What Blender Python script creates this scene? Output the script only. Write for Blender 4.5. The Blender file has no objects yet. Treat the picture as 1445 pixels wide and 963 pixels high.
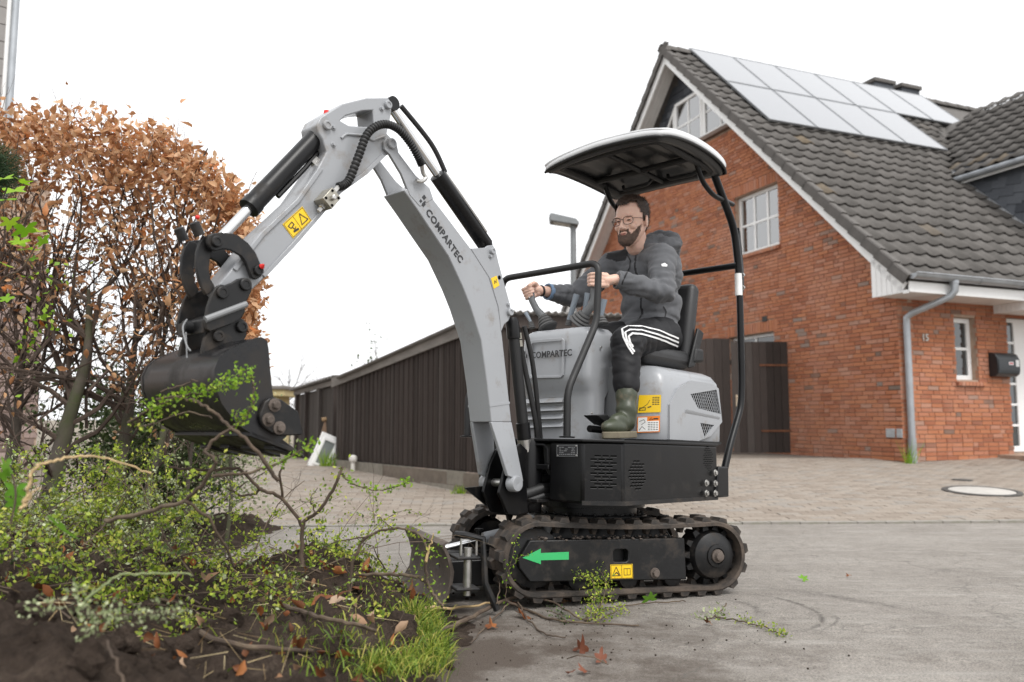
import bpy, bmesh, math, random
import numpy as np
from mathutils import Vector, Matrix, noise as mnoise
from mathutils.geometry import tessellate_polygon
random.seed(7); np.random.seed(7)
SC = bpy.context.scene
COL = SC.collection
R = math.radians
pi = math.pi

# ------------------------------------------------------------------ camera, sky, sun, exposure
FPX, CX, CY, HOR, CAMZ = 1130.0, 722.5, 481.5, 592.0, 0.785      # focal length / centre / horizon in photo pixels, eye height
PITCH = math.atan((HOR - CY) / FPX)
cam = bpy.data.cameras.new('camera'); cam_o = bpy.data.objects.new('camera', cam); COL.objects.link(cam_o)
cam_o.location = (0, 0, CAMZ); cam_o.rotation_euler = (pi / 2 + PITCH, 0, 0)
cam.sensor_width = 36.0; cam.lens = FPX / 1445.0 * 36.0
cam.clip_start = 0.05; cam.clip_end = 2000
cam.dof.use_dof = True; cam.dof.focus_distance = 3.45; cam.dof.aperture_fstop = 2.4
SC.camera = cam_o

SUN_EL, SUN_AZ = R(55), R(148)          # overcast, a little brighter from behind the camera
world = bpy.data.worlds.new('World'); SC.world = world; world.use_nodes = True
wn = world.node_tree; wn.nodes.clear()
sky = wn.nodes.new('ShaderNodeTexSky'); sky.sky_type = 'NISHITA'; sky.sun_disc = False
sky.sun_elevation = SUN_EL; sky.sun_rotation = SUN_AZ
sky.air_density = 1.0; sky.dust_density = 6.0; sky.ozone_density = 0.5
hsv = wn.nodes.new('ShaderNodeHueSaturation'); hsv.inputs['Saturation'].default_value = 0.06
cl = wn.nodes.new('ShaderNodeMixRGB'); cl.blend_type = 'MIX'; cl.inputs['Fac'].default_value = 0.72
cl.inputs['Color2'].default_value = (11.6, 11.7, 11.9, 1)      # the even cloud sheet
bg = wn.nodes.new('ShaderNodeBackground'); bg.inputs['Strength'].default_value = 0.10
wo = wn.nodes.new('ShaderNodeOutputWorld')
wn.links.new(sky.outputs[0], hsv.inputs['Color']); wn.links.new(hsv.outputs[0], cl.inputs['Color1'])
wn.links.new(cl.outputs[0], bg.inputs[0]); wn.links.new(bg.outputs[0], wo.inputs[0])
sl = bpy.data.lights.new('sun', 'SUN'); sl.energy = 1.4; sl.angle = R(24); sl.color = (1.0, 0.97, 0.93)
sun = bpy.data.objects.new('sun', sl); COL.objects.link(sun)
# light travels away from the sun: the sun stands behind and right of the camera
sd = Vector((math.sin(SUN_AZ) * math.cos(SUN_EL), math.cos(SUN_AZ) * math.cos(SUN_EL), math.sin(SUN_EL)))
sun.rotation_euler = sd.to_track_quat('Z', 'Y').to_euler(); sun.location = (0, 0, 30)
SC.view_settings.view_transform = 'Standard'; SC.view_settings.look = 'None'
SC.view_settings.exposure = 0.62; SC.view_settings.gamma = 1.0

# ------------------------------------------------------------------ measuring helpers (photo pixel -> point on a known plane)
def ray(px, py):
    xc = (px - CX) / FPX; yc = (CY - py) / FPX
    return Vector((xc, math.cos(PITCH) - yc * math.sin(PITCH), math.sin(PITCH) + yc * math.cos(PITCH)))
EYE = Vector((0, 0, CAMZ))
def atY(px, py, Y):
    d = ray(px, py); return EYE + d * (Y / d.y)
class Frame:
    """A local right-handed frame: origin, u axis, v axis, w axis (all in world space)."""
    def __init__(s, o, u, v, w):
        s.o = Vector(o); s.u = Vector(u).normalized(); s.v = Vector(v).normalized(); s.w = Vector(w).normalized()
    def P(s, u, v, w): return s.o + s.u * u + s.v * v + s.w * w
    def _hit(s, px, py, n, val):
        d = ray(px, py); k = (val - (EYE - s.o).dot(n)) / d.dot(n); return EYE + d * k - s.o
    def onV(s, px, py, v): q = s._hit(px, py, s.v, v); return (q.dot(s.u), q.dot(s.w))
    def onU(s, px, py, u): q = s._hit(px, py, s.u, u); return (q.dot(s.v), q.dot(s.w))
    def onW(s, px, py, w): q = s._hit(px, py, s.w, w); return (q.dot(s.u), q.dot(s.v))

# ------------------------------------------------------------------ mesh builder
class MB:
    def __init__(s): s.v = []; s.f = []; s.m = []; s.mi = 0
    def add(s, vs, fs):
        o = len(s.v); s.v.extend(tuple(p) for p in vs)
        for f in fs: s.f.append(tuple(i + o for i in f)); s.m.append(s.mi)
    def mat(s, i): s.mi = i; return s
    def hexa(s, p):      # 8 corners: bottom 0-3 ccw, top 4-7
        s.add(p, [(3, 2, 1, 0), (4, 5, 6, 7), (0, 1, 5, 4), (1, 2, 6, 5), (2, 3, 7, 6), (3, 0, 4, 7)]); return s
    def box(s, c, d, M=None):
        x, y, z = d[0] / 2, d[1] / 2, d[2] / 2
        p = [Vector(q) for q in ((-x, -y, -z), (x, -y, -z), (x, y, -z), (-x, y, -z), (-x, -y, z), (x, -y, z), (x, y, z), (-x, y, z))]
        if M is not None: p = [M @ q for q in p]
        c = Vector(c); return s.hexa([q + c for q in p])
    def prism(s, poly, fn, a, b, holes=()):
        """poly: list of 2-D points; fn(x, y, h) -> point; extruded from h=a to h=b, holes allowed."""
        loops = [list(poly)] + [list(h) for h in holes]
        flat = [q for l in loops for q in l]
        tris = tessellate_polygon([[Vector((q[0], q[1], 0)) for q in l] for l in loops])
        n = len(flat)
        A = [fn(q[0], q[1], a) for q in flat]; B = [fn(q[0], q[1], b) for q in flat]
        fs = []
        for t in tris: fs.append(tuple(t)); fs.append(tuple(i + n for i in reversed(t)))
        o = 0
        for l in loops:
            k = len(l)
            for i in range(k):
                j = (i + 1) % k; fs.append((o + i, o + j, o + j + n, o + i + n))
            o += k
        s.add(A + B, fs); return s
    def tube(s, path, r, n=10, caps=True, squash=1.0):
        path = [Vector(q) for q in path]; k = len(path)
        rs = r if isinstance(r, (list, tuple)) else [r] * k
        t0 = (path[1] - path[0]).normalized()
        up = Vector((0, 0, 1)) if abs(t0.z) < 0.9 else Vector((1, 0, 0))
        nrm = (up - t0 * up.dot(t0)).normalized()
        vs = []
        for i in range(k):
            if i == 0: t = path[1] - path[0]
            elif i == k - 1: t = path[-1] - path[-2]
            else: t = (path[i + 1] - path[i]).normalized() + (path[i] - path[i - 1]).normalized()
            if t.length < 1e-9: t = t0
            t = t.normalized(); nrm = nrm - t * nrm.dot(t)
            if nrm.length < 1e-6: nrm = t.orthogonal()
            nrm = nrm.normalized(); b = t.cross(nrm)
            for j in range(n):
                a = 2 * pi * j / n; vs.append(path[i] + (nrm * math.cos(a) * squash + b * math.sin(a)) * rs[i])
        fs = []
        for i in range(k - 1):
            for j in range(n):
                q = (j + 1) % n; fs.append((i * n + j, i * n + q, (i + 1) * n + q, (i + 1) * n + j))
        if caps: fs.append(tuple(range(n - 1, -1, -1))); fs.append(tuple((k - 1) * n + j for j in range(n)))
        s.add(vs, fs); return s
    def cyl(s, a, b, r, n=20, r2=None):
        return s.tube([a, b], [r, r if r2 is None else r2], n)
    def lathe(s, prof, o, ax, n=24):
        """prof: (radius, height) pairs turned round the axis ax through o."""
        ax = Vector(ax).normalized(); e1 = ax.orthogonal().normalized(); e2 = ax.cross(e1); o = Vector(o)
        vs = []
        for (r, h) in prof:
            for j in range(n):
                a = 2 * pi * j / n; vs.append(o + ax * h + (e1 * math.cos(a) + e2 * math.sin(a)) * max(r, 1e-5))
        k = len(prof); fs = []
        for i in range(k - 1):
            for j in range(n):
                q = (j + 1) % n; fs.append((i * n + j, i * n + q, (i + 1) * n + q, (i + 1) * n + j))
        fs.append(tuple(range(n - 1, -1, -1))); fs.append(tuple((k - 1) * n + j for j in range(n)))
        s.add(vs, fs); return s
    def ball(s, c, r, nu=12, nv=8, sc=(1, 1, 1)):
        c = Vector(c); vs = []; fs = []
        for i in range(nv + 1):
            t = pi * i / nv
            for j in range(nu):
                a = 2 * pi * j / nu
                vs.append(c + Vector((math.sin(t) * math.cos(a) * sc[0], math.sin(t) * math.sin(a) * sc[1], math.cos(t) * sc[2])) * r)
        for i in range(nv):
            for j in range(nu):
                q = (j + 1) % nu; fs.append((i * nu + j, (i + 1) * nu + j, (i + 1) * nu + q, i * nu + q))
        s.add(vs, fs); return s
    def loft(s, rings, closed=True, caps=True):
        n = len(rings[0]); vs = [q for r_ in rings for q in r_]; fs = []
        for i in range(len(rings) - 1):
            for j in range(n if closed else n - 1):
                q = (j + 1) % n; fs.append((i * n + j, i * n + q, (i + 1) * n + q, (i + 1) * n + j))
        if caps and closed:
            fs.append(tuple(range(n - 1, -1, -1))); fs.append(tuple((len(rings) - 1) * n + j for j in range(n)))
        s.add(vs, fs); return s
    def mesh(s, name, mats, smooth=False, fix=True):
        me = bpy.data.meshes.new(name); me.from_pydata(s.v, [], s.f)
        for m in (mats if isinstance(mats, (list, tuple)) else [mats]): me.materials.append(m)
        me.polygons.foreach_set('material_index', s.m)
        if fix:
            bm = bmesh.new(); bm.from_mesh(me); bmesh.ops.recalc_face_normals(bm, faces=bm.faces); bm.to_mesh(me); bm.free()
        if smooth: me.polygons.foreach_set('use_smooth', [True] * len(me.polygons))
        me.update(); return me
    def build(s, name, mats, parent=None, smooth=None, bevel=0, seg=2, angle=35, sub=0, fix=True):
        me = s.mesh(name, mats, smooth=bool(smooth) or bevel > 0, fix=fix)
        o = link(name, me, parent)
        if bevel > 0:
            b = o.modifiers.new('bevel', 'BEVEL'); b.width = bevel; b.segments = seg; b.limit_method = 'ANGLE'; b.angle_limit = R(30)
        if sub:
            m = o.modifiers.new('sub', 'SUBSURF'); m.levels = sub; m.render_levels = sub
        if (smooth or bevel > 0) and not sub: sharp(me, angle)
        return o
def sharp(me, angle=35):
    me.set_sharp_from_angle(angle=R(angle))
def link(name, me, parent=None):
    o = bpy.data.objects.new(name, me); COL.objects.link(o)
    if parent is not None: o.parent = parent
    return o
def tag(o, label=None, cat=None, group=None, kind=None):
    if label: o['label'] = label
    if cat: o['category'] = cat
    if group: o['group'] = group
    if kind: o['kind'] = kind
    return o
def thing(name, label, cat, M=None, group=None):
    o = bpy.data.objects.new(name, None); COL.objects.link(o); o.empty_display_size = 0.1
    if M is not None: o.matrix_world = M
    return tag(o, label, cat, group)
def np_mesh(name, V, F, mats, mi=None, smooth=False):
    """Fast mesh from numpy arrays; all faces have the same number of corners."""
    V = np.asarray(V, dtype=np.float32); F = np.asarray(F, dtype=np.int32)
    me = bpy.data.meshes.new(name); k = F.shape[1]
    me.vertices.add(len(V)); me.vertices.foreach_set('co', V.ravel())
    me.loops.add(F.size); me.loops.foreach_set('vertex_index', F.ravel())
    me.polygons.add(len(F)); me.polygons.foreach_set('loop_start', np.arange(0, F.size, k, dtype=np.int32))
    for m in (mats if isinstance(mats, (list, tuple)) else [mats]): me.materials.append(m)
    if mi is not None: me.polygons.foreach_set('material_index', np.asarray(mi, dtype=np.int32))
    if smooth: me.polygons.foreach_set('use_smooth', np.ones(len(F), dtype=bool))
    me.update(calc_edges=True); me.validate(); return me
def fbm(x, y, z=0.0, o=4):
    return mnoise.fractal(Vector((x, y, z)), 1.0, 2.0, o)

# ------------------------------------------------------------------ materials
def new_mat(name):
    m = bpy.data.materials.new(name); m.use_nodes = True; nt = m.node_tree
    b = nt.nodes['Principled BSDF']; return m, nt, b
def N(nt, t, **kw):
    n = nt.nodes.new(t)
    for k, v in kw.items():
        if k in n.inputs: n.inputs[k].default_value = v
        else: setattr(n, k, v)
    return n
def ramp(nt, fac, stops):
    r = nt.nodes.new('ShaderNodeValToRGB'); e = r.color_ramp.elements
    while len(e) < len(stops): e.new(0.5)
    for i, (p, c) in enumerate(stops): e[i].position = p; e[i].color = (c[0], c[1], c[2], 1) if len(c) == 3 else c
    nt.links.new(fac, r.inputs[0]); return r.outputs[0]
def mix(nt, fac, a, b, mode='MIX'):
    n = nt.nodes.new('ShaderNodeMixRGB'); n.blend_type = mode
    for s_, v in (('Fac', fac), ('Color1', a), ('Color2', b)):
        if hasattr(v, 'links'): nt.links.new(v, n.inputs[s_])
        elif isinstance(v, (int, float)): n.inputs[s_].default_value = v
        else: n.inputs[s_].default_value = (*v[:3], 1)
    return n.outputs[0]
def math_(nt, op, a, b=0.0):
    n = nt.nodes.new('ShaderNodeMath'); n.operation = op
    for i, v in enumerate((a, b)):
        if hasattr(v, 'links'): nt.links.new(v, n.inputs[i])
        else: n.inputs[i].default_value = v
    return n.outputs[0]
def noise_(nt, scale, detail=4, rough=0.55, stretch=None, coord='Object'):
    tc = nt.nodes.new('ShaderNodeTexCoord'); out = tc.outputs[coord]
    if stretch:
        mp = nt.nodes.new('ShaderNodeMapping'); mp.inputs['Scale'].default_value = stretch
        nt.links.new(out, mp.inputs[0]); out = mp.outputs[0]
    n = nt.nodes.new('ShaderNodeTexNoise'); n.inputs['Scale'].default_value = scale; n.inputs['Detail'].default_value = detail
    n.inputs['Roughness'].default_value = rough
    nt.links.new(out, n.inputs['Vector']); return n.outputs[0]
def bump_(nt, b, h, strength=0.3, dist=0.01):
    n = nt.nodes.new('ShaderNodeBump'); n.inputs['Strength'].default_value = strength; n.inputs['Distance'].default_value = dist
    nt.links.new(h, n.inputs['Height']); nt.links.new(n.outputs[0], b.inputs['Normal'])
def rand_(nt):
    """one random value per object and per loose piece"""
    oi = nt.nodes.new('ShaderNodeObjectInfo'); g = nt.nodes.new('ShaderNodeNewGeometry')
    a = math_(nt, 'MULTIPLY', oi.outputs['Random'], 7.31); s_ = math_(nt, 'ADD', a, g.outputs['Random Per Island'])
    return math_(nt, 'FRACT', s_)
def c_(h):
    """sRGB 0-255 -> linear"""
    return tuple(((v / 255) / 12.92 if v / 255 <= 0.04045 else ((v / 255 + 0.055) / 1.055) ** 2.4) for v in h)
def pm(name, col, rough=0.5, metal=0.0, var=0.15, scale=6.0, bump=0.0, bscale=80.0, dirt=None, dirt_amt=0.0, dscale=5.0, rvar=0.12, stretch=None, spec=None, coat=0.0, specks=0.0):
    """general procedural surface: broad tone variation, optional dirt patches, fine bump"""
    m, nt, b = new_mat(name)
    n1 = noise_(nt, scale, 5, 0.6, stretch)
    lo = tuple(v * (1 - var) for v in col); hi = tuple(min(1, v * (1 + var)) for v in col)
    c = ramp(nt, n1, [(0.3, lo), (0.7, hi)])
    rg = math_(nt, 'MULTIPLY_ADD', n1, 2 * rvar)
    rg.node.inputs[2].default_value = rough - rvar
    if dirt_amt > 0:
        n2 = noise_(nt, dscale, 7, 0.68)
        k = ramp(nt, n2, [(0.62 - dirt_amt * 0.35, (0, 0, 0)), (0.80 - dirt_amt * 0.25, (1, 1, 1))])
        c = mix(nt, k, c, dirt)
        rg = mix(nt, k, rg, (0.9, 0.9, 0.9))
    if specks > 0:
        k2 = ramp(nt, noise_(nt, 38, 6, .75), [(.70 - specks * .1, (0, 0, 0)), (.76 - specks * .1, (.8, .8, .8))])
        k2 = mix(nt, 1.0, k2, ramp(nt, noise_(nt, 4, 3, .6), [(.45, (0, 0, 0)), (.6, (1, 1, 1))]), 'MULTIPLY')
        c = mix(nt, k2, c, (.10, .075, .055)); rg = mix(nt, k2, rg, (.9, .9, .9))
    nt.links.new(c, b.inputs['Base Color']); nt.links.new(rg, b.inputs['Roughness'])
    b.inputs['Metallic'].default_value = metal
    if spec is not None: b.inputs['Specular IOR Level'].default_value = spec
    if coat: b.inputs['Coat Weight'].default_value = coat; b.inputs['Coat Roughness'].default_value = 0.1
    if bump > 0: bump_(nt, b, noise_(nt, bscale, 4, 0.6, stretch), bump, 0.004)
    return m
def piece_mat(name, stops, rough=0.85, grain=30.0, bump=0.3, stretch=None, blotch=0.25, bdist=0.004, spec=0.3):
    """colour picked per piece (brick, tile, leaf, board) plus grain inside the piece"""
    m, nt, b = new_mat(name)
    c = ramp(nt, rand_(nt), stops)
    n1 = noise_(nt, grain, 5, 0.65, stretch)
    c = mix(nt, blotch, c, ramp(nt, n1, [(0.25, (0.25, 0.25, 0.25)), (0.75, (1, 1, 1))]), 'MULTIPLY')
    nt.links.new(c, b.inputs['Base Color']); b.inputs['Roughness'].default_value = rough
    b.inputs['Specular IOR Level'].default_value = spec
    if bump: bump_(nt, b, n1, bump, bdist)
    return m
def leaf_mat(name, stops, rough=0.5, trans=0.25):
    m, nt, b = new_mat(name)
    c = ramp(nt, rand_(nt), stops)
    c = mix(nt, 0.35, c, ramp(nt, noise_(nt, 60, 3), [(0.3, (0.45, 0.45, 0.45)), (0.7, (1, 1, 1))]), 'MULTIPLY')
    nt.links.new(c, b.inputs['Base Color']); b.inputs['Roughness'].default_value = rough
    b.inputs['Specular IOR Level'].default_value = 0.3
    tr = nt.nodes.new('ShaderNodeBsdfTranslucent'); nt.links.new(c, tr.inputs[0])
    ms = nt.nodes.new('ShaderNodeMixShader'); ms.inputs[0].default_value = trans
    nt.links.new(b.outputs[0], ms.inputs[1]); nt.links.new(tr.outputs[0], ms.inputs[2])
    nt.links.new(ms.outputs[0], nt.nodes['Material Output'].inputs[0]); return m
def text_mesh(txt, size, shear=0.0, space=1.0, bold=0.0, extrude=0.0004):
    cu = bpy.data.curves.new('txt', 'FONT'); cu.body = txt; cu.size = size; cu.shear = shear; cu.space_character = space
    cu.offset = bold; cu.extrude = extrude; cu.resolution_u = 3
    o = bpy.data.objects.new('txt', cu); COL.objects.link(o)
    bpy.context.view_layer.update()
    me = bpy.data.meshes.new_from_object(o.evaluated_get(bpy.context.evaluated_depsgraph_get()))
    bpy.data.objects.remove(o); return me
def place_text(name, me, mat, parent, o, ex, ey):
    """lay lettering with its x along ex and y along ey (full local-space vectors of unit scale)"""
    ex = Vector(ex); ey = Vector(ey); ez = ex.cross(ey).normalized()
    M = Matrix((( ex.x, ey.x, ez.x, o[0]), (ex.y, ey.y, ez.y, o[1]), (ex.z, ey.z, ez.z, o[2]), (0, 0, 0, 1)))
    me.transform(M); me.materials.clear(); me.materials.append(mat)
    return link(name, me, parent)
# ------------------------------------------------------------------ ground, road, kerb, paved yard
KA = Vector((-1.42, 6.68, 0)); KB = Vector((4.4, 7.00, 0)); KD = (KB - KA).normalized(); KN = Vector((-KD.y, KD.x, 0))   # road edge line
def edge_d(x, y): return (Vector((x, y, 0)) - KA).dot(KN)       # distance beyond the road edge
def road_z(x, y): return -0.03 * (max(y, 2.2) - 3.6)
def yard_z(x, y):
    d = edge_d(x, y); e = road_z(0, 6.8)
    return e + 0.004 + 0.053 * min(max(d, 0), 5.3)
def gz(x, y): return road_z(x, y) if edge_d(x, y) < 0 else yard_z(x, y)

def m_asphalt():
    m, nt, b = new_mat('asphalt')
    n1 = noise_(nt, 1.3, 6, 0.62); n2 = noise_(nt, 150, 4, 0.75); n3 = noise_(nt, 7.0, 6, 0.7, (0.35, 1.6, 1))
    c = ramp(nt, n1, [(0.3, (0.232, 0.212, 0.190)), (0.7, (0.330, 0.306, 0.278))])
    n5 = noise_(nt, 16, 8, 0.78)
    c = mix(nt, 0.8, c, ramp(nt, n5, [(0.34, (0.72, 0.71, 0.70)), (0.50, (1, 1, 1)), (0.68, (1.14, 1.13, 1.11))]), 'MULTIPLY')
    c = mix(nt, 1.0, c, ramp(nt, n2, [(0.30, (0.35, 0.35, 0.35)), (0.50, (0.92, 0.92, 0.92)), (0.72, (1.5, 1.47, 1.43))]), 'MULTIPLY')
    c = mix(nt, ramp(nt, n3, [(0.52, (0, 0, 0)), (0.72, (0.55, 0.55, 0.55))]), c, (0.40, 0.38, 0.35))
    # trodden soil smeared out from the heap (a stain with its own shape, fixed to the road)
    tc = nt.nodes.new('ShaderNodeTexCoord')
    vm = nt.nodes.new('ShaderNodeVectorMath'); vm.operation = 'MULTIPLY_ADD'
    nt.links.new(tc.outputs['Object'], vm.inputs[0]); vm.inputs[1].default_value = (0.62, 1.0, 0.0); vm.inputs[2].default_value = (0.35, -2.75, 0)
    ln = nt.nodes.new('ShaderNodeVectorMath'); ln.operation = 'LENGTH'; nt.links.new(vm.outputs[0], ln.inputs[0])
    n4 = noise_(nt, 3.2, 8, 0.72)
    d = math_(nt, 'ADD', ln.outputs['Value'], math_(nt, 'MULTIPLY', math_(nt, 'SUBTRACT', n4, 0.5), 2.2))
    k = ramp(nt, d, [(0.30, (0.92, 0.92, 0.92)), (1.15, (0.0, 0.0, 0.0))])
    c = mix(nt, k, c, (0.070, 0.052, 0.040))
    # hairline cracks
    v = nt.nodes.new('ShaderNodeTexVoronoi'); v.feature = 'DISTANCE_TO_EDGE'; v.inputs['Scale'].default_value = 0.75
    wv = nt.nodes.new('ShaderNodeVectorMath'); wv.operation = 'ADD'
    nz = nt.nodes.new('ShaderNodeTexNoise'); nz.inputs['Scale'].default_value = 2.5; nz.inputs['Detail'].default_value = 6
    nt.links.new(tc.outputs['Object'], nz.inputs['Vector']); nt.links.new(tc.outputs['Object'], wv.inputs[0]); nt.links.new(nz.outputs['Color'], wv.inputs[1])
    nt.links.new(wv.outputs[0], v.inputs['Vector'])
    c = mix(nt, ramp(nt, v.outputs['Distance'], [(0.0, (0.55, 0.55, 0.55)), (0.006, (0, 0, 0))]), c, (0.10, 0.095, 0.085))
    nt.links.new(c, b.inputs['Base Color']); b.inputs['Roughness'].default_value = 0.85; b.inputs['Specular IOR Level'].default_value = 0.3
    h = math_(nt, 'ADD', n2, math_(nt, 'MULTIPLY', n1, 0.5)); bump_(nt, b, h, 0.8, 0.008)
    return m
M_ASPHALT = m_asphalt()
M_EARTH = pm('earth', (0.20, 0.17, 0.13), 0.95, var=0.3, scale=0.6, bump=0.4, bscale=20)
M_JOINT = pm('joint_sand', (0.16, 0.135, 0.11), 0.95, var=0.3, scale=8, bump=0.5, bscale=120)
M_CONC = pm('concrete', (0.27, 0.252, 0.225), 0.9, var=0.22, scale=5, bump=0.35, bscale=90, dirt=(0.16, 0.16, 0.11), dirt_amt=0.35)
M_PAVER = piece_mat('paver', [(0.0, (0.265, 0.220, 0.180)), (0.35, (0.315, 0.268, 0.222)), (0.7, (0.345, 0.298, 0.250)), (1.0, (0.30, 0.272, 0.240))], 0.9, 45, 0.4, blotch=0.5)

def sheet(name, xs, ys, fz, mat):
    V = [(x, y, fz(x, y)) for y in ys for x in xs]; n = len(xs)
    F = [(j * n + i, j * n + i + 1, (j + 1) * n + i + 1, (j + 1) * n + i) for j in range(len(ys) - 1) for i in range(n - 1)]
    return tag(link(name, np_mesh(name, V, F, mat, smooth=True)), kind='structure')
def ground_z(x, y):
    return min(-0.22, gz(x, y) - 0.12) if y < 12.0 else gz(x, min(y, 400)) - 0.03
sheet('ground', [-600, -120, -40, -20, -10, -5, 0, 5, 10, 20, 40, 120, 600], [-40, -10, 0, 3, 6, 9, 11.9, 12.1, 20, 60, 200, 900], ground_z, M_EARTH)
# the road stops exactly at its edge line
def road_edge_y(x): return KA.y + (x - KA.x) * KD.y / KD.x
xs = [-30 + i * 1.0 for i in range(76)]
V = []; F = []; NY = 26
for x in xs:
    for j in range(NY):
        t = j / (NY - 1); y = -6 + t * (road_edge_y(x) + 6); V.append((x, y, road_z(x, y)))
for i in range(len(xs) - 1):
    for j in range(NY - 1): a = i * NY + j; F.append((a, a + NY, a + NY + 1, a + 1))
tag(link('road', np_mesh('road', V, F, M_ASPHALT, smooth=True)), kind='structure')
# bedding sheet under the pavers
def line_pt(a, d): return KA + KD * a + KN * d
V = []; F = []
As = [-30 + 2 * i for i in range(40)]; Ds = [0.0, 0.12, 2, 4, 5.3, 8, 14]
for a in As:
    for d in Ds: q = line_pt(a, d); V.append((q.x, q.y, yard_z(q.x, q.y) - 0.012))
for i in range(len(As) - 1):
    for j in range(len(Ds) - 1): k = i * len(Ds) + j; F.append((k, k + len(Ds), k + len(Ds) + 1, k + 1))
yard = tag(link('paved_yard', np_mesh('paved_yard', V, F, M_JOINT)), kind='structure')
# kerb stones, flush, with a dark joint towards the road
kerb = thing('kerb', None, None); kerb['kind'] = 'structure'
kz = lambda q: yard_z(q.x, q.y)
km = MB(); km.box((0, 0, -0.06), (0.242, 0.085, 0.13)); kme = km.mesh('kerb_stone', M_CONC)
ang = math.atan2(KD.y, KD.x)
for i in range(64):
    a = -5.5 + i * 0.25; q = line_pt(a, 0.068)
    o = link('kerb_stone', kme, kerb); o.location = (q.x, q.y, kz(q) + random.uniform(-0.003, 0.003)); o.rotation_euler = (0, 0, ang + random.uniform(-0.008, 0.008))
# pavers: 20 x 10 cm, running bond
pav = []
rows = 52
for rI in range(rows):
    d = 0.168 + rI * 0.1035
    for cI in range(-22, 46):
        a = cI * 0.2035 + (0.1 if rI % 2 else 0); q = line_pt(a, d); pav.append((q.x, q.y, a, d))
def pav_vis(q):
    x, y = q[0], q[1]; px = CX + FPX * x / y
    return -80 < px < 1520
pav = [q for q in pav if pav_vis(q)]
def hid(q):      # those behind the machine come last
    px = CX + FPX * q[0] / q[1]
    return q[1] + (5 if (640 < px < 1030) else 0) + (3 if px < 380 else 0)
pav.sort(key=hid)
pm_ = MB(); X, Y, Z = 0.099, 0.0495, 0.05; c = 0.004
pm_.add([(-X, -Y, -Z), (X, -Y, -Z), (X, Y, -Z), (-X, Y, -Z), (-X, -Y, -c), (X, -Y, -c), (X, Y, -c), (-X, Y, -c), (-X + c, -Y + c, 0), (X - c, -Y + c, 0), (X - c, Y - c, 0), (-X + c, Y - c, 0)],
        [(0, 1, 5, 4), (1, 2, 6, 5), (2, 3, 7, 6), (3, 0, 4, 7), (4, 5, 9, 8), (5, 6, 10, 9), (6, 7, 11, 10), (7, 4, 8, 11), (8, 9, 10, 11)])
pme = pm_.mesh('paver', M_PAVER, fix=False)
def pav_mat(q):
    tilt = Matrix.Rotation(random.gauss(0, 0.006), 4, 'X') @ Matrix.Rotation(random.gauss(0, 0.006), 4, 'Y')
    sl_ = Matrix.Rotation(math.atan(0.053), 4, 'X') if q[3] < 5.3 else Matrix()
    return Matrix.Translation((q[0], q[1], yard_z(q[0], q[1]) + random.gauss(0, 0.0015))) @ Matrix.Rotation(ang, 4, 'Z') @ sl_ @ tilt
for q in pav[:300]:
    o = link('paver', pme, yard); o.matrix_world = pav_mat(q)
bv = np.array([v.co[:] for v in pme.vertices]); bf = [tuple(p.vertices) for p in pme.polygons]
V = []; F = []
for q in pav[300:]:
    M = np.array(pav_mat(q)); o_ = len(V) * len(bv); V.append(bv @ M[:3, :3].T + M[:3, 3])
    F.extend([tuple(i + o_ for i in f) for f in bf])
o = link('paver', np_mesh('paver_field', np.vstack(V), F, M_PAVER), yard); o['kind'] = 'stuff'
# round concrete manhole cover in the yard
q = atY(1385, 691, 8.82)
mh = thing('manhole_cover', 'round pale concrete manhole cover with iron rim set in the paved yard', 'manhole cover',
           Matrix.Translation((q.x, q.y, yard_z(q.x, q.y))) @ Matrix.Rotation(math.atan(0.053), 4, 'X'))
M_IRON = pm('iron', (0.085, 0.08, 0.075), 0.75, 0.3, var=0.3, scale=12, bump=0.4)
M_CONCL = pm('pale_concrete', (0.42, 0.40, 0.37), 0.9, var=0.12, scale=9, bump=0.3, bscale=70)
MB().lathe([(0.385, -0.05), (0.385, 0.012), (0.375, 0.016), (0.335, 0.016), (0.328, 0.010), (0.328, -0.05)], (0, 0, 0), (0, 0, 1), 48).build('rim', M_IRON, mh, smooth=True)
MB().lathe([(0.322, -0.05), (0.322, 0.010), (0.312, 0.014), (0.0, 0.015)], (0, 0, 0), (0, 0, 1), 48).build('lid', M_CONCL, mh, smooth=True)
q = atY(1357, 672, 9.8)
wv = thing('valve_cap', 'small dark iron valve cap flush in the paving behind the manhole', 'valve cap', Matrix.Translation((q.x, q.y, yard_z(q.x, q.y))))
MB().lathe([(0.10, -0.03), (0.10, 0.008), (0.09, 0.011), (0, 0.011)], (0, 0, 0), (0, 0, 1), 24).build('lid', M_IRON, wv, smooth=True)
MB().lathe([(0.118, -0.03), (0.118, 0.006), (0.104, 0.006), (0.104, -0.03)], (0, 0, 0), (0, 0, 1), 24).build('rim', M_IRON, wv, smooth=True)
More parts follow.
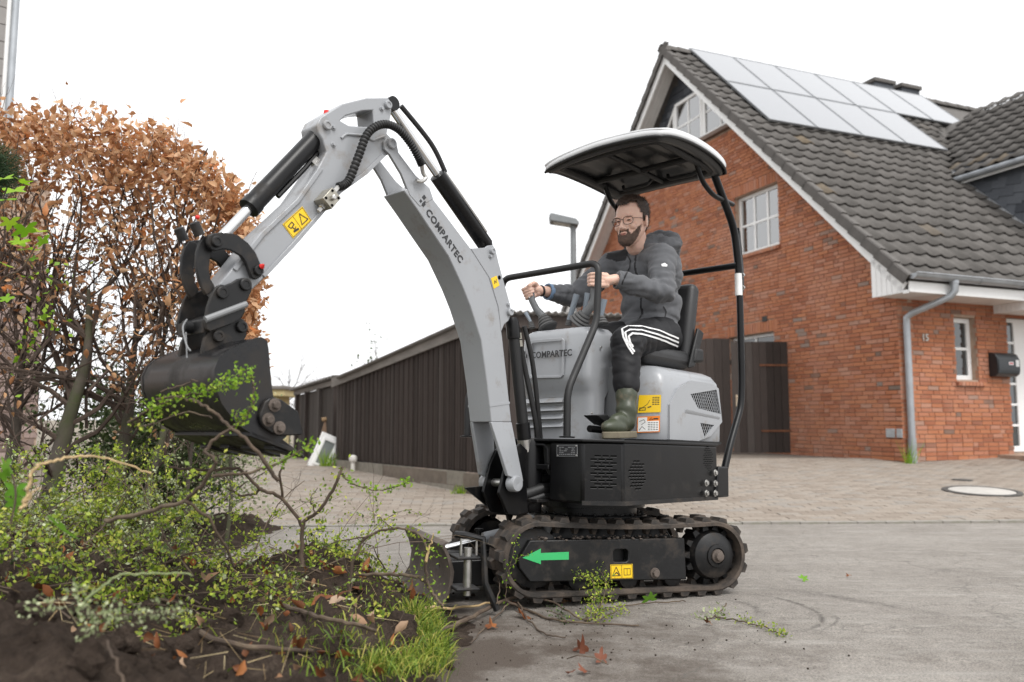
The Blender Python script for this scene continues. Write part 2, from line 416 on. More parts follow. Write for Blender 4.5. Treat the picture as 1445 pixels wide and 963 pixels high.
# ------------------------------------------------------------------ brick house on the right
HK = Vector((5.72, 11.8, 0.16)); hr = Vector((0.927, 0.375, 0)).normalized(); hg = Vector((-hr.y, hr.x, 0))
HF = Frame(HK, hr, hg, (0, 0, 1))                       # u along the front, v back along the gable, w up
HM = Matrix(((hr.x, hg.x, 0, HK.x), (hr.y, hg.y, 0, HK.y), (0, 0, 1, HK.z), (0, 0, 0, 1)))
house = thing('brick_house', 'red brick house with steep grey tiled roof, white windows and solar panels', 'house', HM)
M_MORTAR = pm('mortar', (0.37, 0.27, 0.205), 0.95, var=0.25, scale=6, bump=0.4, bscale=150)
M_BRICK = piece_mat('brick', [(0.0, (0.20, 0.15, 0.12)), (0.03, (0.33, 0.125, 0.07)), (0.3, (0.42, 0.16, 0.083)), (0.6, (0.48, 0.195, 0.098)), (0.85, (0.45, 0.195, 0.122)), (0.96, (0.48, 0.25, 0.17)), (1.0, (0.26, 0.21, 0.18))], 0.9, 25, 0.5, blotch=0.32)
nt_ = M_BRICK.node_tree; bs_ = nt_.nodes['Principled BSDF']; old = bs_.inputs['Base Color'].links[0].from_socket      # wall-wide bleaching and grime
gp = nt_.nodes.new('ShaderNodeNewGeometry'); wz = nt_.nodes.new('ShaderNodeTexNoise'); wz.inputs['Scale'].default_value = .55; wz.inputs['Detail'].default_value = 7; wz.inputs['Roughness'].default_value = .65
nt_.links.new(gp.outputs['Position'], wz.inputs['Vector'])
c1_ = mix(nt_, ramp(nt_, wz.outputs[0], [(.50, (0, 0, 0)), (.68, (.55, .55, .55))]), old, (.50, .27, .19))
c1_ = mix(nt_, ramp(nt_, wz.outputs[0], [(.30, (.45, .45, .45)), (.46, (0, 0, 0))]), c1_, (.22, .085, .048))
nt_.links.new(c1_, bs_.inputs['Base Color'])
M_WHITE = pm('white_pvc', (0.80, 0.80, 0.79), 0.35, var=0.03)
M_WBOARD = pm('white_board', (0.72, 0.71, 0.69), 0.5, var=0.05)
M_TILE = piece_mat('roof_tile', [(0.0, (0.098, 0.091, 0.084)), (0.5, (0.122, 0.113, 0.105)), (0.97, (0.145, 0.135, 0.126)), (1.0, (0.17, 0.135, 0.095))], 0.85, 22, 0.35, blotch=0.4)
M_TILED = pm('verge_concrete', (0.105, 0.097, 0.09), 0.85, var=0.2, scale=9, bump=0.3)
M_ZINC = pm('zinc', (0.36, 0.38, 0.40), 0.42, 0.55, var=0.14, scale=4, rvar=0.1)
M_SLATE = piece_mat('slate', [(0, (0.05, 0.055, 0.065)), (0.6, (0.085, 0.092, 0.105)), (1, (0.13, 0.14, 0.155))], 0.6, 30, 0.25)
def glass_mat(name, col, rough=0.04):
    m, nt, b = new_mat(name); b.inputs['Base Color'].default_value = (*col, 1); b.inputs['Roughness'].default_value = rough
    b.inputs['Specular IOR Level'].default_value = 0.9; b.inputs['Coat Weight'].default_value = 0.6; b.inputs['Coat Roughness'].default_value = 0.02
    return m
M_PANE = glass_mat('window_glass', (0.030, 0.036, 0.038))
M_CURT = pm('net_curtain', (0.62, 0.64, 0.64), 0.9, var=0.1, scale=18, stretch=(1, 1, 0.05))
def m_pane_clear():
    m, nt, b = new_mat('clear_pane'); g = nt.nodes.new('ShaderNodeBsdfGlossy'); g.inputs['Roughness'].default_value = 0.02
    t = nt.nodes.new('ShaderNodeBsdfTransparent'); f = nt.nodes.new('ShaderNodeFresnel'); f.inputs[0].default_value = 1.7
    s = nt.nodes.new('ShaderNodeMixShader'); k = math_(nt, 'MULTIPLY_ADD', f.outputs[0], 1.0); k.node.inputs[2].default_value = 0.30
    nt.links.new(k, s.inputs[0]); nt.links.new(t.outputs[0], s.inputs[1]); nt.links.new(g.outputs[0], s.inputs[2])
    nt.links.new(s.outputs[0], nt.nodes['Material Output'].inputs[0]); return m
M_CLEAR = m_pane_clear()
M_ROOM = pm('dark_room', (0.05, 0.048, 0.045), 0.9)

RY, RZ = 5.5, 8.70                       # ridge
def roof_z(y): return RZ - abs(y - RY)   # 45 degrees, top of tiles
WT = 0.20                                # roof build-up measured vertically under the tile top
LEN = 13.5
# openings ----------------------------------------------------------------
g_open = [(2.48, 3.72, 3.76, 4.90), (2.7, 4.0, 1.5, 2.20)]             # gable: (y0, y1, z0, z1)
f_open = [(1.17, 1.64, 1.23, 2.20), (2.33, 3.45, 0.10, 2.25)]          # front: (x0, x1, z0, z1)
SILLZ = 6.44
gw = [(0, -0.3), (11, -0.3), (11, roof_z(11) - WT), (RY + (RZ - WT - SILLZ), SILLZ), (RY - (RZ - WT - SILLZ), SILLZ), (0, roof_z(0) - WT)]
wall = MB().prism(gw, lambda y, z, h: Vector((h, y, z)), 0.012, 0.30, [[(a, c), (b, c), (b, d), (a, d)] for a, b, c, d in g_open]).build('gable_wall', M_MORTAR, house)
ftop = 2.55
fw = [(0.301, -0.3), (LEN, -0.3), (LEN, ftop), (0.301, ftop)]
fwall = MB().prism([(0.012, -0.3), (LEN, -0.3), (LEN, ftop), (0.012, ftop)], lambda x, z, h: Vector((x, h, z)), 0.0125, 0.28, [[(a, c), (b, c), (b, d), (a, d)] for a, b, c, d in f_open]).build('front_wall', M_MORTAR, house)
# bricks ---------------------------------------------------------------------
CH, JT = 0.0655, 0.011
def brick_rows(x0, x1, z0, z1, openings, clip=None, seed=1):
    rnd = random.Random(seed); out = []; k = 0; z = z0
    while z + CH <= z1:
        zc = z + CH / 2; ivs = [(x0, x1)] if clip is None else clip(zc)
        for (a, b, c, d) in openings:
            if c - 0.01 < zc < d + 0.01:
                nv = []
                for (p, q) in ivs:
                    if b <= p or a >= q: nv.append((p, q)); continue
                    if a > p: nv.append((p, a))
                    if b < q: nv.append((b, q))
                ivs = nv
        x = x0 - (0.11 if k % 2 else 0) - rnd.choice((0, 0, 0.05))
        while x < x1:
            L = 0.21 if rnd.random() < 0.72 else 0.1
            for (p, q) in ivs:
                a, b = max(x, p), min(x + L, q)
                if b - a > 0.02: out.append((a, b, z + JT / 2, z + CH - JT / 2))
            x += L + JT
        z += CH; k += 1
    return out
def gclip(z):
    h = RZ - WT - z; return [(max(0.0, RY - h), min(11.0, RY + h))] if h > 0 else []
gb = brick_rows(0, 11, -0.12, SILLZ - 0.12, [(a - 0.0, b, c - 0.09, d + 0.22) for a, b, c, d in g_open], gclip, 3)
fb = brick_rows(0.0, 4.2, -0.12, ftop, [(1.17, 1.64, 1.14, 2.20), (2.33, 3.45, -0.3, 2.25)], None, 5)
def brick_box(kind, b):
    a, c, z0, z1 = b; pr = random.gauss(0, 0.0016)
    if kind == 'g': return (-0.004 + pr, 0.05, a, c, z0, z1)
    return (a, c, -0.004 + pr, 0.05, z0, z1)
def soldiers(kind, a, b, z0, z1, step=0.0755):
    r = []; x = a
    while x + 0.06 < b: r.append((x + 0.005, min(x + step - 0.005, b), z0, z1)); x += step
    return r
gs = [q for (a, b, c, d) in g_open for q in soldiers('g', a - 0.1, b + 0.1, d + 0.012, d + 0.212)]
allb = [('g', b) for b in gb + gs] + [('f', b) for b in fb]
def bkey(t):
    k, b = t; x, y = (0, (b[0] + b[1]) / 2) if k == 'g' else ((b[0] + b[1]) / 2, 0)
    z = (b[2] + b[3]) / 2; p = HK + hr * x + hg * y; w_ = (b[1] - b[0]) * (0.40 if k == 'g' else 0.95) / p.y
    vis = 1.0
    if k == 'g' and y > 2.35 and z < 2.0: vis = 0.0
    if k == 'f' and x > 2.4: vis = 0.0
    if k == 'g' and y > 6.5: vis = 0.1
    if w_ * FPX < 3: vis *= 0.2
    return -vis * w_
allb.sort(key=bkey)
ub = MB(); e = 0.018
ub.add([(-.5, -.5, -.5), (.5, -.5, -.5), (.5, .5, -.5), (-.5, .5, -.5), (-.5, -.5, .5), (.5, -.5, .5), (.5, .5, .5), (-.5, .5, .5)],
       [(3, 2, 1, 0), (4, 5, 6, 7), (0, 1, 5, 4), (1, 2, 6, 5), (2, 3, 7, 6), (3, 0, 4, 7)])
ubm = ub.mesh('brick', M_BRICK)
rest = MB()
for i, (k, b) in enumerate(allb):
    x0, x1, y0, y1, z0, z1 = brick_box(k, b); w = wall if k == 'g' else fwall
    cc = ((x0 + x1) / 2, (y0 + y1) / 2, (z0 + z1) / 2); dd = (x1 - x0, y1 - y0, z1 - z0)
    if i < 300:
        o = link('brick', ubm, w); o.location = cc; o.scale = dd; o.rotation_euler = (0, 0, random.gauss(0, 0.002))
    else: rest.box(cc, dd, Matrix.Rotation(random.gauss(0, 0.002), 3, 'Z'))
o = rest.build('brick', M_BRICK, wall, fix=False); o['kind'] = 'stuff'
# window builder: local plane given by axis ('g' gable, 'f' front), glazing with bars
def win(axis, a, b, c, d, dep, nx, nz, fr=0.06, bar=0.022, pane=M_PANE, curtain=True, name='window', zs=None):
    fn = (lambda s, z, h: Vector((h, s, z))) if axis == 'g' else (lambda s, z, h: Vector((s, h, z)))
    root = MB().prism([(a, c), (b, c), (b, d), (a, d)], fn, dep, dep + 0.07, [[(a + fr, c + fr), (b - fr, c + fr), (b - fr, d - fr), (a + fr, d - fr)]]).build(name, M_WHITE, house, bevel=0.006)
    MB().prism([(a + fr - .005, c + fr - .005), (b - fr + .005, c + fr - .005), (b - fr + .005, d - fr + .005), (a + fr - .005, d - fr + .005)], fn, dep + 0.03, dep + 0.038).build('pane', M_CLEAR if curtain else pane, root)
    for i in range(1, nx):
        x = a + fr + (b - a - 2 * fr) * i / nx
        MB().prism([(x - bar, c + fr), (x + bar, c + fr), (x + bar, d - fr), (x - bar, d - fr)], fn, dep + 0.012, dep + 0.056).build('glazing_bar', M_WHITE, root)
    for z in (zs if zs is not None else [c + fr + (d - c - 2 * fr) * i / nz for i in range(1, nz)]):
        MB().prism([(a + fr, z - bar), (b - fr, z - bar), (b - fr, z + bar), (a + fr, z + bar)], fn, dep + 0.0145, dep + 0.0535).build('glazing_bar', M_WHITE, root)
    if curtain:
        m = MB(); nn = 40; vs = []; fs = []
        for i in range(nn + 1):
            s = a + fr + (b - a - 2 * fr) * i / nn; h = dep + 0.11 + 0.012 * math.sin(i * 1.3) + 0.006 * math.sin(i * 2.9)
            vs += [fn(s, c + fr, h), fn(s, d - fr, h)]
        for i in range(nn): fs.append((2 * i, 2 * i + 2, 2 * i + 3, 2 * i + 1))
        m.add(vs, fs); m.build('curtain', M_CURT, root, smooth=True, fix=False)
    m = MB().prism([(a - .02, c - .02), (b + .02, c - .02), (b + .02, d + .02), (a - .02, d + .02)], fn, 0.55, 0.57)
    m.build('room', M_ROOM, root)
    return root
win('g', 2.48, 3.72, 3.76, 4.90, 0.11, 3, 2)
win('g', 2.7, 4.0, 1.5, 2.20, 0.11, 2, 1, curtain=False)
win('f', 1.17, 1.64, 1.23, 2.20, 0.11, 1, 2, fr=0.075, zs=[1.72], curtain=False)
# brick sills
def sill(axis, a, b, z, n, h=0.085, out=0.055):
    root = None
    for i in range(n):
        p, q = a + (b - a) * i / n + 0.004, a + (b - a) * (i + 1) / n - 0.004
        m = MB()
        if axis == 'g': m.hexa([Vector(t) for t in ((-out, p, z - h), (0.12, p, z - h), (0.12, q, z - h), (-out, q, z - h), (-out, p, z - 0.03), (0.12, p, z), (0.12, q, z), (-out, q, z - 0.03))])
        else: m.hexa([Vector(t) for t in ((p, -out, z - h), (q, -out, z - h), (q, 0.12, z - h), (p, 0.12, z - h), (p, -out, z - 0.03), (q, -out, z - 0.03), (q, 0.12, z), (p, 0.12, z))])
        o = m.build('sill_brick', M_BRICK, wall if axis == 'g' else fwall)
sill('g', 2.44, 3.76, 3.755, 17); sill('f', 1.13, 1.74, 1.222, 8)
M_SILLD = pm('dark_sill', (0.17, 0.12, 0.095), 0.8, var=0.2)
# attic: slate field, big triangular window
yl, yr = RY + 2.06, RY - 2.06
ah = RZ - WT
MB().prism([(RY - 0.001 - (ah - SILLZ), SILLZ), (RY + (ah - SILLZ), SILLZ), (RY, ah)], lambda y, z, h: Vector((h, y, z)), 0.16, 0.3).build('attic_wall', M_TILED, house)
P_ = lambda px, py: HF.onU(px, py, 0.0)
wb1 = P_(986, 124); wb0 = P_(948, 147)
yA, yB = wb1[0], wb0[0]; zT = (wb1[1] + wb0[1]) / 2
zT = min(zT, ah - (RY - yA) - 0.12)
att = MB(); fnG = lambda y, z, h: Vector((h, y, z))
def gpoly(m, pts, a, b, holes=()): m.prism(pts, fnG, a, b, holes); return m
f_ = 0.07
rA = RY - (ah - SILLZ) + 0.16; lB = RY + (ah - SILLZ) - 0.45
attic = gpoly(MB(), [(yA, SILLZ + 0.01), (yB, SILLZ + 0.01), (yB, zT), (yA, zT)], 0.06, 0.14, [[(yA + f_, SILLZ + f_), (yB - f_, SILLZ + f_), (yB - f_, zT - f_), (yA + f_, zT - f_)]]).build('attic_window', M_WHITE, house, bevel=0.006)
gpoly(MB(), [(yA + .06, SILLZ + .06), (yB - .06, SILLZ + .06), (yB - .06, zT - .06), (yA + .06, zT - .06)], 0.09, 0.098).build('pane', M_CLEAR, attic)
gpoly(MB(), [(yA + .06, SILLZ + .06), ((yA * .55 + yB * .45), SILLZ + .06), ((yA * .55 + yB * .45) + .3, SILLZ + .3), (yB - .25, zT - .06), (yA + .06, zT - .06)], 0.125, 0.13).build('curtain', M_CURT, attic)
gpoly(MB(), [(yA + .06, SILLZ + .06), (yB - .06, SILLZ + .06), (yB - .06, zT - .06), (yA + .06, zT - .06)], 0.145, 0.15).build('room', M_ROOM, attic)
ym = (yA + yB) / 2; zm = SILLZ + (zT - SILLZ) * 0.5
gpoly(MB(), [(ym - .02, SILLZ + f_), (ym + .02, SILLZ + f_), (ym + .02, zT - f_), (ym - .02, zT - f_)], 0.075, 0.115).build('glazing_bar', M_WHITE, attic)
gpoly(MB(), [(yA + f_, zm - .02), (yB - f_, zm - .02), (yB - f_, zm + .02), (yA + f_, zm + .02)], 0.078, 0.112).build('glazing_bar', M_WHITE, attic)
for side in (0, 1):
    if side == 0:
        y0 = yA - 0.01; y1 = RY - (ah - SILLZ) + 0.02; s = -1; tri = [(y0, SILLZ + .01), (y0, ah - (RY - y0) - 0.02), (y1, SILLZ + .01)]
    else:
        y0 = yB + 0.01; y1 = y0 + (zT - SILLZ) * 0.75; s = 1; tri = [(y0, SILLZ + .01), (y1, SILLZ + .01), (y0, zT - 0.05)]
    cy = sum(p[0] for p in tri) / 3; cz = sum(p[1] for p in tri) / 3
    inn = [(cy + (p[0] - cy) * 0.78, cz + (p[1] - cz) * 0.78) for p in tri]
    w_ = gpoly(MB(), tri, 0.062, 0.142, [inn]).build('attic_window', M_WHITE, house, bevel=0.004)
    gpoly(MB(), inn, 0.09, 0.098).build('pane', M_CLEAR, w_)
    gpoly(MB(), inn, 0.128, 0.134).build('curtain' if side == 0 else 'room', M_CURT if side == 0 else M_ROOM, w_)
    z_ = zm - 0.12
    half = [y0, y0 + s * abs(inn[2][0] - inn[0][0]) * 0.5]
    yy = sorted([p[0] for p in inn]); mz = min(p[1] for p in inn); Mz = max(p[1] for p in inn)
    ymid = (yy[0] + yy[-1]) / 2; a0 = min(cy, ymid); 
    gpoly(MB(), [(ymid - .018, mz), (ymid + .018, mz), (ymid + .018, (mz + Mz) / 2), (ymid - .018, (mz + Mz) / 2)], 0.075, 0.115).build('glazing_bar', M_WHITE, w_)
    zb = mz + (Mz - mz) * 0.45; wq = (yy[-1] - yy[0]) * 0.55
    pts = [(yy[-1] - wq, zb - .018), (yy[-1], zb - .018), (yy[-1], zb + .018), (yy[-1] - wq, zb + .018)] if side == 0 else [(yy[0], zb - .018), (yy[0] + wq, zb - .018), (yy[0] + wq, zb + .018), (yy[0], zb + .018)]
    gpoly(MB(), pts, 0.078, 0.112).build('glazing_bar', M_WHITE, w_)
MB().box((0.04, RY, SILLZ - 0.055), (0.26, 2 * (ah - SILLZ) - 0.1, 0.085)).build('attic_sill', M_SILLD, house, bevel=0.006)
# slates above the attic window, laid as lapped pieces
sl_me = MB().hexa([Vector(t) for t in ((0, -.11, -.09), (0.010, -.11, -.09), (0.010, .11, -.09), (0, .11, -.09), (0.012, -.11, .09), (0.018, -.11, .09), (0.018, .11, .09), (0.012, .11, .09))]).mesh('slate', M_SLATE)
aw = bpy.data.objects['attic_wall']
row = 0; z = SILLZ + 0.3
while z < ah - 0.1:
    y = RY - 2.2 + (0.11 if row % 2 else 0)
    while y < RY + 2.2:
        h = ah - z - 0.08
        ins = abs(y - RY) < h and not (yA - 0.05 < y < yB + 0.05 and z < zT + 0.02) and not (y < yA) and not (y > yB and z < zT - (y - yB) * 1.33 + 0.05)
        if ins: o = link('slate', sl_me, aw); o.location = (0.125, y, z); o.scale = (1.5, 1, 1)
        y += 0.222
    z += 0.15; row += 1
# roof ---------------------------------------------------------------------------
S2 = math.sqrt(2) / 2
def rp(x, s, h=0.0):   # point on the front slope: s metres up from the eave line, h above the tile plane
    return Vector((x, -0.58 + s * S2 - h * S2, 2.62 + s * S2 + h * S2))
SL = (RY + 0.58) / S2
XV = -0.36
roof = MB()
roof.hexa([rp(XV + .05, 0.02, -0.16), rp(LEN, 0.02, -0.16), rp(LEN, SL - .1, -0.16), rp(XV + .05, SL - .1, -0.16), rp(XV + .05, 0.02, -0.035), rp(LEN, 0.02, -0.035), rp(LEN, SL, -0.035), rp(XV + .05, SL, -0.035)])
def rl(x, s, h=0.0): p = rp(x, s, h); return Vector((p.x, 2 * RY - p.y, p.z))
roof.hexa([rl(XV + .05, 0.02, -0.16), rl(LEN, 0.02, -0.16), rl(LEN, SL - .1, -0.16), rl(XV + .05, SL - .1, -0.16), rl(XV + .05, 0.02, 0), rl(LEN, 0.02, 0), rl(LEN, SL, 0), rl(XV + .05, SL, 0)])
roof = roof.build('roof', M_TILED, house)
# one concrete tile: flat pan, round roll, turned-down lip
prof = [(-.155, .000), (-.11, -.006), (-.04, -.006), (-.005, .004), (.035, .030), (.075, .030), (.11, .006), (.155, .000)]
tv = [(x, -.19, h + .026) for x, h in prof] + [(x, .19, h - .016) for x, h in prof] + [(x, -.19, h + .010) for x, h in prof]
tf = [(i, i + 1, 9 + i, 8 + i) for i in range(7)] + [(16 + i, 17 + i, i + 1, i) for i in range(7)]
def tile_T(x, s):
    o_ = rp(x, s); ex = Vector((1, 0, 0)); ey = Vector((0, S2, S2)); ez = Vector((0, -S2, S2))
    return Matrix(((ex.x, ey.x, ez.x, o_.x), (ex.y, ey.y, ez.y, o_.y), (ex.z, ey.z, ez.z, o_.z), (0, 0, 0, 1)))
tme = np_mesh('roof_tile', tv, tf, M_TILE)
tiles = []
for i in range(26):
    s = 0.17 + i * 0.335
    if s > SL - 0.1: break
    for j in range(38):
        x = -0.17 + j * 0.30; p = rp(x, s); yv = p.y
        # hidden under the dormer
        if x > 4.15 and yv < 2.3 + (x - 4.15) * 0.9: continue
        tiles.append((x, s))
def tkey(t):
    x, s = t; p = rp(x, s); P = HM @ p; px = CX + FPX * P.x / P.y
    pv = (0.35 < x < 4.8 and p.y > 3.1) or (4.8 < x < 7.3 and p.y > 4.4)
    return P.y + (50 if pv else 0) + (50 if px > 1460 else 0)
tiles.sort(key=tkey)
V = []; F = []; tvn = np.array(tv)
for i, (x, s) in enumerate(tiles):
    M = tile_T(x, s) @ Matrix.Rotation(random.gauss(0, .006), 4, 'Y') @ Matrix.Translation((0, random.gauss(0, .003), random.gauss(0, .002)))
    if i < 300: o = link('roof_tile', tme, roof); o.matrix_local = M
    else:
        A = np.array(M); k = len(V) * len(tvn); V.append(tvn @ A[:3, :3].T + A[:3, 3]); F += [tuple(q + k for q in f) for f in tf]
o = link('roof_tile', np_mesh('roof_tile_field', np.vstack(V), F, M_TILE), roof); o['kind'] = 'stuff'
# verge tiles down both gable edges, ridge tiles
vt = MB().prism([(0.06, .025), (-.045, .03), (-.06, .012), (-.06, -.13), (-.045, -.13), (-.045, -.002), (0.06, -.005)], lambda a, h, t: Vector((a, t, h + t * -0.075)), -.18, .18).mesh('verge_tile', M_TILED)
for i in range(26):
    s = 0.17 + i * 0.335
    if s > SL: break
    o = link('verge_tile', vt, roof); o.matrix_local = tile_T(XV - 0.005, s)
    M = tile_T(XV - 0.005, s); M2 = Matrix(((1, 0, 0, 0), (0, -1, 0, 2 * RY), (0, 0, 1, 0), (0, 0, 0, 1)))
    o = link('verge_tile', vt, roof); p = rl(XV - 0.005, s); o.matrix_local = Matrix(((1, 0, 0, p.x), (0, -S2, S2, p.y), (0, S2, S2, p.z), (0, 0, 0, 1)))
rt = MB(); ring = lambda t, r: [Vector((t, math.cos(a) * r, math.sin(a) * r)) for a in [pi * k / 6 - 0.15 + 0.05 * k for k in range(7)]]
rt.loft([ring(-.2, .125), ring(.22, .11)], closed=False, caps=False); rt = rt.mesh('ridge_tile', M_TILED, smooth=True)
for i in range(36):
    o = link('ridge_tile', rt, roof); o.location = (XV + .12 + i * 0.385, RY, RZ - 0.06)
# white barge boards and soffits
for sgn in (0, 1):
    mp = rp if sgn == 0 else rl
    bb = MB(); a = [mp(XV + .0, 0.0, -.10), mp(XV + .03, 0.0, -.10), mp(XV + .03, SL - 0.11, -.10), mp(XV, SL - 0.11, -.10)]
    lo = [mp(XV + .0, -0.02, -.26), mp(XV + .03, -0.02, -.26), mp(XV + .03, SL - .25, -.26), mp(XV, SL - .25, -.26)]
    bb.hexa(lo + a).build('barge_board', M_WHITE, house)
    for k in range(4):       # soffit boards under the verge
        x0 = XV + .033 + k * 0.086
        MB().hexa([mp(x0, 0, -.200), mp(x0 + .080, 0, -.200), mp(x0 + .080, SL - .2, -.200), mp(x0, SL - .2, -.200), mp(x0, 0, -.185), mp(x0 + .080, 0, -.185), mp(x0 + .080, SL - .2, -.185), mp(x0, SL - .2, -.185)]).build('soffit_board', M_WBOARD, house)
# eaves box on the corner: ribbed white cheek, fascia, soffit
for k in range(7):
    y0 = -0.53 + k * 0.092; zb = 2.34 + 0.0; 
    MB().box((XV + 0.012 + 0.0, y0 + 0.043, (2.42 + roof_z(y0) - 0.24) / 2), (0.024, 0.084, max(0.05, roof_z(y0) - 0.24 - 2.42))).build('cheek_board', M_WHITE, house)
MB().box((LEN / 2 + XV / 2, -0.545, 2.49), (LEN - XV - .02, 0.025, 0.15)).build('fascia', M_WHITE, house)
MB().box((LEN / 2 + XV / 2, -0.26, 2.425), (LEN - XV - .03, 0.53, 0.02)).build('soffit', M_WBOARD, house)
# gutter and downpipe
gm = MB(); gr = 0.075
for (r0, r1) in ((gr, gr - .006),):
    prof = [(-math.cos(t) * r0, -math.sin(t) * r0) for t in [pi * k / 10 for k in range(11)]]
    vs = []; n = 11
    for x in (XV - .02, LEN):
        vs += [Vector((x, -0.64 + a, 2.66 + b)) for a, b in prof] + [Vector((x, -0.64 + a * .9, 2.66 + b * .9)) for a, b in prof]
    fs = []
    for i in range(n - 1):
        fs += [(i, i + 1, 2 * n + i + 1, 2 * n + i), (n + i, 3 * n + i, 3 * n + i + 1, n + i + 1), (i, n + i, n + i + 1, i + 1)]
    gm.add(vs, fs)
gm.prism([(-math.cos(pi * k / 10) * gr, -math.sin(pi * k / 10) * gr) for k in range(11)], lambda a, b, h: Vector((h, -0.64 + a, 2.66 + b)), XV - .025, XV - .02)
gm.tube([(XV - .02, -0.72, 2.665), (LEN, -0.72, 2.665)], 0.011, 8)
gut = gm.build('gutter', M_ZINC, house, smooth=True)
for k in range(9):
    x = 0.9 + k * 0.9; MB().tube([(x, -0.64 - math.cos(t) * .08, 2.66 - math.sin(t) * .08) for t in [pi * q / 8 for q in range(9)]], 0.006, 6).build('bracket', M_ZINC, gut)
dp = [(0.42, -0.64, 2.60), (0.42, -0.64, 2.46), (0.38, -0.60, 2.38), (0.12, -0.16, 2.18), (0.09, -0.085, 2.12), (0.09, -0.08, 2.02), (0.09, -0.08, 0.34)]
dpo = MB().tube(dp, [0.06, 0.055, 0.05, 0.05, 0.05, 0.05, 0.05], 16)
dpo = dpo.build('downpipe', M_ZINC, house, smooth=True)
MB().cyl((0.09, -0.08, -0.1), (0.09, -0.08, 0.35), 0.058, 16).build('pipe_shoe', M_ZINC, dpo, smooth=True)
MB().lathe([(0.05, -.03), (0.064, -.02), (0.064, .02), (0.05, .03)], (0.42, -0.64, 2.585), (0, 0, 1), 16).build('outlet_collar', M_ZINC, dpo, smooth=True)
# porch canopy box, door with glazed strip, step
for k in range(11): MB().box((2.06 + 0.0, -0.78 + k * .075, 2.40), (0.024, 0.068, 0.23)).build('porch_board', M_WHITE, house)
MB().box((3.6, -0.40, 2.30), (3.0, 0.8, 0.02)).build('porch_soffit', M_WBOARD, house)
MB().box((3.6, -0.80, 2.41), (3.04, 0.03, 0.24)).build('porch_fascia', M_WHITE, house)
fnF = lambda x, z, h: Vector((x, h, z))
door = MB().prism([(2.335, 0.11), (3.445, 0.11), (3.445, 2.245), (2.335, 2.245)], fnF, 0.10, 0.17, [[(2.40, 0.20), (2.62, 0.20), (2.62, 2.18), (2.40, 2.18)], [(2.78, .2), (3.38, .2), (3.38, 2.18), (2.78, 2.18)]]).build('door', M_WHITE, house, bevel=0.005)
MB().prism([(2.39, 0.19), (2.63, 0.19), (2.63, 2.19), (2.39, 2.19)], fnF, 0.13, 0.138).build('pane', M_PANE, door)
MB().prism([(2.77, .19), (3.39, .19), (3.39, 2.19), (2.77, 2.19)], fnF, 0.12, 0.15).build('door_leaf', M_WHITE, door)
for k in range(1, 6):
    z = 0.2 + k * 0.33; MB().prism([(2.40, z - .018), (2.62, z - .018), (2.62, z + .018), (2.40, z + .018)], fnF, 0.108, 0.158).build('glazing_bar', M_WHITE, door)
st = MB().box((2.9, -0.3, -0.02), (1.9, 0.6, 0.2)).build('door_step', M_MORTAR, house)
for k in range(25):
    o = MB().box((1.95 + k * 0.0765 + .036, -0.605, 0.03), (0.066, 0.03, 0.11)).build('step_brick', M_BRICK, st)
# house number, air brick, meter flaps
M_NUM = pm('number_metal', (0.46, 0.44, 0.40), 0.4, 0.6)
t = text_mesh('15', 0.155, space=1.0, bold=0.003, extrude=0.006)
num = place_text('house_number', t, M_NUM, house, (0.445, -0.022, 1.80), (0.95, 0, 0), (0, 0, 0.95))
ab = MB().box((0.0, 2.93, 2.45), (0.03, 0.13, 0.10)).build('air_brick', M_ROOM, house)
M_GALV = pm('galvanised', (0.50, 0.53, 0.55), 0.4, 0.5, var=0.15, scale=14)
for p, d in (((-0.012, 0.21, 0.42), (0.016, 0.16, 0.13)), ((0.15 - .30, 0.0, 0.0), None)):
    if d: MB().box(p, d).build('meter_flap', M_GALV, house, bevel=0.004)
MB().box((-0.012, 0.03 - .0 + .015, 0.42), (0.0155, 0.10, 0.13)).build('meter_flap', M_GALV, house, bevel=0.004)
# chimneys
for cx_ in (6.35, 7.25):
    ch = MB().box((cx_, 6.05, 8.6), (0.62, 0.5, 1.0)).build('chimney', M_SLATE, house)
    MB().box((cx_, 6.05, 9.15), (0.72, 0.60, 0.10)).build('chimney_cap', M_TILED, ch, bevel=0.01)
# dormer with its own tiled roof and a slate cheek
dx0, dpz, dfy = 4.20, 5.34, -0.25
dor = MB().prism([(dfy + .1, roof_z(dfy + .1) - .1), (3.0, roof_z(3.0) - .1), (3.0, dpz + 0.10), (dfy + .1, dpz + .10)], lambda y, z, h: Vector((h, y, z)), dx0, dx0 + 0.12).build('dormer', M_SLATE, house)
row = 0; z = 3.0
while z < dpz + 0.2:
    y = dfy + (0.14 if row % 2 else 0)
    while y < 3.0:
        if roof_z(y) - 0.02 < z + 0.06:
            o = link('slate', sl_me, dor); o.location = (dx0 - 0.022, y, z); o.scale = (1.2, 1.3, 1.25); o.rotation_euler = (0.18, 0, 0)
        y += 0.288
    z += 0.185; row += 1
dw = 2.6                                      # half width of the dormer roof along the front
def dp_(a, y, h=0.0):                         # a metres up the dormer slope from its eave
    c, s_ = math.cos(R(40)), math.sin(R(40)); return Vector((dx0 - 0.22 + a * c - h * s_, y, dpz + a * s_ + h * c))
DL = dw / math.cos(R(40))
def valley_y(a): return dp_(a, 0).z - (RZ - RY) + 0.1
MB().hexa([dp_(0, -.55, -.14), dp_(0, valley_y(0), -.14), dp_(DL, valley_y(DL), -.14), dp_(DL, -.55, -.14), dp_(0, -.55, -.03), dp_(0, valley_y(0), -.03), dp_(DL, valley_y(DL), -.03), dp_(DL, -.55, -.03)]).build('dormer_roof', M_TILED, dor)
dR = bpy.data.objects['dormer_roof']
V = []; F = []
cs, sn = math.cos(R(40)), math.sin(R(40))
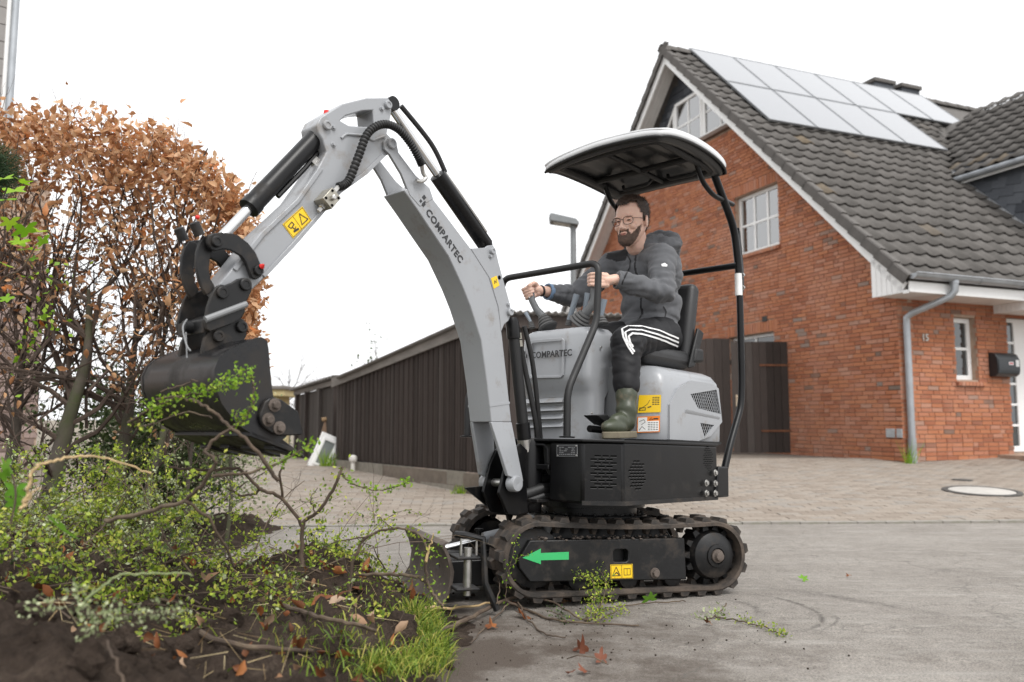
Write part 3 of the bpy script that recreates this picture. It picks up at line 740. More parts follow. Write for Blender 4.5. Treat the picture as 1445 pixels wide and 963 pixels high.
for i in range(11):
    a = 0.17 + i * 0.335
    for j in range(14):
        y = -0.4 + j * 0.30 + 0.15
        if y > valley_y(a) - .05: continue
        o_ = dp_(a, y); ex = Vector((0, -1, 0)); ey = Vector((cs, 0, sn)); ez = Vector((-sn, 0, cs))
        M = Matrix(((ex.x, ey.x, ez.x, o_.x), (ex.y, ey.y, ez.y, o_.y), (ex.z, ey.z, ez.z, o_.z), (0, 0, 0, 1))) @ Matrix.Rotation(random.gauss(0, .006), 4, 'Y')
        A = np.array(M); k = len(V) * len(tvn); V.append(tvn @ A[:3, :3].T + A[:3, 3]); F += [tuple(q + k for q in f) for f in tf]
o = link('roof_tile', np_mesh('dormer_tiles', np.vstack(V), F, M_TILE), dor); o['kind'] = 'stuff'
MB().tube([dp_(-.05, -.55, -.06), dp_(-.05, valley_y(0) - .12, -.06)], 0.06, 10).build('dormer_gutter', M_ZINC, dor, smooth=True)
MB().hexa([Vector((dx0 - .17, -.5, dpz - .17)), Vector((dx0 - .14, -.5, dpz - .17)), Vector((dx0 - .14, 2.0, dpz - .17)), Vector((dx0 - .17, 2.0, dpz - .17)), Vector((dx0 - .17, -.5, dpz - .03)), Vector((dx0 - .14, -.5, dpz - .03)), Vector((dx0 - .14, 2.0, dpz - .03)), Vector((dx0 - .17, 2.0, dpz - .03))]).build('dormer_fascia', M_WHITE, dor)
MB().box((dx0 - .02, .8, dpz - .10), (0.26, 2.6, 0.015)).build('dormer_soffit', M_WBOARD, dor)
# lead flashing along cheek and valley
M_LEAD = pm('lead', (0.36, 0.37, 0.38), 0.6, 0.2, var=0.2, scale=7, bump=0.3, bscale=20)
MB().hexa([Vector((dx0 - .12, 0.0, roof_z(0.0) + .035)), Vector((dx0, 0.0, roof_z(0) + .035)), Vector((dx0, 2.3, roof_z(2.3) + .035)), Vector((dx0 - .12, 2.3, roof_z(2.3) + .035)), Vector((dx0 - .12, 0, roof_z(0) + .045)), Vector((dx0, 0, roof_z(0) + .05)), Vector((dx0, 2.3, roof_z(2.3) + .05)), Vector((dx0 - .12, 2.3, roof_z(2.3) + .045))]).build('flashing', M_LEAD, dor)
a0, a1 = dp_(-.1, valley_y(-.1), .03), dp_(0.75, valley_y(0.75), .03)
MB().hexa([a0 + Vector((-.16, .05, .03)), a0 + Vector((.02, 0.02, .03)), a1 + Vector((.02, .02, .03)), a1 + Vector((-.16, .05, .03)), a0 + Vector((-.16, .05, .05)), a0 + Vector((.02, 0.02, .05)), a1 + Vector((.02, .02, .05)), a1 + Vector((-.16, .05, .05))]).build('flashing', M_LEAD, dor)
# solar panels ------------------------------------------------------------------------
def m_pv():
    m, nt, b = new_mat('solar_glass'); b.inputs['Base Color'].default_value = (0.045, 0.05, 0.065, 1); b.inputs['Roughness'].default_value = 0.16
    b.inputs['Specular IOR Level'].default_value = 1.0; b.inputs['Coat Weight'].default_value = 1.0; b.inputs['Coat Roughness'].default_value = 0.12; b.inputs['Coat IOR'].default_value = 2.0
    return m
M_PV = m_pv(); M_ALU = pm('aluminium', (0.30, 0.31, 0.32), 0.4, 0.7)
PW, PH = 1.165, 1.80
s0 = (2.98 + 0.58) / S2
ordn = ['first', 'second', 'third', 'fourth', 'fifth', 'sixth']
for rI, n in ((0, 4), (1, 6)):
    for k in range(n):
        x0 = 0.24 + k * PW; sa = s0 + rI * PH; o_ = rp(x0 + PW / 2, sa + PH / 2, 0.075)
        M = HM @ Matrix(((1, 0, 0, o_.x), (0, S2, -S2, o_.y), (0, S2, S2, o_.z), (0, 0, 0, 1)))
        pv = thing('solar_panel', 'solar panel in the %s row on the roof, %s from the gable edge' % ('upper' if rI else 'lower', ordn[k]), 'solar panel', M, 'solar panels on the house roof')
        MB().prism([(-PW / 2 + .01, -PH / 2 + .01), (PW / 2 - .01, -PH / 2 + .01), (PW / 2 - .01, PH / 2 - .01), (-PW / 2 + .01, PH / 2 - .01)], lambda a, b_, h: Vector((a, b_, h)), -.02, .022,
                   [[(-PW / 2 + .025, -PH / 2 + .025), (PW / 2 - .025, -PH / 2 + .025), (PW / 2 - .025, PH / 2 - .025), (-PW / 2 + .025, PH / 2 - .025)]]).build('frame', M_ALU, pv)
        MB().box((0, 0, 0.006), (PW - .045, PH - .045, 0.02)).build('glass', M_PV, pv)
        for sy in (-.6, .6): MB().box((0, sy, -.045), (PW - .01, .04, .045)).build('rail', M_ALU, pv)
# grey patch of replaced tiles / snow hook is part of the tile field
# mailbox on the wall -------------------------------------------------------------------
M_BOX = pm('mailbox_paint', (0.016, 0.02, 0.024), 0.32, var=0.15)
mbx = thing('mailbox', 'dark anthracite wall mailbox with rounded front beside the front door', 'mailbox', HM @ Matrix.Translation((2.11, -0.004, 1.475)))
prof = [(0, -.19), (-.10, -.185), (-.155, -.14), (-.165, -.02), (-.155, .10), (-.12, .165), (-.05, .19), (0, .19)]
MB().prism(prof, lambda a, z, h: Vector((h, a, z)), -.245, .245).build('body', M_BOX, mbx, bevel=0.012)
MB().prism([(-.167, -.10), (-.171, -.01), (-.166, .085), (-.162, .085), (-.166, -.01), (-.162, -.10)], lambda a, z, h: Vector((h, a, z)), -.235, .235).build('flap', M_BOX, mbx, bevel=0.002)
M_PRED = pm('red_print', (0.45, 0.03, 0.05), 0.5); M_SIL = pm('silver_plastic', (0.6, 0.6, 0.6), 0.4)
MB().box((0.03, -.1735, .015), (0.10, .004, .045)).build('badge', M_WHITE, mbx)
MB().box((0.03, -.1765, .015), (0.08, .003, .022)).build('badge_print', M_PRED, mbx)
MB().box((0.17, -.174, .02), (0.075, .006, .105)).build('name_plate', M_SIL, mbx, bevel=0.02)
# ------------------------------------------------------------------ dark timber shed, fence, gate, yard clutter
M_PLANK = piece_mat('dark_plank', [(0, (0.038, 0.029, 0.025)), (0.5, (0.052, 0.040, 0.035)), (0.9, (0.066, 0.052, 0.046)), (1, (0.095, 0.082, 0.074))], 0.75, 9, 0.35, stretch=(8, 8, 0.5), blotch=0.55)
M_DARKW = pm('dark_backing', (0.018, 0.014, 0.012), 0.85)
M_GREYW = pm('weathered_board', (0.20, 0.185, 0.17), 0.85, var=0.25, scale=4, bump=0.3, bscale=30, stretch=(1, 1, 4))
M_CORR = pm('corrugated_sheet', (0.16, 0.15, 0.14), 0.8, var=0.25, scale=5)
M_BLOCK = piece_mat('block', [(0, (0.27, 0.25, 0.21)), (0.6, (0.35, 0.325, 0.28)), (1, (0.33, 0.27, 0.23))], 0.92, 14, 0.5, blotch=0.5)
SA = atY(690, 700, 8.35); SB = Vector((-2.42, 11.2, 0))           # shed corner near the machine, far corner
def wallrun(root, A, B, zb, ztA, ztB, w, name, mat, thick=0.022, cap=300, lap=0.0, gap=0.006, jit=0.003):
    d = (B - A); d.z = 0; L = d.length; d = d / L; n = Vector((d.y, -d.x, 0))
    k = int(L / w); w = L / k
    for i in range(k):
        s0, s1 = i * w + gap / 2, (i + 1) * w - gap / 2
        h0 = ztA + (ztB - ztA) * s0 / L; h1 = ztA + (ztB - ztA) * s1 / L
        j = random.gauss(0, jit) + (0.016 if i % 2 else 0) * (1 if lap else 0); a = A + d * s0 + n * j; b = A + d * s1 + n * j; t = n * thick
        zz = zb + random.gauss(0, 0.004)
        m = MB(); q = lambda p, z: Vector((p.x, p.y, z)); c = 0.004
        m.hexa([q(a, zz), q(b, zz), q(b + t - d * c, zz), q(a + t + d * c, zz), q(a, h0), q(b, h1), q(b + t - d * c, h1), q(a + t + d * c, h0)])
        m.build(name, mat, root)
    return d, n, L
shed = thing('shed', 'dark brown board-clad shed with corrugated roof on a pale block footing', 'shed')
zS = 1.84
d1 = (SB - SA); d1.z = 0; d1.normalize(); n1 = Vector((d1.y, -d1.x, 0))
if n1.dot(Vector((0, -1, 0))) < 0: n1 = -n1
# side wall (boards run up; sloping top), front wall facing the road
A2 = Vector((SA.x, SA.y, 0)); C2 = A2 + Vector((1.52, 0.30, 0)); d2 = (C2 - A2).normalized(); n2 = Vector((d2.y, -d2.x, 0))
def run(root, A, B, zb, ztA, ztB, w, nrm, lap=1):
    d = (B - A); d.z = 0; L = d.length; d = d / L; k = int(round(L / w)); w = L / k
    for i in range(k):
        s0, s1 = i * w + .003, (i + 1) * w - .003
        h0 = ztA + (ztB - ztA) * s0 / L; h1 = ztA + (ztB - ztA) * s1 / L
        j = random.gauss(0, .002) + (0.009 if i % 2 else 0) * lap
        a, b = A + d * s0 + nrm * j, A + d * s1 + nrm * j; t = nrm * .02; zz = zb + random.gauss(0, .004); c = d * .005
        q = lambda p, z: Vector((p.x, p.y, z))
        MB().hexa([q(a, zz), q(b, zz), q(b + t - c, zz), q(a + t + c, zz), q(a, h0), q(b, h1), q(b + t - c, h1), q(a + t + c, h0)]).build('board', M_PLANK, root)
zl = 1.34
run(shed, A2, SB, 0.235, zS - .06, zl - .03, 0.056, n1)
run(shed, A2, C2, 0.235, zS - .06, zS - .06, 0.10, n2)
D2 = C2 + d1 * 3.2; E2 = Vector((SB.x, SB.y, 0))
def q3(p, z): return Vector((p.x, p.y, z))
core = MB(); i1 = -n1 * .03 - n2 * 0.0; 
P4 = [A2 - n1 * .02 - n2 * .02, C2 - n2 * .02, D2, E2 - n1 * .02]
core.hexa([q3(P4[0], 0.2), q3(P4[1], .2), q3(P4[2], .2), q3(P4[3], .2), q3(P4[0], zS - .07), q3(P4[1], zS - .07), q3(P4[2], zl - .05), q3(P4[3], zl - .05)]).build('wall_core', M_DARKW, shed)
# corrugated roof sheet, waves across the fall
V = []; F = []; nw = 110
Wd = (C2 - A2).length
for i in range(nw + 1):
    s = -0.12 + (Wd + .24) * i / nw; zw = 0.016 * math.sin(2 * pi * s / 0.076)
    for t in (-0.14, 3.40): p = A2 + d2 * s + d1 * t; V.append((p.x, p.y, zS + (zl - zS) * (t / 3.21) + .045 + zw))
for i in range(nw): F.append((2 * i, 2 * i + 2, 2 * i + 3, 2 * i + 1))
o = link('roof_sheet', np_mesh('roof_sheet', V, F, M_CORR, smooth=True), shed); m = o.modifiers.new('thick', 'SOLIDIFY'); m.thickness = 0.008
def bargeb(root, p, q, z0, z1, nrm, h=.13, th=.025, name='fascia_board', mat=None):
    a, b = p + nrm * .036, q + nrm * .036; t = nrm * th
    MB().hexa([q3(a, z0 - h), q3(b, z1 - h), q3(b + t, z1 - h), q3(a + t, z0 - h), q3(a, z0), q3(b, z1), q3(b + t, z1), q3(a + t, z0)]).build(name, mat or M_GREYW, root)
bargeb(shed, A2 - d1 * .12, SB + d1 * .12, zS + .05, zl + .02, n1)
bargeb(shed, A2 - d2 * .08, C2 + d2 * .08, zS + .03, zS + .03, n2, mat=M_PLANK)
# block footing, course by course under both faces
for (A, B, nrm) in ((A2, SB, n1), (A2, C2, n2)):
    d = (B - A); d.z = 0; L = d.length; d.normalize()
    for r_ in range(2):
        s = -0.0 if r_ == 0 else -0.18
        while s < L:
            a, b = max(s, 0.004), min(s + .36, L); z1 = 0.228 - r_ * .155; z0 = z1 - .147; pa, pb = A + d * a, A + d * b
            if b - a > .05:
                f = nrm * (.045 + random.gauss(0, .003)); k = -nrm * .1
                MB().hexa([q3(pa + k, z0), q3(pb + k, z0), q3(pb + f, z0), q3(pa + f, z0), q3(pa + k, z1), q3(pb + k, z1), q3(pb + f, z1), q3(pa + f, z1)]).build('footing_block', M_BLOCK, shed)
            s += .368
MB().hexa([q3(A2 - n1 * .1 + n2 * .02, -.25), q3(SB - n1 * .1, -.25), q3(SB + n1 * .035, -.25), q3(A2 + n1 * .035 + n2 * .03, -.25), q3(A2 - n1 * .1 + n2 * .02, .215), q3(SB - n1 * .1, .215), q3(SB + n1 * .035, .215), q3(A2 + n1 * .035 + n2 * .03, .215)]).build('footing', M_JOINT, shed)
# vent with white cowl on the shed wall
pv_ = atY(508, 645, 10.6)
vent = thing('vent_pipe', 'white vent cowl on a short pipe at the foot of the shed wall', 'vent pipe', Matrix.Translation(Vector((pv_.x, pv_.y, 0)) + n1 * .10))
M_DWHITE = pm('dirty_white', (0.62, 0.60, 0.56), 0.6, var=0.2, scale=12)
MB().cyl((0, 0, .05), (0, 0, .25), .028, 14).build('pipe', M_DWHITE, vent, smooth=True)
MB().lathe([(.02, -.01), (.048, 0), (.058, .03), (.050, .06), (.025, .08), (0, .085)], (0, 0, .24), (0, 0, 1), 18).build('cowl', M_DWHITE, vent, smooth=True)
# lean-to further back -------------------------------------------------------------------
lean = thing('lean_to', 'low lean-to of wide dark boards behind the shed with corrugated roof edge', 'lean-to')
LA = Vector((-2.50, 11.5, 0)); LB = Vector((-3.52, 13.3, 0)); dl = (LB - LA).normalized(); nl = Vector((dl.y, -dl.x, 0)); nl = nl if nl.y < 0 else -nl
M_PLANKG = piece_mat('grey_plank', [(0, (0.05, 0.042, 0.036)), (0.6, (0.085, 0.074, 0.066)), (1, (0.12, 0.105, 0.095))], 0.8, 8, 0.3, stretch=(8, 8, .5), blotch=.5)
L_ = (LB - LA).length; k = 9
for i in range(k):
    s0, s1 = i * L_ / k + .006, (i + 1) * L_ / k - .006; a, b = LA + dl * s0, LA + dl * s1; t = nl * .025
    zt = lambda s: 1.27 - .09 * s / L_
    MB().hexa([q3(a, .1), q3(b, .1), q3(b + t, .1), q3(a + t, .1), q3(a, zt(s0)), q3(b, zt(s1)), q3(b + t, zt(s1)), q3(a + t, zt(s0))]).build('board', M_PLANKG, lean)
for s in (0.0, .36, .72, 1.0):
    a = LA + dl * (L_ * s - .04); b = LA + dl * (L_ * s + .04)
    MB().hexa([q3(a, .05), q3(b, .05), q3(b + nl * .07, .05), q3(a + nl * .07, .05), q3(a, 1.29 - .09 * s), q3(b, 1.29 - .09 * s), q3(b + nl * .07, 1.29 - .09 * s), q3(a + nl * .07, 1.29 - .09 * s)]).build('post', M_PLANK, lean)
MB().hexa([q3(LA - nl * .03, .1), q3(LB - nl * .03, .1), q3(LB + dl * 0 + Vector((1.5, 1, 0)), .1), q3(LA + Vector((1.5, 1, 0)), .1), q3(LA - nl * .03, 1.28), q3(LB - nl * .03, 1.19), q3(LB + Vector((1.5, 1, 0)), 1.22), q3(LA + Vector((1.5, 1, 0)), 1.31)]).build('wall_core', M_DARKW, lean)
bargeb(lean, LA - dl * .1, LB + dl * .15, 1.35, 1.25, nl, h=.07)
V = []; F = []; nw = 60
for i in range(nw + 1):
    s = -.1 + (L_ + .3) * i / nw; zw = .022 * math.sin(2 * pi * s / .15)
    for t in (.12, -1.4): p = LA + dl * s + nl * t; V.append((p.x, p.y, 1.385 - .1 * s / L_ + zw - t * .05))
for i in range(nw): F.append((2 * i, 2 * i + 2, 2 * i + 3, 2 * i + 1))
o = link('roof_sheet', np_mesh('roof_sheet', V, F, M_CORR, smooth=True), lean); m = o.modifiers.new('thick', 'SOLIDIFY'); m.thickness = 0.01
# discarded window leaning on the shed ----------------------------------------------------
c0 = atY(432, 657, 11.12)
wz = gz(c0.x, 11.12)
ow = thing('discarded_window', 'discarded white window sash with a handle leaning against the shed corner', 'window')
bx = Vector((0.90, 0.44, 0)).normalized(); lean_n = Vector((.34, .28, .90)); W_, Hh = .31, .50
O_ = Vector((c0.x + .02, 11.12, wz + .01)); ez = Vector((0.34, 0.16, .86)).normalized(); ex = (bx - ez * bx.dot(ez)).normalized(); ey = ez.cross(ex)
ow.matrix_world = Matrix(((ex.x, ey.x, ez.x, O_.x), (ex.y, ey.y, ez.y, O_.y), (ex.z, ey.z, ez.z, O_.z), (0, 0, 0, 1)))
fnW = lambda x, z, h: Vector((x, h, z))
M_OAK = pm('bare_wood', (0.36, 0.24, 0.13), 0.7, var=.2)
MB().prism([(0, 0), (W_, 0), (W_, Hh), (0, Hh)], fnW, 0.0, .05, [[(.05, .05), (W_ - .05, .05), (W_ - .05, Hh - .05), (.05, Hh - .05)]]).build('frame', M_WHITE, ow, bevel=.005)
MB().prism([(.045, .045), (W_ - .045, .045), (W_ - .045, Hh - .045), (.045, Hh - .045)], fnW, -.012, .03, [[(.08, .08), (W_ - .08, .08), (W_ - .08, Hh - .09), (.08, Hh - .09)]]).build('sash', M_WHITE, ow, bevel=.005)
M_PANEG = glass_mat('grey_pane', (0.20, 0.22, 0.215), .08)
MB().prism([(.075, .075), (W_ - .075, .075), (W_ - .075, Hh - .085), (.075, Hh - .085)], fnW, .006, .014).build('pane', M_PANEG, ow)
MB().box((W_ - .06, -.03, Hh * .45), (.022, .03, .06)).box((W_ - .06, -.05, Hh * .45 + .05), (.018, .018, .11)).build('handle', M_WHITE, ow, bevel=.003)
MB().prism([(W_ + .001, 0), (W_ + .012, 0), (W_ + .012, Hh), (W_ + .001, Hh)], fnW, .002, .048).build('edge_strip', M_OAK, ow)
MB().prism([(.02, .0), (W_ + .05, 0), (W_ + .05, Hh - .08), (.02, Hh - .08)], fnW, .055, .11).build('second_frame', M_WHITE, ow, bevel=.005)
tp = atY(452, 600, 11.75)
post = thing('timber_post', 'short brown timber post with a cross piece leaning against the lean-to boards', 'post', Matrix.Translation((tp.x, 11.75, gz(tp.x, 11.75) - .01)))
M_TIMB = pm('timber', (0.20, 0.13, 0.085), 0.85, var=.3, scale=9, stretch=(1, 1, .2), bump=.3)
MB().hexa([Vector(t) for t in ((-.09, -.03, 0), (-.0, -.03, 0), (0, .04, 0), (-.09, .04, 0), (.03, .15, .62), (.12, .15, .62), (.12, .22, .62), (.03, .22, .62))]).build('upright', M_TIMB, post, bevel=.004)
MB().tube([(-.01, .13, .61), (.13, .15, .63)], .030, 10).build('cross_piece', M_OAK, post)
# board fence with gate, between shed and house ---------------------------------------------
GA = HK + hg * 2.36; GA.z = 0; FD = Vector((-1, -0.02, 0)).normalized(); FN = Vector((0.02, -1, 0)).normalized()
fence = thing('board_fence', 'tall dark brown board fence behind the digger seat beside the house', 'fence')
gate = thing('yard_gate', 'dark brown board gate with rusty strap hinges and pale handle beside the brick gable', 'gate')
GZ = gz(3, 13.9); HT = 1.98
def fb_(root, s0, s1, zt, th=.024, j=None):
    j = random.gauss(0, .003) if j is None else j; a, b = GA + FD * s0 + FN * j, GA + FD * s1 + FN * j; t = FN * th
    MB().hexa([q3(b, GZ + .02), q3(a, GZ + .02), q3(a + t, GZ + .02), q3(b + t, GZ + .02), q3(b, GZ + zt), q3(a, GZ + zt), q3(a + t, GZ + zt), q3(b + t, GZ + zt)]).build('board', M_PLANK, root)
s = 0.02
for i in range(8): fb_(gate, s, s + .118, HT - .03 + random.gauss(0, .003)); s += .124
gw_ = s
s += .02
while s < 5.6: fb_(fence, s, s + .135, HT + .02 + random.gauss(0, .004)); s += .141
for z in (.35, 1.55):
    MB().hexa([q3(GA + FD * 5.6, GZ + z), q3(GA + FD * 1.0, GZ + z), q3(GA + FD * 1.0 - FN * .05, GZ + z), q3(GA + FD * 5.6 - FN * .05, GZ + z), q3(GA + FD * 5.6, GZ + z + .08), q3(GA + FD * 1.0, GZ + z + .08), q3(GA + FD * 1.0 - FN * .05, GZ + z + .08), q3(GA + FD * 5.6 - FN * .05, GZ + z + .08)]).build('rail', M_PLANK, fence)
M_RUST = pm('rust', (0.14, 0.055, 0.025), 0.85, var=.4, scale=14)
for z in (.38, 1.52):
    a, b = GA + FD * .0 + FN * .026, GA + FD * .52 + FN * .026; t = FN * .008
    MB().hexa([q3(b, GZ + z), q3(a, GZ + z), q3(a + t, GZ + z), q3(b + t, GZ + z), q3(b, GZ + z + .035), q3(a, GZ + z + .035), q3(a + t, GZ + z + .035), q3(b + t, GZ + z + .035)]).build('strap_hinge', M_RUST, gate)
hp = GA + FD * .93 + FN * .03; M_BRASS = pm('pale_handle', (0.55, 0.45, 0.33), .4, .4)
hd = MB(); hd.box(q3(hp, GZ + .92), (.035, .012, .2)); hd.tube([q3(hp, GZ + .98), q3(hp + FN * .05, GZ + .98), q3(hp + FN * .055 - FD * .09, GZ + .98)], .011, 8); hd.build('handle', M_BRASS, gate, smooth=True)
# street lamp --------------------------------------------------------------------------------
lp = atY(810, 470, 15.0)
lamp = thing('street_lamp', 'grey street lamp with flat rectangular head above the shed roof', 'street lamp', Matrix.Translation((lp.x, 15.0, gz(lp.x, 15.0))))
M_LAMP = pm('lamp_grey', (0.20, 0.21, 0.215), .55, .2, var=.12)
zt = atY(810, 316, 15.0).z - gz(0, 15)
MB().tube([(0, 0, 0), (0, 0, zt)], [.07, .055], 14).build('pole', M_LAMP, lamp, smooth=True)
hx = (797 - 810) / FPX * 15
MB().prism([(-.27, .0), (.25, .0), (.28, .05), (.22, .12), (-.25, .155), (-.29, .12)], lambda a, b, h: Vector((hx + a, h, zt + b - .02 - a * .16)), -.17, .17).build('head', M_LAMP, lamp, bevel=.012)
MB().prism([(-.2, -.008), (.12, -.008), (.12, .004), (-.2, .004)], lambda a, b, h: Vector((hx + a, h, zt + b - .02 - a * .16)), -.13, .13).build('lens', pm('lamp_lens', (.35, .36, .36), .25), lamp)
MB().lathe([(.06, -.1), (.072, -.06), (.072, .04), (.05, .06)], (0, 0, zt), (0, 0, 1), 14).build('collar', M_LAMP, lamp, smooth=True)
# little yellowish hut roof far left behind the bucket --------------------------------------------
hq = atY(396, 560, 16.0)
hut = thing('garden_hut', 'small pale yellow garden hut with flat grey roof seen behind the bucket', 'hut', Matrix.Translation((hq.x - .55, 16.4, .1)))
M_YEL = pm('yellow_render', (0.50, 0.42, 0.22), .9, var=.12)
MB().box((0, 0, .62), (1.0, .9, 1.24)).build('wall', M_YEL, hut)
MB().box((0, 0, 1.21), (1.35, 1.2, .14)).build('eaves_band', M_YEL, hut, bevel=.01)
MB().box((0, 0, 1.31), (1.42, 1.28, .07)).build('roof', M_GREYW, hut, bevel=.01)
MB().box((.25, -.462, .60), (.42, .03, .8)).build('door', M_PLANKG, hut)
# neighbour's house at the left edge -----------------------------------------------------------------
nb = thing('neighbour_house', 'pinkish grey brick house gable with white corner trim at the left edge', 'house')
ND = 9.0; xr = atY(15, 80, ND).x + .04
M_NB = piece_mat('old_brick', [(0, (.20, .15, .13)), (.5, (.32, .235, .205)), (1, (.40, .31, .28))], .92, 12, .4, blotch=.5)
M_NBW = pm('grey_render', (.27, .255, .245), .9, var=.12, scale=3, bump=.2)
xw = atY(58, 500, ND).x
nbw = MB().box((xw - 3.0, ND + 3, 1.6), (6.0, 6, 3.8)).build('wall', M_MORTAR, nb)
bm_ = MB()
zz = 0.0; k = 0
while zz < 2.6:
    x = xw - 1.9 - (.11 if k % 2 else 0)
    while x < xw:
        x1_ = min(x + .21, xw + .004)
        if x1_ - x > .03: bm_.box(((x + x1_) / 2, ND - .002 + random.gauss(0, .002), zz + .035), (x1_ - x, .03, .06))
        x += .222
    zz += .072; k += 1
o = bm_.build('brick', M_NB, nbw, fix=False); o['kind'] = 'stuff'
MB().box((xr - 2.0, ND + 2.6, 5.4), (4.0, 5.2, 2.9)).build('upper_wall', M_NBW, nb)
for k in range(14):
    MB().box((xr - 1.0, ND - .008, 4.1 + k * .2), (2.0, .03, .19)).build('cladding_board', M_NBW, nb)
MB().box((xr + .03, ND - .0, 5.4), (.11, .09, 2.9)).build('corner_trim', M_WHITE, nb, bevel=.01)
MB().tube([(xr + .05, ND - .07, 3.2), (xr + .05, ND - .07, 7.4)], .04, 12).build('downpipe', M_ZINC, nb, smooth=True)
m = MB(); m.hexa([Vector(t) for t in ((xr - 1.5, ND - .3, 5.6), (xr + .1, ND - .3, 6.9), (xr + .1, ND - .25, 6.9), (xr - 1.5, ND - .25, 5.6), (xr - 1.5, ND - .3, 5.8), (xr + .1, ND - .3, 7.1), (xr + .1, ND - .25, 7.1), (xr - 1.5, ND - .25, 5.8))]); m.build('barge_board', M_WHITE, nb)

# turn the neighbour's house about its street corner so that its side runs away from the road
cq = Vector((xw, ND, 0)); nb.matrix_world = Matrix.Translation(cq) @ Matrix.Rotation(R(42), 4, 'Z') @ Matrix.Translation(-cq)
# ------------------------------------------------------------------ mini excavator
DC = Vector((0.365, 3.89, road_z(0, 3.89))); TILT = math.atan(0.03)

def dirs(th):
    t = R(th); return Vector((-math.cos(t), -math.sin(t), 0)), Vector((math.sin(t), -math.cos(t), 0))
TH_U, TH_T = 48.0, 20.0
tF, tL = dirs(TH_T)
DM = Matrix.Translation(DC + Vector((0, 0, .012))) @ Matrix.Rotation(R(1.3), 4, -tL) @ Matrix.Rotation(-TILT, 4, 'X')      # nose slightly up on the loose soil
DR = DM.to_3x3()
uF, uL = dirs(TH_U); ZZ = Vector((0, 0, 1))
UF = Frame(DC, DR @ uF, DR @ uL, DR @ ZZ); TF = Frame(DC, DR @ tF, DR @ tL, DR @ ZZ)
def U(u, v, z): return uF * u + uL * v + ZZ * z           # upper body -> digger-local
def T(u, v, z): return tF * u + tL * v + ZZ * z           # undercarriage -> digger-local
def UP(px, py, v): u, z = UF.onV(px, py, v); return U(u, v, z)
def UU(px, py, u): v, z = UF.onU(px, py, u); return U(u, v, z)
def TP(px, py, v): u, z = TF.onV(px, py, v); return T(u, v, z)
dig = thing('mini_excavator', 'small grey and black tracked mini excavator with canopy and raised digging arm', 'excavator', DM)
M_GREY = pm('machine_grey', (0.285, 0.295, 0.31), 0.36, var=0.05, scale=3, dirt=(0.20, 0.17, 0.14), dirt_amt=0.16, dscale=7, rvar=.08, coat=.2, specks=.5)
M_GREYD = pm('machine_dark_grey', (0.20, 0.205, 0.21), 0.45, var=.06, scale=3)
M_BLACK = pm('black_paint', (0.0055, 0.0055, 0.006), 0.34, var=.25, scale=5, dirt=(0.030, 0.026, 0.022), dirt_amt=.12, dscale=7, rvar=.1, spec=.28)
M_BLACKM = pm('black_worn', (0.009, 0.009, 0.0095), 0.42, var=.3, scale=7, spec=.35, dirt=(0.050, 0.040, 0.032), dirt_amt=.36, dscale=9, bump=.15, bscale=50)
M_RUB = pm('track_rubber', (0.026, 0.022, 0.019), 0.80, var=.3, scale=8, dirt=(0.105, 0.080, 0.062), dirt_amt=.55, dscale=7, bump=.35, bscale=60)
M_PLAS = pm('black_plastic', (0.009, 0.009, 0.0095), 0.55, var=.15, scale=20, bump=.15, bscale=220)
M_CHROME = pm('chrome_rod', (0.62, 0.62, 0.62), 0.16, 1.0, var=.06)
M_STEEL = pm('bright_steel', (0.48, 0.47, 0.45), 0.34, .9, var=.2, scale=20)
M_MUD = pm('muddy_steel', (0.115, 0.092, 0.078), 0.85, var=.3, scale=6, dirt=(0.055, 0.043, 0.035), dirt_amt=.5, dscale=7, bump=.4, bscale=45)
M_YELL = pm('yellow_sticker', (0.80, 0.52, 0.01), 0.4, var=.04)
M_INK = pm('black_print', (0.018, 0.018, 0.02), 0.45)
M_GREEN = pm('green_sticker', (0.035, 0.42, 0.13), 0.45, var=.08)
M_ORANGE = pm('orange_print', (0.75, 0.20, 0.01), 0.45)
M_STW = pm('white_sticker', (0.78, 0.78, 0.76), 0.45)
M_RED = pm('red_cap', (0.65, 0.02, 0.015), 0.4)
M_LEV = pm('lever_grey', (0.14, 0.145, 0.15), 0.55, var=.08)
M_LEVB = pm('lever_bluegrey', (0.21, 0.245, 0.285), 0.5, var=.08)
def flat(pts, nrm, off=0.0012):      # thin sticker polygon -> list of points lifted along nrm
    return [p + nrm * off for p in pts]
def sticker(name, pts, nrm, mat, parent, off=0.0012, th=0.0006):
    a = flat(pts, nrm, off); b = flat(pts, nrm, off + th); n = len(pts)
    m = MB(); m.add(a + b, [tuple(range(n - 1, -1, -1)), tuple(range(n, 2 * n))] + [(i, (i + 1) % n, (i + 1) % n + n, i + n) for i in range(n)])
    return m.build(name, mat, parent)
def quadmap(p):                       # bilinear map over 4 corners (tl, tr, br, bl)
    return lambda s, t: (p[0] * (1 - s) + p[1] * s) * (1 - t) + (p[3] * (1 - s) + p[2] * s) * t
def outline(name, f, pts, w, nrm, mat, parent, off, closed=True):
    m = MB(); n = len(pts)
    for i in range(n if closed else n - 1):
        a, b = f(*pts[i]), f(*pts[(i + 1) % n]); d = (b - a).normalized(); s = d.cross(nrm).normalized() * w / 2
        q = [a - s - d * w / 2, b - s + d * w / 2, b + s + d * w / 2, a + s - d * w / 2]
        z = nrm * (off + .00002 * i); m.add([p + z for p in q], [(0, 1, 2, 3)])
    return m.build(name, mat, parent, fix=False)
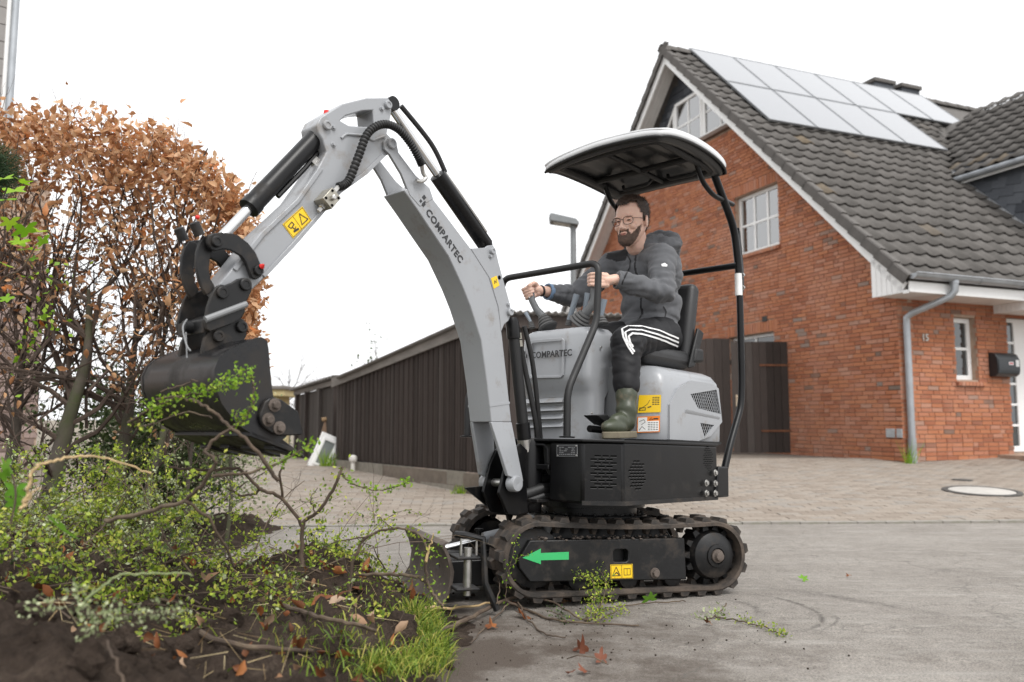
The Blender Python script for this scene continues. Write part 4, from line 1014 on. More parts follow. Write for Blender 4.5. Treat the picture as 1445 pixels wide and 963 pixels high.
def bolt(parent, p, ax, r=.012, h=.010, mat=None, name='bolt', washer=True):
    ax = Vector(ax).normalized(); m = MB()
    if washer: m.lathe([(r * 1.45, 0), (r * 1.45, h * .25), (r * 1.35, h * .3)], p, ax, 16)
    m.lathe([(r, h * .2), (r, h * .9), (r * .86, h)], p, ax, 6)
    return m.build(name, mat or M_STEEL, parent)
def pin(parent, p, ax, r, h, mat, name='pin'):
    return MB().lathe([(r, -h), (r, h * .8), (r * .86, h), (r * .55, h), (r * .5, h * .8), (0, h * .8)], p, ax, 20).build(name, mat, parent, smooth=True)

# ---- undercarriage -----------------------------------------------------------------------------
def loop_path(uf, ur, zc, r, n=20):
    pts = []
    for k in range(n + 1):      # front idler, bottom to top
        a = -pi / 2 + pi * k / n; pts.append((uf + r * math.cos(a), zc + r * math.sin(a)))
    for k in range(1, 12):
        t = k / 12; pts.append((uf + (ur - uf) * t, zc + r - .014 * math.sin(pi * t) - .008 * t))
    for k in range(n + 1):
        a = pi / 2 + pi * k / n; pts.append((ur + r * math.cos(a), zc - .004 + (r - .004) * math.sin(a)))
    for k in range(1, 12):
        t = k / 12; pts.append((ur + (uf - ur) * t, zc - r))
    return pts
ROUT, LUG = .158, .020
P_TR = loop_path(.415, -.445, ROUT + LUG, ROUT)
def path_at(s, pts=P_TR):
    n = len(pts); L = [0]
    for i in range(n): a, b = pts[i], pts[(i + 1) % n]; L.append(L[-1] + math.hypot(b[0] - a[0], b[1] - a[1]))
    s = s % L[-1]
    for i in range(n):
        if L[i + 1] >= s:
            a, b = pts[i], pts[(i + 1) % n]; t = (s - L[i]) / (L[i + 1] - L[i]); d = Vector((b[0] - a[0], b[1] - a[1])).normalized()
            return a[0] + (b[0] - a[0]) * t, a[1] + (b[1] - a[1]) * t, d, L[-1]
LT = path_at(0)[3]; NL = 31
lug = MB().hexa([Vector(t) for t in ((-.024, -.041, -.002), (.024, -.041, -.002), (.024, .041, -.002), (-.024, .041, -.002), (-.017, -.037, .0165), (.017, -.037, .0165), (.017, .039, .0165), (-.017, .039, .0165))]).mesh('lug', M_RUB)
glug = MB().hexa([Vector(t) for t in ((-.015, -.022, .0), (.015, -.022, .0), (.015, .022, .0), (-.015, .022, .0), (-.006, -.016, -.032), (.006, -.016, -.032), (.006, .016, -.032), (-.006, .016, -.032))]).mesh('guide_lug', M_RUB)
for sgn in (1, -1):
    vo, vi = sgn * .39, sgn * .205; vm_ = (vo + vi) / 2
    pts = P_TR; n = len(pts); rings = []
    for i in range(n):
        a, b = pts[i - 1], pts[(i + 1) % n]; d = Vector((b[0] - a[0], b[1] - a[1])).normalized(); nn = Vector((d.y, -d.x))
        o_, q_ = pts[i], (pts[i][0] - nn.x * .022, pts[i][1] - nn.y * .022)
        rings.append([T(o_[0], vi, o_[1]), T(o_[0], vo - sgn * .006, o_[1]), T((o_[0] * .7 + q_[0] * .3), vo, (o_[1] * .7 + q_[1] * .3)), T(q_[0], vo, q_[1]), T(q_[0], vi, q_[1])])
    m = MB(); k = 5; vs = [p for r_ in rings for p in r_]; fs = []
    for i in range(n):
        j = (i + 1) % n
        for c in range(k): fs.append((i * k + c, i * k + (c + 1) % k, j * k + (c + 1) % k, j * k + c))
    m.add(vs, fs); track = m.build('track', M_RUB, dig, smooth=True, angle=40)
    for q in range(NL):
        for half in (0, 1):
            s = (q + half * .5) * LT / NL; u, z, d, _ = path_at(s); nn = Vector((d.y, -d.x))
            ex = T(d.x, 0, d.y); ez = T(nn.x, 0, nn.y); ey = tL * (1 if half == 0 else -1); o_ = T(u, vm_ + (.049 if half == 0 else -.049), z)
            o = link('lug', lug, track); o.matrix_local = Matrix(((ex.x, ey.x, ez.x, o_.x), (ex.y, ey.y, ez.y, o_.y), (ex.z, ey.z, ez.z, o_.z), (0, 0, 0, 1)))
        u, z, d, _ = path_at(q * LT / NL); nn = Vector((d.y, -d.x)); o_ = T(u - nn.x * .021, vm_, z - nn.y * .021)
        ex = T(d.x, 0, d.y); ez = T(nn.x, 0, nn.y); ey = tL
        o = link('guide_lug', glug, track); o.matrix_local = Matrix(((ex.x, ey.x, ez.x, o_.x), (ex.y, ey.y, ez.y, o_.y), (ex.z, ey.z, ez.z, o_.z), (0, 0, 0, 1)))
    # side frame with pointed nose and square window
    vf = .372
    pl = [TF.onV(*q, vf) for q in ((731, 795), (748, 767), (966, 763.5), (969, 822), (748, 826), (733, 806))]
    hole = [TF.onV(*q, vf) for q in ((866, 782), (868, 780), (884, 779.5), (886.5, 781.5), (886.5, 795), (884, 797), (868, 797.5), (866, 795.5))]
    if sgn > 0: frm = MB().prism(pl, lambda a, b, h: T(a, h, b), .335, vf, [hole])
    else: frm = MB().prism(pl, lambda a, b, h: T(a, h, b), -vf, -.335, [hole])
    frm = frm.build('track_frame', M_BLACKM, dig, bevel=.006)
    us = [p[0] for p in pl]; zs = [p[1] for p in pl]
    MB().hexa([T(min(us) + .03, sgn * .334, min(zs) + .01), T(max(us) - .05, sgn * .334, min(zs) + .01), T(max(us) - .05, sgn * .23, min(zs) + .01), T(min(us) + .03, sgn * .23, min(zs) + .01),
               T(min(us) + .03, sgn * .334, max(zs) - .01), T(max(us) - .05, sgn * .334, max(zs) - .01), T(max(us) - .05, sgn * .23, max(zs) - .01), T(min(us) + .03, sgn * .23, max(zs) - .01)]).build('beam', M_BLACK, frm)
    ax = tL * sgn
    rb = ROUT - .024
    MB().lathe([(.04, -.075), (rb - .03, -.07), (rb - .02, -.03), (rb - .045, -.02), (rb - .045, .02), (rb - .02, .03), (rb - .012, .04), (rb - .03, .046), (.06, .048), (.055, .052), (0, .052)], T(.415, vm_, ROUT + LUG), ax, 36).build('idler', M_BLACKM, dig, smooth=True)
    sp = MB().lathe([(.05, -.07), (.105, -.065), (.108, -.01), (.112, .045), (.100, .075), (.07, .09), (.052, .094), (.050, .102), (.036, .104), (.034, .094), (0.0, .094)], T(-.445, vm_, ROUT + LUG - .004), ax, 36).build('drive_sprocket', M_BLACKM, dig, smooth=True)
    tm = MB()
    for q in range(14):
        a = 2 * pi * q / 14; c_a, s_a = math.cos(a), math.sin(a); c0 = T(-.445, vm_, ROUT + LUG - .004); e1 = T(c_a, 0, s_a); e2 = T(-s_a, 0, c_a)
        tm.hexa([c0 + e1 * .10 - e2 * .018 - ax * .03, c0 + e1 * .10 + e2 * .018 - ax * .03, c0 + e1 * .10 + e2 * .018 + ax * .05, c0 + e1 * .10 - e2 * .018 + ax * .05,
                 c0 + e1 * rb - e2 * .009 - ax * .03, c0 + e1 * rb + e2 * .009 - ax * .03, c0 + e1 * rb + e2 * .009 + ax * .045, c0 + e1 * rb - e2 * .009 + ax * .045])
    tm.build('tooth_ring', M_BLACKM, sp)
    MB().lathe([(.030, 0), (.030, .012), (.022, .016), (.019, .032), (.015, .034), (0, .034)], T(-.445, vm_ + sgn * .094, ROUT + LUG - .004), ax, 12).build('axle_nut', M_MUD, sp, smooth=True)
    for uu in (.22, -.02, -.24):
        MB().lathe([(.02, -.06), (.045, -.058), (.045, .058), (.03, .064), (0, .064)], T(uu, vm_, LUG + .022 + .045), ax, 24).build('roller', M_BLACKM, dig, smooth=True)
    if sgn > 0:
        NT = tL
        ar = [TP(*q, vf) for q in ((737, 791.5), (763, 778.5), (763, 784.8), (802.5, 783), (802.5, 794), (763, 795), (763, 800.5))]
        m = MB(); n = 7; a_ = [p + NT * .0015 for p in ar]; m.add(a_, [(0, 1, 6), (1, 2, 5, 6), (2, 3, 4, 5)]); m.build('arrow_sticker', M_GREEN, frm)
        yc = [TP(*q, vf) for q in ((861, 801), (892.5, 800), (893, 820.3), (861.5, 821.3))]
        sticker('warning_sticker', yc, NT, M_YELL, frm)
        f = quadmap(yc)
        outline('sticker_print', f, [(.03, .04), (.97, .04), (.97, .96), (.03, .96)], .0016, NT, M_INK, frm, .003)
        outline('sticker_print', f, [(.5, .04), (.5, .96)], .0016, NT, M_INK, frm, .0031, closed=False)
        outline('sticker_print', f, [(.25, .18), (.43, .78), (.08, .78)], .003, NT, M_INK, frm, .0032)
        outline('sticker_print', f, [(.18, .68), (.26, .55), (.32, .62), (.35, .70)], .004, NT, M_INK, frm, .0034, closed=False)
        outline('sticker_print', f, [(.60, .3), (.88, .3), (.88, .75), (.60, .75)], .002, NT, M_INK, frm, .0032)
        outline('sticker_print', f, [(.74, .3), (.74, .75)], .002, NT, M_INK, frm, .0034, closed=False)
        b_ = TP(924, 813, vf); bolt(frm, b_, NT, .016, .02, M_MUD)
        # caked mud along the top edge and the rear end of the frame
        mm = MB(); rnd = random.Random(4)
        for k in range(90):
            if True: q = T(rnd.uniform(min(us) + .06, max(us) - .05), rnd.uniform(.30, .375), max(zs) + rnd.uniform(-.004, .010))
            else: q = T(rnd.uniform(min(us) + .0, min(us) + .06), .372, rnd.uniform(min(zs) + .02, max(zs) - .04))
            r_ = rnd.uniform(.003, .010); mm.ball(q, r_, 6, 4, (1, 1, .6))
        o = mm.build('caked_mud', M_MUD, frm, fix=False); o['kind'] = 'stuff'
# centre frame and slewing ring
MB().hexa([T(-.36, -.24, .17), T(.36, -.24, .17), T(.36, .24, .17), T(-.36, .24, .17), T(-.26, -.22, .325), T(.26, -.22, .325), T(.26, .22, .325), T(-.26, .22, .325)]).build('centre_frame', M_BLACK, dig, bevel=.01)
ZD0, ZD1 = .412, .678
sr = MB().lathe([(.27, .318), (.27, .338), (.225, .342), (.225, .372), (.262, .375), (.262, .4115), (.1, .4115)], (0, 0, 0), ZZ, 56).build('swing_bearing', M_BLACK, dig, smooth=True)
for k in range(24):
    a = 2 * pi * k / 24; bolt(sr, Vector((math.cos(a) * .25, math.sin(a) * .25, .338)), ZZ, .008, .012, M_BLACKM, washer=False)
# dozer blade, push arms, cylinder
ub_ = TF.onV(634, 800, .36)[0]
prof = [(.012, .245), (.030, .234), (.005, .185), (-.012, .13), (-.004, .06), (.03, .0), (.045, -.012)]
bl = MB(); n = len(prof)
for k in range(1):
    vs = []
    for v in (-.36, .345):
        vs += [T(ub_ + a, v, b + .005) for a, b in prof] + [T(ub_ + a - .014, v, b + .005) for a, b in prof]
    fs = [(i, i + 1, 2 * n + i + 1, 2 * n + i) for i in range(n - 1)] + [(n + i, 3 * n + i, 3 * n + i + 1, n + i + 1) for i in range(n - 1)]
    fs += [(i, n + i, n + i + 1, i + 1) for i in range(n - 1)] + [(2 * n + i, 2 * n + i + 1, 3 * n + i + 1, 3 * n + i) for i in range(n - 1)]
    fs += [(0, 2 * n, 3 * n, n), (n - 1, 2 * n - 1, 4 * n - 1, 3 * n - 1)]
    bl.add(vs, fs)
blade = bl.build('dozer_blade', M_MUD, dig, smooth=True, angle=30)
for z in (.07, .19): MB().hexa([T(ub_ - .11, .30, z), T(ub_ - .012, .30, z), T(ub_ - .012, .43, z), T(ub_ - .11, .43, z), T(ub_ - .11, .30, z + .012), T(ub_ - .012, .30, z + .012), T(ub_ - .012, .43, z + .012), T(ub_ - .11, .43, z + .012)]).build('lug_plate', M_BLACKM, blade, bevel=.004)
MB().cyl(T(ub_ - .065, .40, .05), T(ub_ - .065, .40, .235), .0165, 16).build('pin', M_STEEL, blade, smooth=True)
MB().tube([T(ub_ - .10, .40, .205), T(ub_ - .10, .40, .268), T(ub_ - .035, .40, .268), T(ub_ - .035, .40, .205)], .006, 8).build('pin_handle', M_STEEL, blade, smooth=True)
MB().tube([T(ub_ - .02, .37, .285), T(ub_ - .05, .40, .285), T(ub_ - .12, .42, .27), T(ub_ - .13, .43, .10), T(ub_ - .18, .44, -.005)], .014, 8).build('wing_arm', M_BLACKM, blade, smooth=True)
for v in (-.14, .14):
    MB().hexa([T(.18, v - .03, .075), T(ub_ - .01, v - .03, .03), T(ub_ - .01, v + .03, .03), T(.18, v + .03, .075), T(.18, v - .03, .17), T(ub_ - .01, v - .03, .15), T(ub_ - .01, v + .03, .15), T(.18, v + .03, .17)]).build('push_arm', M_BLACK, dig, bevel=.006)
MB().hexa([T(ub_ - .34, -.14, .06), T(ub_ - .014, -.14, .045), T(ub_ - .014, .14, .045), T(ub_ - .34, .14, .06), T(ub_ - .34, -.14, .148), T(ub_ - .014, -.14, .147), T(ub_ - .014, .14, .147), T(ub_ - .34, .14, .148)]).build('push_plate', M_BLACK, dig, bevel=.006)
a, b = T(.20, .05, .30), T(ub_ - .03, .05, .185); d = (b - a)
bc = MB().cyl(a, a + d * .62, .028, 18).build('blade_cylinder', M_GREY, dig, smooth=True)
MB().cyl(a + d * .6, b, .013, 14).build('rod', M_CHROME, bc, smooth=True)
MB().lathe([(.012, 0), (.012, .02), (.02, .022), (.02, .03), (0, .03)], a + d * .66 + ZZ * .02, ZZ, 12).build('grease_cap', M_BLACK, bc, smooth=True)

# ---- upper structure: deck ----------------------------------------------------------------------------
def u_for(px, v, z=.53):      # u where the vertical line (u, v) appears at photo column px
    lo, hi = -1.5, 1.5
    for _ in range(50):
        m_ = (lo + hi) / 2; p = DM @ U(m_, v, z); q = CX + FPX * p.x / ((p.y) * math.cos(PITCH) + (p.z - CAMZ) * math.sin(PITCH))
        if q > px: lo = m_
        else: hi = m_
    return (lo + hi) / 2
VD = .42
uA, uB, uR = u_for(822, .30), u_for(880, VD), u_for(1012, VD)
deckp = [(uA, .30), (uB, VD), (uR, VD), (uR - .10, .34), (uR - .13, 0), (uR - .10, -.34), (uR, -VD), (uB, -VD), (uA, -.30), (uA, -.16), (uA - .16, -.155), (uA - .16, .115), (uA, .12)]
deck = MB().prism(deckp, lambda a, b, h: U(a, b, h), ZD0, ZD1 - .012).build('body_deck', M_BLACK, dig, bevel=.010)
rim = [(a + .008 * (1 if a > 0 else -1), b * 1.012) for a, b in deckp[:9]] + [(uA + .008, -.303)]
MB().prism([(uA + .01, .304), (uB + .006, VD + .008), (uR - .004, VD + .008), (uR - .11, .345), (uR - .14, 0), (uR - .11, -.345), (uR - .004, -VD - .008), (uB + .006, -VD - .008), (uA + .01, -.304)], lambda a, b, h: U(a, b, h), ZD1 - .0115, ZD1).build('floor_plate', M_BLACK, dig, bevel=.003)
MB().prism([(uA + .002, .30), (uB, VD + .004), (uR, VD + .004), (uR - .1, .346), (uR, VD - .03), (uB, VD - .03), (uA - .03, .28)], lambda a, b, h: U(a, b, h), ZD0 - .006, ZD0 + .012).build('bottom_lip', M_BLACKM, deck)
# slotted vents: rows of flat slots, recess shade and lit lower edge painted on
M_HOLE = pm('vent_dark', (0.003, 0.003, 0.003), .9, spec=.05); M_EDGE = pm('slot_edge_light', (.045, .045, .045), .4)
def vents(pA, pB, n, box, rows, cols, circ=False, name='vent_slot'):
    m = MB(); ex = (pB - pA).normalized(); ez = ZZ; x0, x1, z0, z1 = box
    for r_ in range(rows):
        z = z0 + (z1 - z0) * (r_ + .5) / rows; w = (x1 - x0) / cols
        for c in range(cols):
            x = x0 + w * (c + .5 + (.25 if r_ % 2 else -.25)); 
            if circ:
                if ((x - (x0 + x1) / 2) / ((x1 - x0) / 2)) ** 2 + ((z - (z0 + z1) / 2) / ((z1 - z0) / 2)) ** 2 > 1: continue
            h = (z1 - z0) / rows * .24; q = lambda a, b_: pA + ex * a + ez * b_ + n * .0012
            m.add([q(x - w * .40, z - h), q(x + w * .40, z - h), q(x + w * .40, z + h), q(x - w * .40, z + h)], [(0, 1, 2, 3)])
            m.mi = 1; m.add([q(x - w * .38, z - h * 1.7), q(x + w * .38, z - h * 1.7), q(x + w * .40, z - h), q(x - w * .40, z - h)], [(0, 1, 2, 3)]); m.mi = 0
    o = m.build(name, [M_HOLE, M_EDGE], deck, fix=False); o['kind'] = 'stuff'
    return o
cA, cB = U(uA, .30, 0), U(uB, VD, 0); nCh = (cB - cA).normalized().cross(ZZ); nCh = nCh if nCh.dot(Vector((0, -1, 0))) > 0 else -nCh
Lc = (cB - cA).length
vents(cA, cB, nCh, (Lc * .22, Lc * .80, ZD0 + .06, ZD0 + .205), 10, 3)
vents(cB, U(uR, VD, 0), uL, (.04, .165, ZD0 + .055, ZD0 + .185), 10, 5, True)
ro = U(uR, VD, 0); rd = (U(uR - .10, .34, 0) - ro).normalized(); rn = Vector((rd.y, -rd.x, 0)); rn = rn if rn.dot(uL) > 0 else -rn
sideD = (ro - cB).length
vents(cB, ro, uL, (sideD - .135, sideD - .045, ZD0 + .13, ZD0 + .255), 14, 4, True)
# rating plate on the front face
pp = [UU(*q, uA) for q in ((786, 632), (815.5, 632), (815.5, 648.5), (786, 648.5))]
npl = sticker('rating_plate', pp, uF, M_GREYD, deck, .0015, .001); f = quadmap(pp)
sticker('rating_plate_print', [f(.03, .05), f(.97, .05), f(.97, .95), f(.03, .95)], uF, M_INK, deck, .003, .0004)
for r_ in range(5):
    s = .14
    while s < .85:
        w = random.uniform(.05, .16)
        if random.random() < .8: sticker('plate_line', [f(s, .18 + r_ * .15), f(min(s + w, .88), .18 + r_ * .15), f(min(s + w, .88), .25 + r_ * .15), f(s, .25 + r_ * .15)], uF, M_GREYD, npl, .0036, .0002)
        s += w + .03
for st_ in ((.06, .1), (.94, .1), (.06, .9), (.94, .9)): MB().lathe([(.004, 0), (.003, .002), (0, .0025)], f(*st_) + uF * .003, uF, 8).build('rivet', M_STEEL, npl)
# grab bar and dark gear inside the front recess
MB().hexa([U(uA - .02, -.16, .545), U(uA + .005, -.16, .545), U(uA + .005, .12, .545), U(uA - .02, .12, .545), U(uA - .02, -.16, .568), U(uA + .005, -.16, .568), U(uA + .005, .12, .568), U(uA - .02, .12, .568)]).build('cross_bar', M_BLACK, deck, bevel=.004)
MB().tube([U(uA + .002, .115, .575), U(uA + .004, .115, .635), U(uA + .004, .095, .65), U(uA + .004, -.02, .652)], .007, 8).build('guard_loop', M_BLACK, deck, smooth=True)
for k, (v, z, r_) in enumerate(((.02, .50, .022), (.05, .46, .026), (-.03, .47, .02), (.06, .43, .018))):
    MB().tube([U(uA - .12, v, z), U(uA - .02, v + .01, z), U(uA + .05, v - .04, z - .03)], r_, 12).build('hydraulic_hose', M_PLAS, deck, smooth=True)
MB().hexa([U(uA - .03, -.03, .405), U(uA + .05, -.03, .405), U(uA + .05, .10, .405), U(uA - .03, .10, .405), U(uA - .03, -.03, .42), U(uA + .05, -.03, .42), U(uA + .05, .10, .42), U(uA - .03, .10, .42)]).build('bracket', M_BLACKM, deck, bevel=.003)
MB().ball(U(uA + .07, .03, .402), .016, 10, 8).build('red_cap', M_RED, deck, smooth=True)
# rear post feet, bolted
for sg in (1, -1):
    foot = MB().hexa([U(uR - .10, sg * (VD - .05), ZD0 + .005), U(uR + .035, sg * (VD - .05), ZD0 + .005), U(uR + .035, sg * (VD + .012), ZD0 + .005), U(uR - .10, sg * (VD + .012), ZD0 + .005),
                      U(uR - .10, sg * (VD - .05), ZD0 + .155), U(uR + .0, sg * (VD - .05), ZD0 + .155), U(uR + .0, sg * (VD + .012), ZD0 + .155), U(uR - .10, sg * (VD + .012), ZD0 + .155)]).build('post_foot', M_BLACK, dig, bevel=.008)
    if sg > 0:
        for q in ((1009, 671), (996.5, 685.5), (1009, 686), (996.5, 700), (1009, 700)):
            p = UP(*q, VD + .012); bolt(foot, p, uL, .011, .012, M_STEEL)

# ---- hood behind the seat ------------------------------------------------------------------------------------
VH = .375
u2 = u_for(938, VH, .75)
t_ = .0
best = min((abs(u_for(894, VH - k * .004, .75) - (u2 + k * .004 * .40)), k) for k in range(1, 60))[1]
u1, v1 = u2 + best * .004 * .40, VH - best * .004
uT = u_for(1018, VH, .75)
def hood_ring(z, ins, du=0.0):
    a = ins
    pts = [(u1 - a, -.30), (u1 - a, v1 - a * .4), (u2 - a * .4, VH - a), (uT + .01 + a * .5, VH - a), (uT + a - du, VH - .03 - a), (uT - .05 + a - du, 0), (uT + a - du, -VH + .05 + a), (uT + .03 + a * .5, -VH + a), (u2 - a, -VH + a)]
    # round the corners a little by subdividing
    out = []
    n = len(pts)
    for i in range(n):
        p0, p1, p2 = Vector(pts[i - 1]), Vector(pts[i]), Vector(pts[(i + 1) % n])
        r_ = min(.045, (p1 - p0).length * .4, (p2 - p1).length * .4); A = p1 + (p0 - p1).normalized() * r_; B = p1 + (p2 - p1).normalized() * r_
        for t in (0, .25, .5, .75, 1): q = A * (1 - t) ** 2 + p1 * 2 * t * (1 - t) + B * t * t; out.append(U(q.x, q.y, z))
    return out
zh = [UF.onV(960, y, VH)[1] for y in (626, 520)]
HZ0, HZ1 = ZD1 - .005, max(.93, zh[1])
hood = MB().loft([hood_ring(HZ0, .012), hood_ring(HZ0 + .02, .002), hood_ring(HZ0 + .10, 0, .01), hood_ring(HZ1 - .13, .0, .01), hood_ring(HZ1 - .06, .012), hood_ring(HZ1 - .025, .038), hood_ring(HZ1 - .006, .075), hood_ring(HZ1, .125)])
hood = hood.build('hood', M_GREY, dig, smooth=True, angle=50)
# side panel: raised frame round the grilles, then the grilles themselves
def onS(px, py): u, z = UF.onV(px, py, VH + .004); return (u, z)
pan = [onS(*q) for q in ((944, 624), (944, 575), (955, 552), (975, 541), (1004, 545), (1013, 552), (1017, 590), (1018, 599), (1002, 619), (985, 626))]
gr1 = [onS(*q) for q in ((973, 560), (1010, 553.5), (1016, 588), (984, 580))]
gr2 = [onS(*q) for q in ((987, 600.5), (1007, 603.5), (993, 621.5))]
fs_ = lambda a, b, h: U(a, h, b)
panel = MB().prism(pan, fs_, VH - .004, VH + .009, [gr1, gr2]).build('side_panel', M_GREY, hood)
MB().hexa([U(*[(onS(965, 583)[0]), VH + .009, onS(965, 583)[1]]), U(onS(1014, 594)[0], VH + .009, onS(1014, 594)[1]), U(onS(1014, 594)[0], VH + .002, onS(1014, 598)[1]), U(onS(965, 588)[0], VH + .002, onS(965, 590)[1]),
           U(onS(966, 582)[0], VH + .014, onS(966, 581)[1]), U(onS(1014, 593)[0], VH + .014, onS(1014, 592)[1]), U(onS(1014, 593)[0], VH + .011, onS(1014, 595)[1]), U(onS(965, 586)[0], VH + .011, onS(965, 586)[1])]).build('style_rib', M_GREY, hood, bevel=.003)
def lattice(poly, v, pitch, w, name):
    back = MB().prism(poly, fs_, v - .05, v - .006).build(name, M_HOLE, hood)
    P2 = [Vector(q) for q in poly]; m = MB(); mnx = min(p.x for p in P2); mxx = max(p.x for p in P2); mny = min(p.y for p in P2); mxy = max(p.y for p in P2)
    for ang_ in (R(58), R(-58)):
        d = Vector((math.cos(ang_), math.sin(ang_))); nn = Vector((-d.y, d.x)); c = sum((nn.dot(p) for p in P2)) / len(P2)
        for k in range(-60, 61):
            off = c + k * pitch; ts = []
            for i in range(len(P2)):
                a, b = P2[i], P2[(i + 1) % len(P2)]; da, db = nn.dot(a) - off, nn.dot(b) - off
                if da * db < 0: q = a + (b - a) * (da / (da - db)); ts.append(q)
            if len(ts) == 2:
                a, b = ts; s = nn * w / 2; z_ = v - .004 if ang_ > 0 else v - .0045
                m.add([U(q.x, z_, q.y) for q in (a - s, b - s, b + s, a + s)], [(0, 1, 2, 3)])
    o = m.build('grille_mesh', M_GREY, back, fix=False); return back
lattice(gr1, VH + .008, .0160, .0030, 'grille'); lattice(gr2, VH + .008, .0160, .0030, 'grille')
MB().loft([[p * 1.0 + ZZ * 0 for p in hood_ring(HZ0 + .004, -.006)], hood_ring(HZ0 + .016, -.006)]).build('rubber_edge', M_BLACK, hood)
# stickers on the chamfered front corner
nH = (uF * (VH - v1) + uL * (u1 - u2)).normalized(); pc = U(u1, v1, 0); HFr = Frame(DM @ pc, DR @ (U(u2, VH, 0) - pc).normalized(), DR @ nH, DR @ ZZ)
ddx = (U(u2, VH, 0) - pc).normalized()
def onH(px, py): a, z = HFr.onV(px, py, .0); return pc + ddx * a + ZZ * z
yc = [onH(*q) for q in ((902, 558), (933, 557.5), (932.5, 582), (900, 583))]
sticker('load_sticker', yc, nH, M_YELL, hood, .0025, .001); f = quadmap(yc)
random.seed(11)
for r_ in range(5):
    for c in range(3): sticker('sticker_print', [f(.62 + c * .11, .12 + r_ * .1), f(.71 + c * .11, .12 + r_ * .1), f(.71 + c * .11, .16 + r_ * .1), f(.62 + c * .11, .16 + r_ * .1)], nH, M_INK, hood, .0042, .0002)
outline('sticker_print', f, [(.08, .8), (.30, .62), (.42, .5), (.5, .3)], .0022, nH, M_INK, hood, .0042, closed=False)
outline('sticker_print', f, [(.05, .85), (.33, .85), (.33, .72), (.08, .72)], .003, nH, M_INK, hood, .0043)
outline('sticker_print', f, [(.45, .7), (.56, .66)], .005, nH, M_INK, hood, .0044, closed=False)
wc = [onH(*q) for q in ((899.5, 588.5), (931.5, 587), (931, 610), (899, 611))]
sticker('warning_sticker', wc, nH, M_ORANGE, hood, .0025, .001); f = quadmap(wc)
sticker('sticker_white', [f(.04, .06), f(.44, .06), f(.44, .94), f(.04, .94)], nH, M_STW, hood, .004, .0004)
sticker('sticker_white', [f(.44, .30), f(.96, .30), f(.96, .94), f(.44, .94)], nH, M_STW, hood, .0041, .0004)
outline('sticker_print', f, [(.62, .1), (.70, .22), (.54, .22)], .0016, nH, M_INK, hood, .0048)
sticker('sticker_print', [f(.72, .13), f(.93, .13), f(.93, .21), f(.72, .21)], nH, M_INK, hood, .0046, .0002)
for r_ in range(5):
    for c in range(4): sticker('sticker_print', [f(.48 + c * .118, .38 + r_ * .11), f(.57 + c * .118, .38 + r_ * .11), f(.57 + c * .118, .42 + r_ * .11), f(.48 + c * .118, .42 + r_ * .11)], nH, M_INK, hood, .0046, .0002)
outline('sticker_print', f, [(.1, .3), (.3, .2), (.36, .35), (.2, .5)], .0022, nH, M_INK, hood, .0048, closed=False)
outline('sticker_print', f, [(.1, .85), (.22, .62), (.36, .8)], .0024, nH, M_INK, hood, .0048, closed=False)
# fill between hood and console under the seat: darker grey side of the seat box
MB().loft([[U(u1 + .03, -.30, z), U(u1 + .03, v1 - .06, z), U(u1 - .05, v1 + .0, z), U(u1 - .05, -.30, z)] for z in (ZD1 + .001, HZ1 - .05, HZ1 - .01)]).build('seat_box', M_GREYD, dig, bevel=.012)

# ---- seat --------------------------------------------------------------------------------------------------
SU = -.30
M_VINYL = pm('black_vinyl', (0.015, 0.015, 0.016), 0.48, var=.15, scale=10, bump=.2, bscale=160)
def pillow(name, c, ex, ey, ez, dims, parent, mat, r=.05):
    m = MB(); x, y, z = [d / 2 for d in dims]; ex, ey, ez = [Vector(q) for q in (ex, ey, ez)]
    m.hexa([c + ex * a + ey * b + ez * h for a, b, h in ((-x, -y, -z), (x, -y, -z), (x, y, -z), (-x, y, -z), (-x, -y, z), (x, -y, z), (x, y, z), (-x, y, z))])
    return m.build(name, mat, parent, bevel=r, seg=4)
seat = pillow('seat', U(-.325, 0.03, HZ1 + .062), uF, uL, ZZ, (.44, .45, .10), dig, M_VINYL, .042)
bdir = (ZZ - uF * .20).normalized(); bn = (uF + ZZ * .20).normalized()
pillow('backrest', U(-.575, 0.03, HZ1 + .27), bn, uL, bdir, (.085, .44, .44), dig, M_VINYL, .038)
MB().hexa([*[U(a - .12, b + .01, HZ1 + c) for a, b, c in ((-.42, .245, .03), (-.36, .245, .02), (-.36, .262, .02), (-.42, .262, .03), (-.52, .245, .22), (-.46, .245, .24), (-.46, .262, .24), (-.52, .262, .22))]]).build('recline_bracket', M_PLAS, dig, bevel=.006)
MB().hexa([*[U(a - .12, b + .01, HZ1 + c) for a, b, c in ((-.50, .22, .06), (-.40, .22, .05), (-.40, .272, .05), (-.50, .272, .06), (-.50, .22, .13), (-.42, .22, .13), (-.42, .272, .13), (-.50, .272, .13))]]).build('seat_hinge', M_PLAS, dig, bevel=.014, seg=3)
MB().hexa([U(-.44, -.16, HZ1 - .02), U(-.06, -.16, HZ1 - .02), U(-.06, .2, HZ1 - .02), U(-.44, .2, HZ1 - .02), U(-.44, -.16, HZ1 + .02), U(-.06, -.16, HZ1 + .02), U(-.06, .2, HZ1 + .02), U(-.44, .2, HZ1 + .02)]).build('seat_rail', M_BLACK, dig)

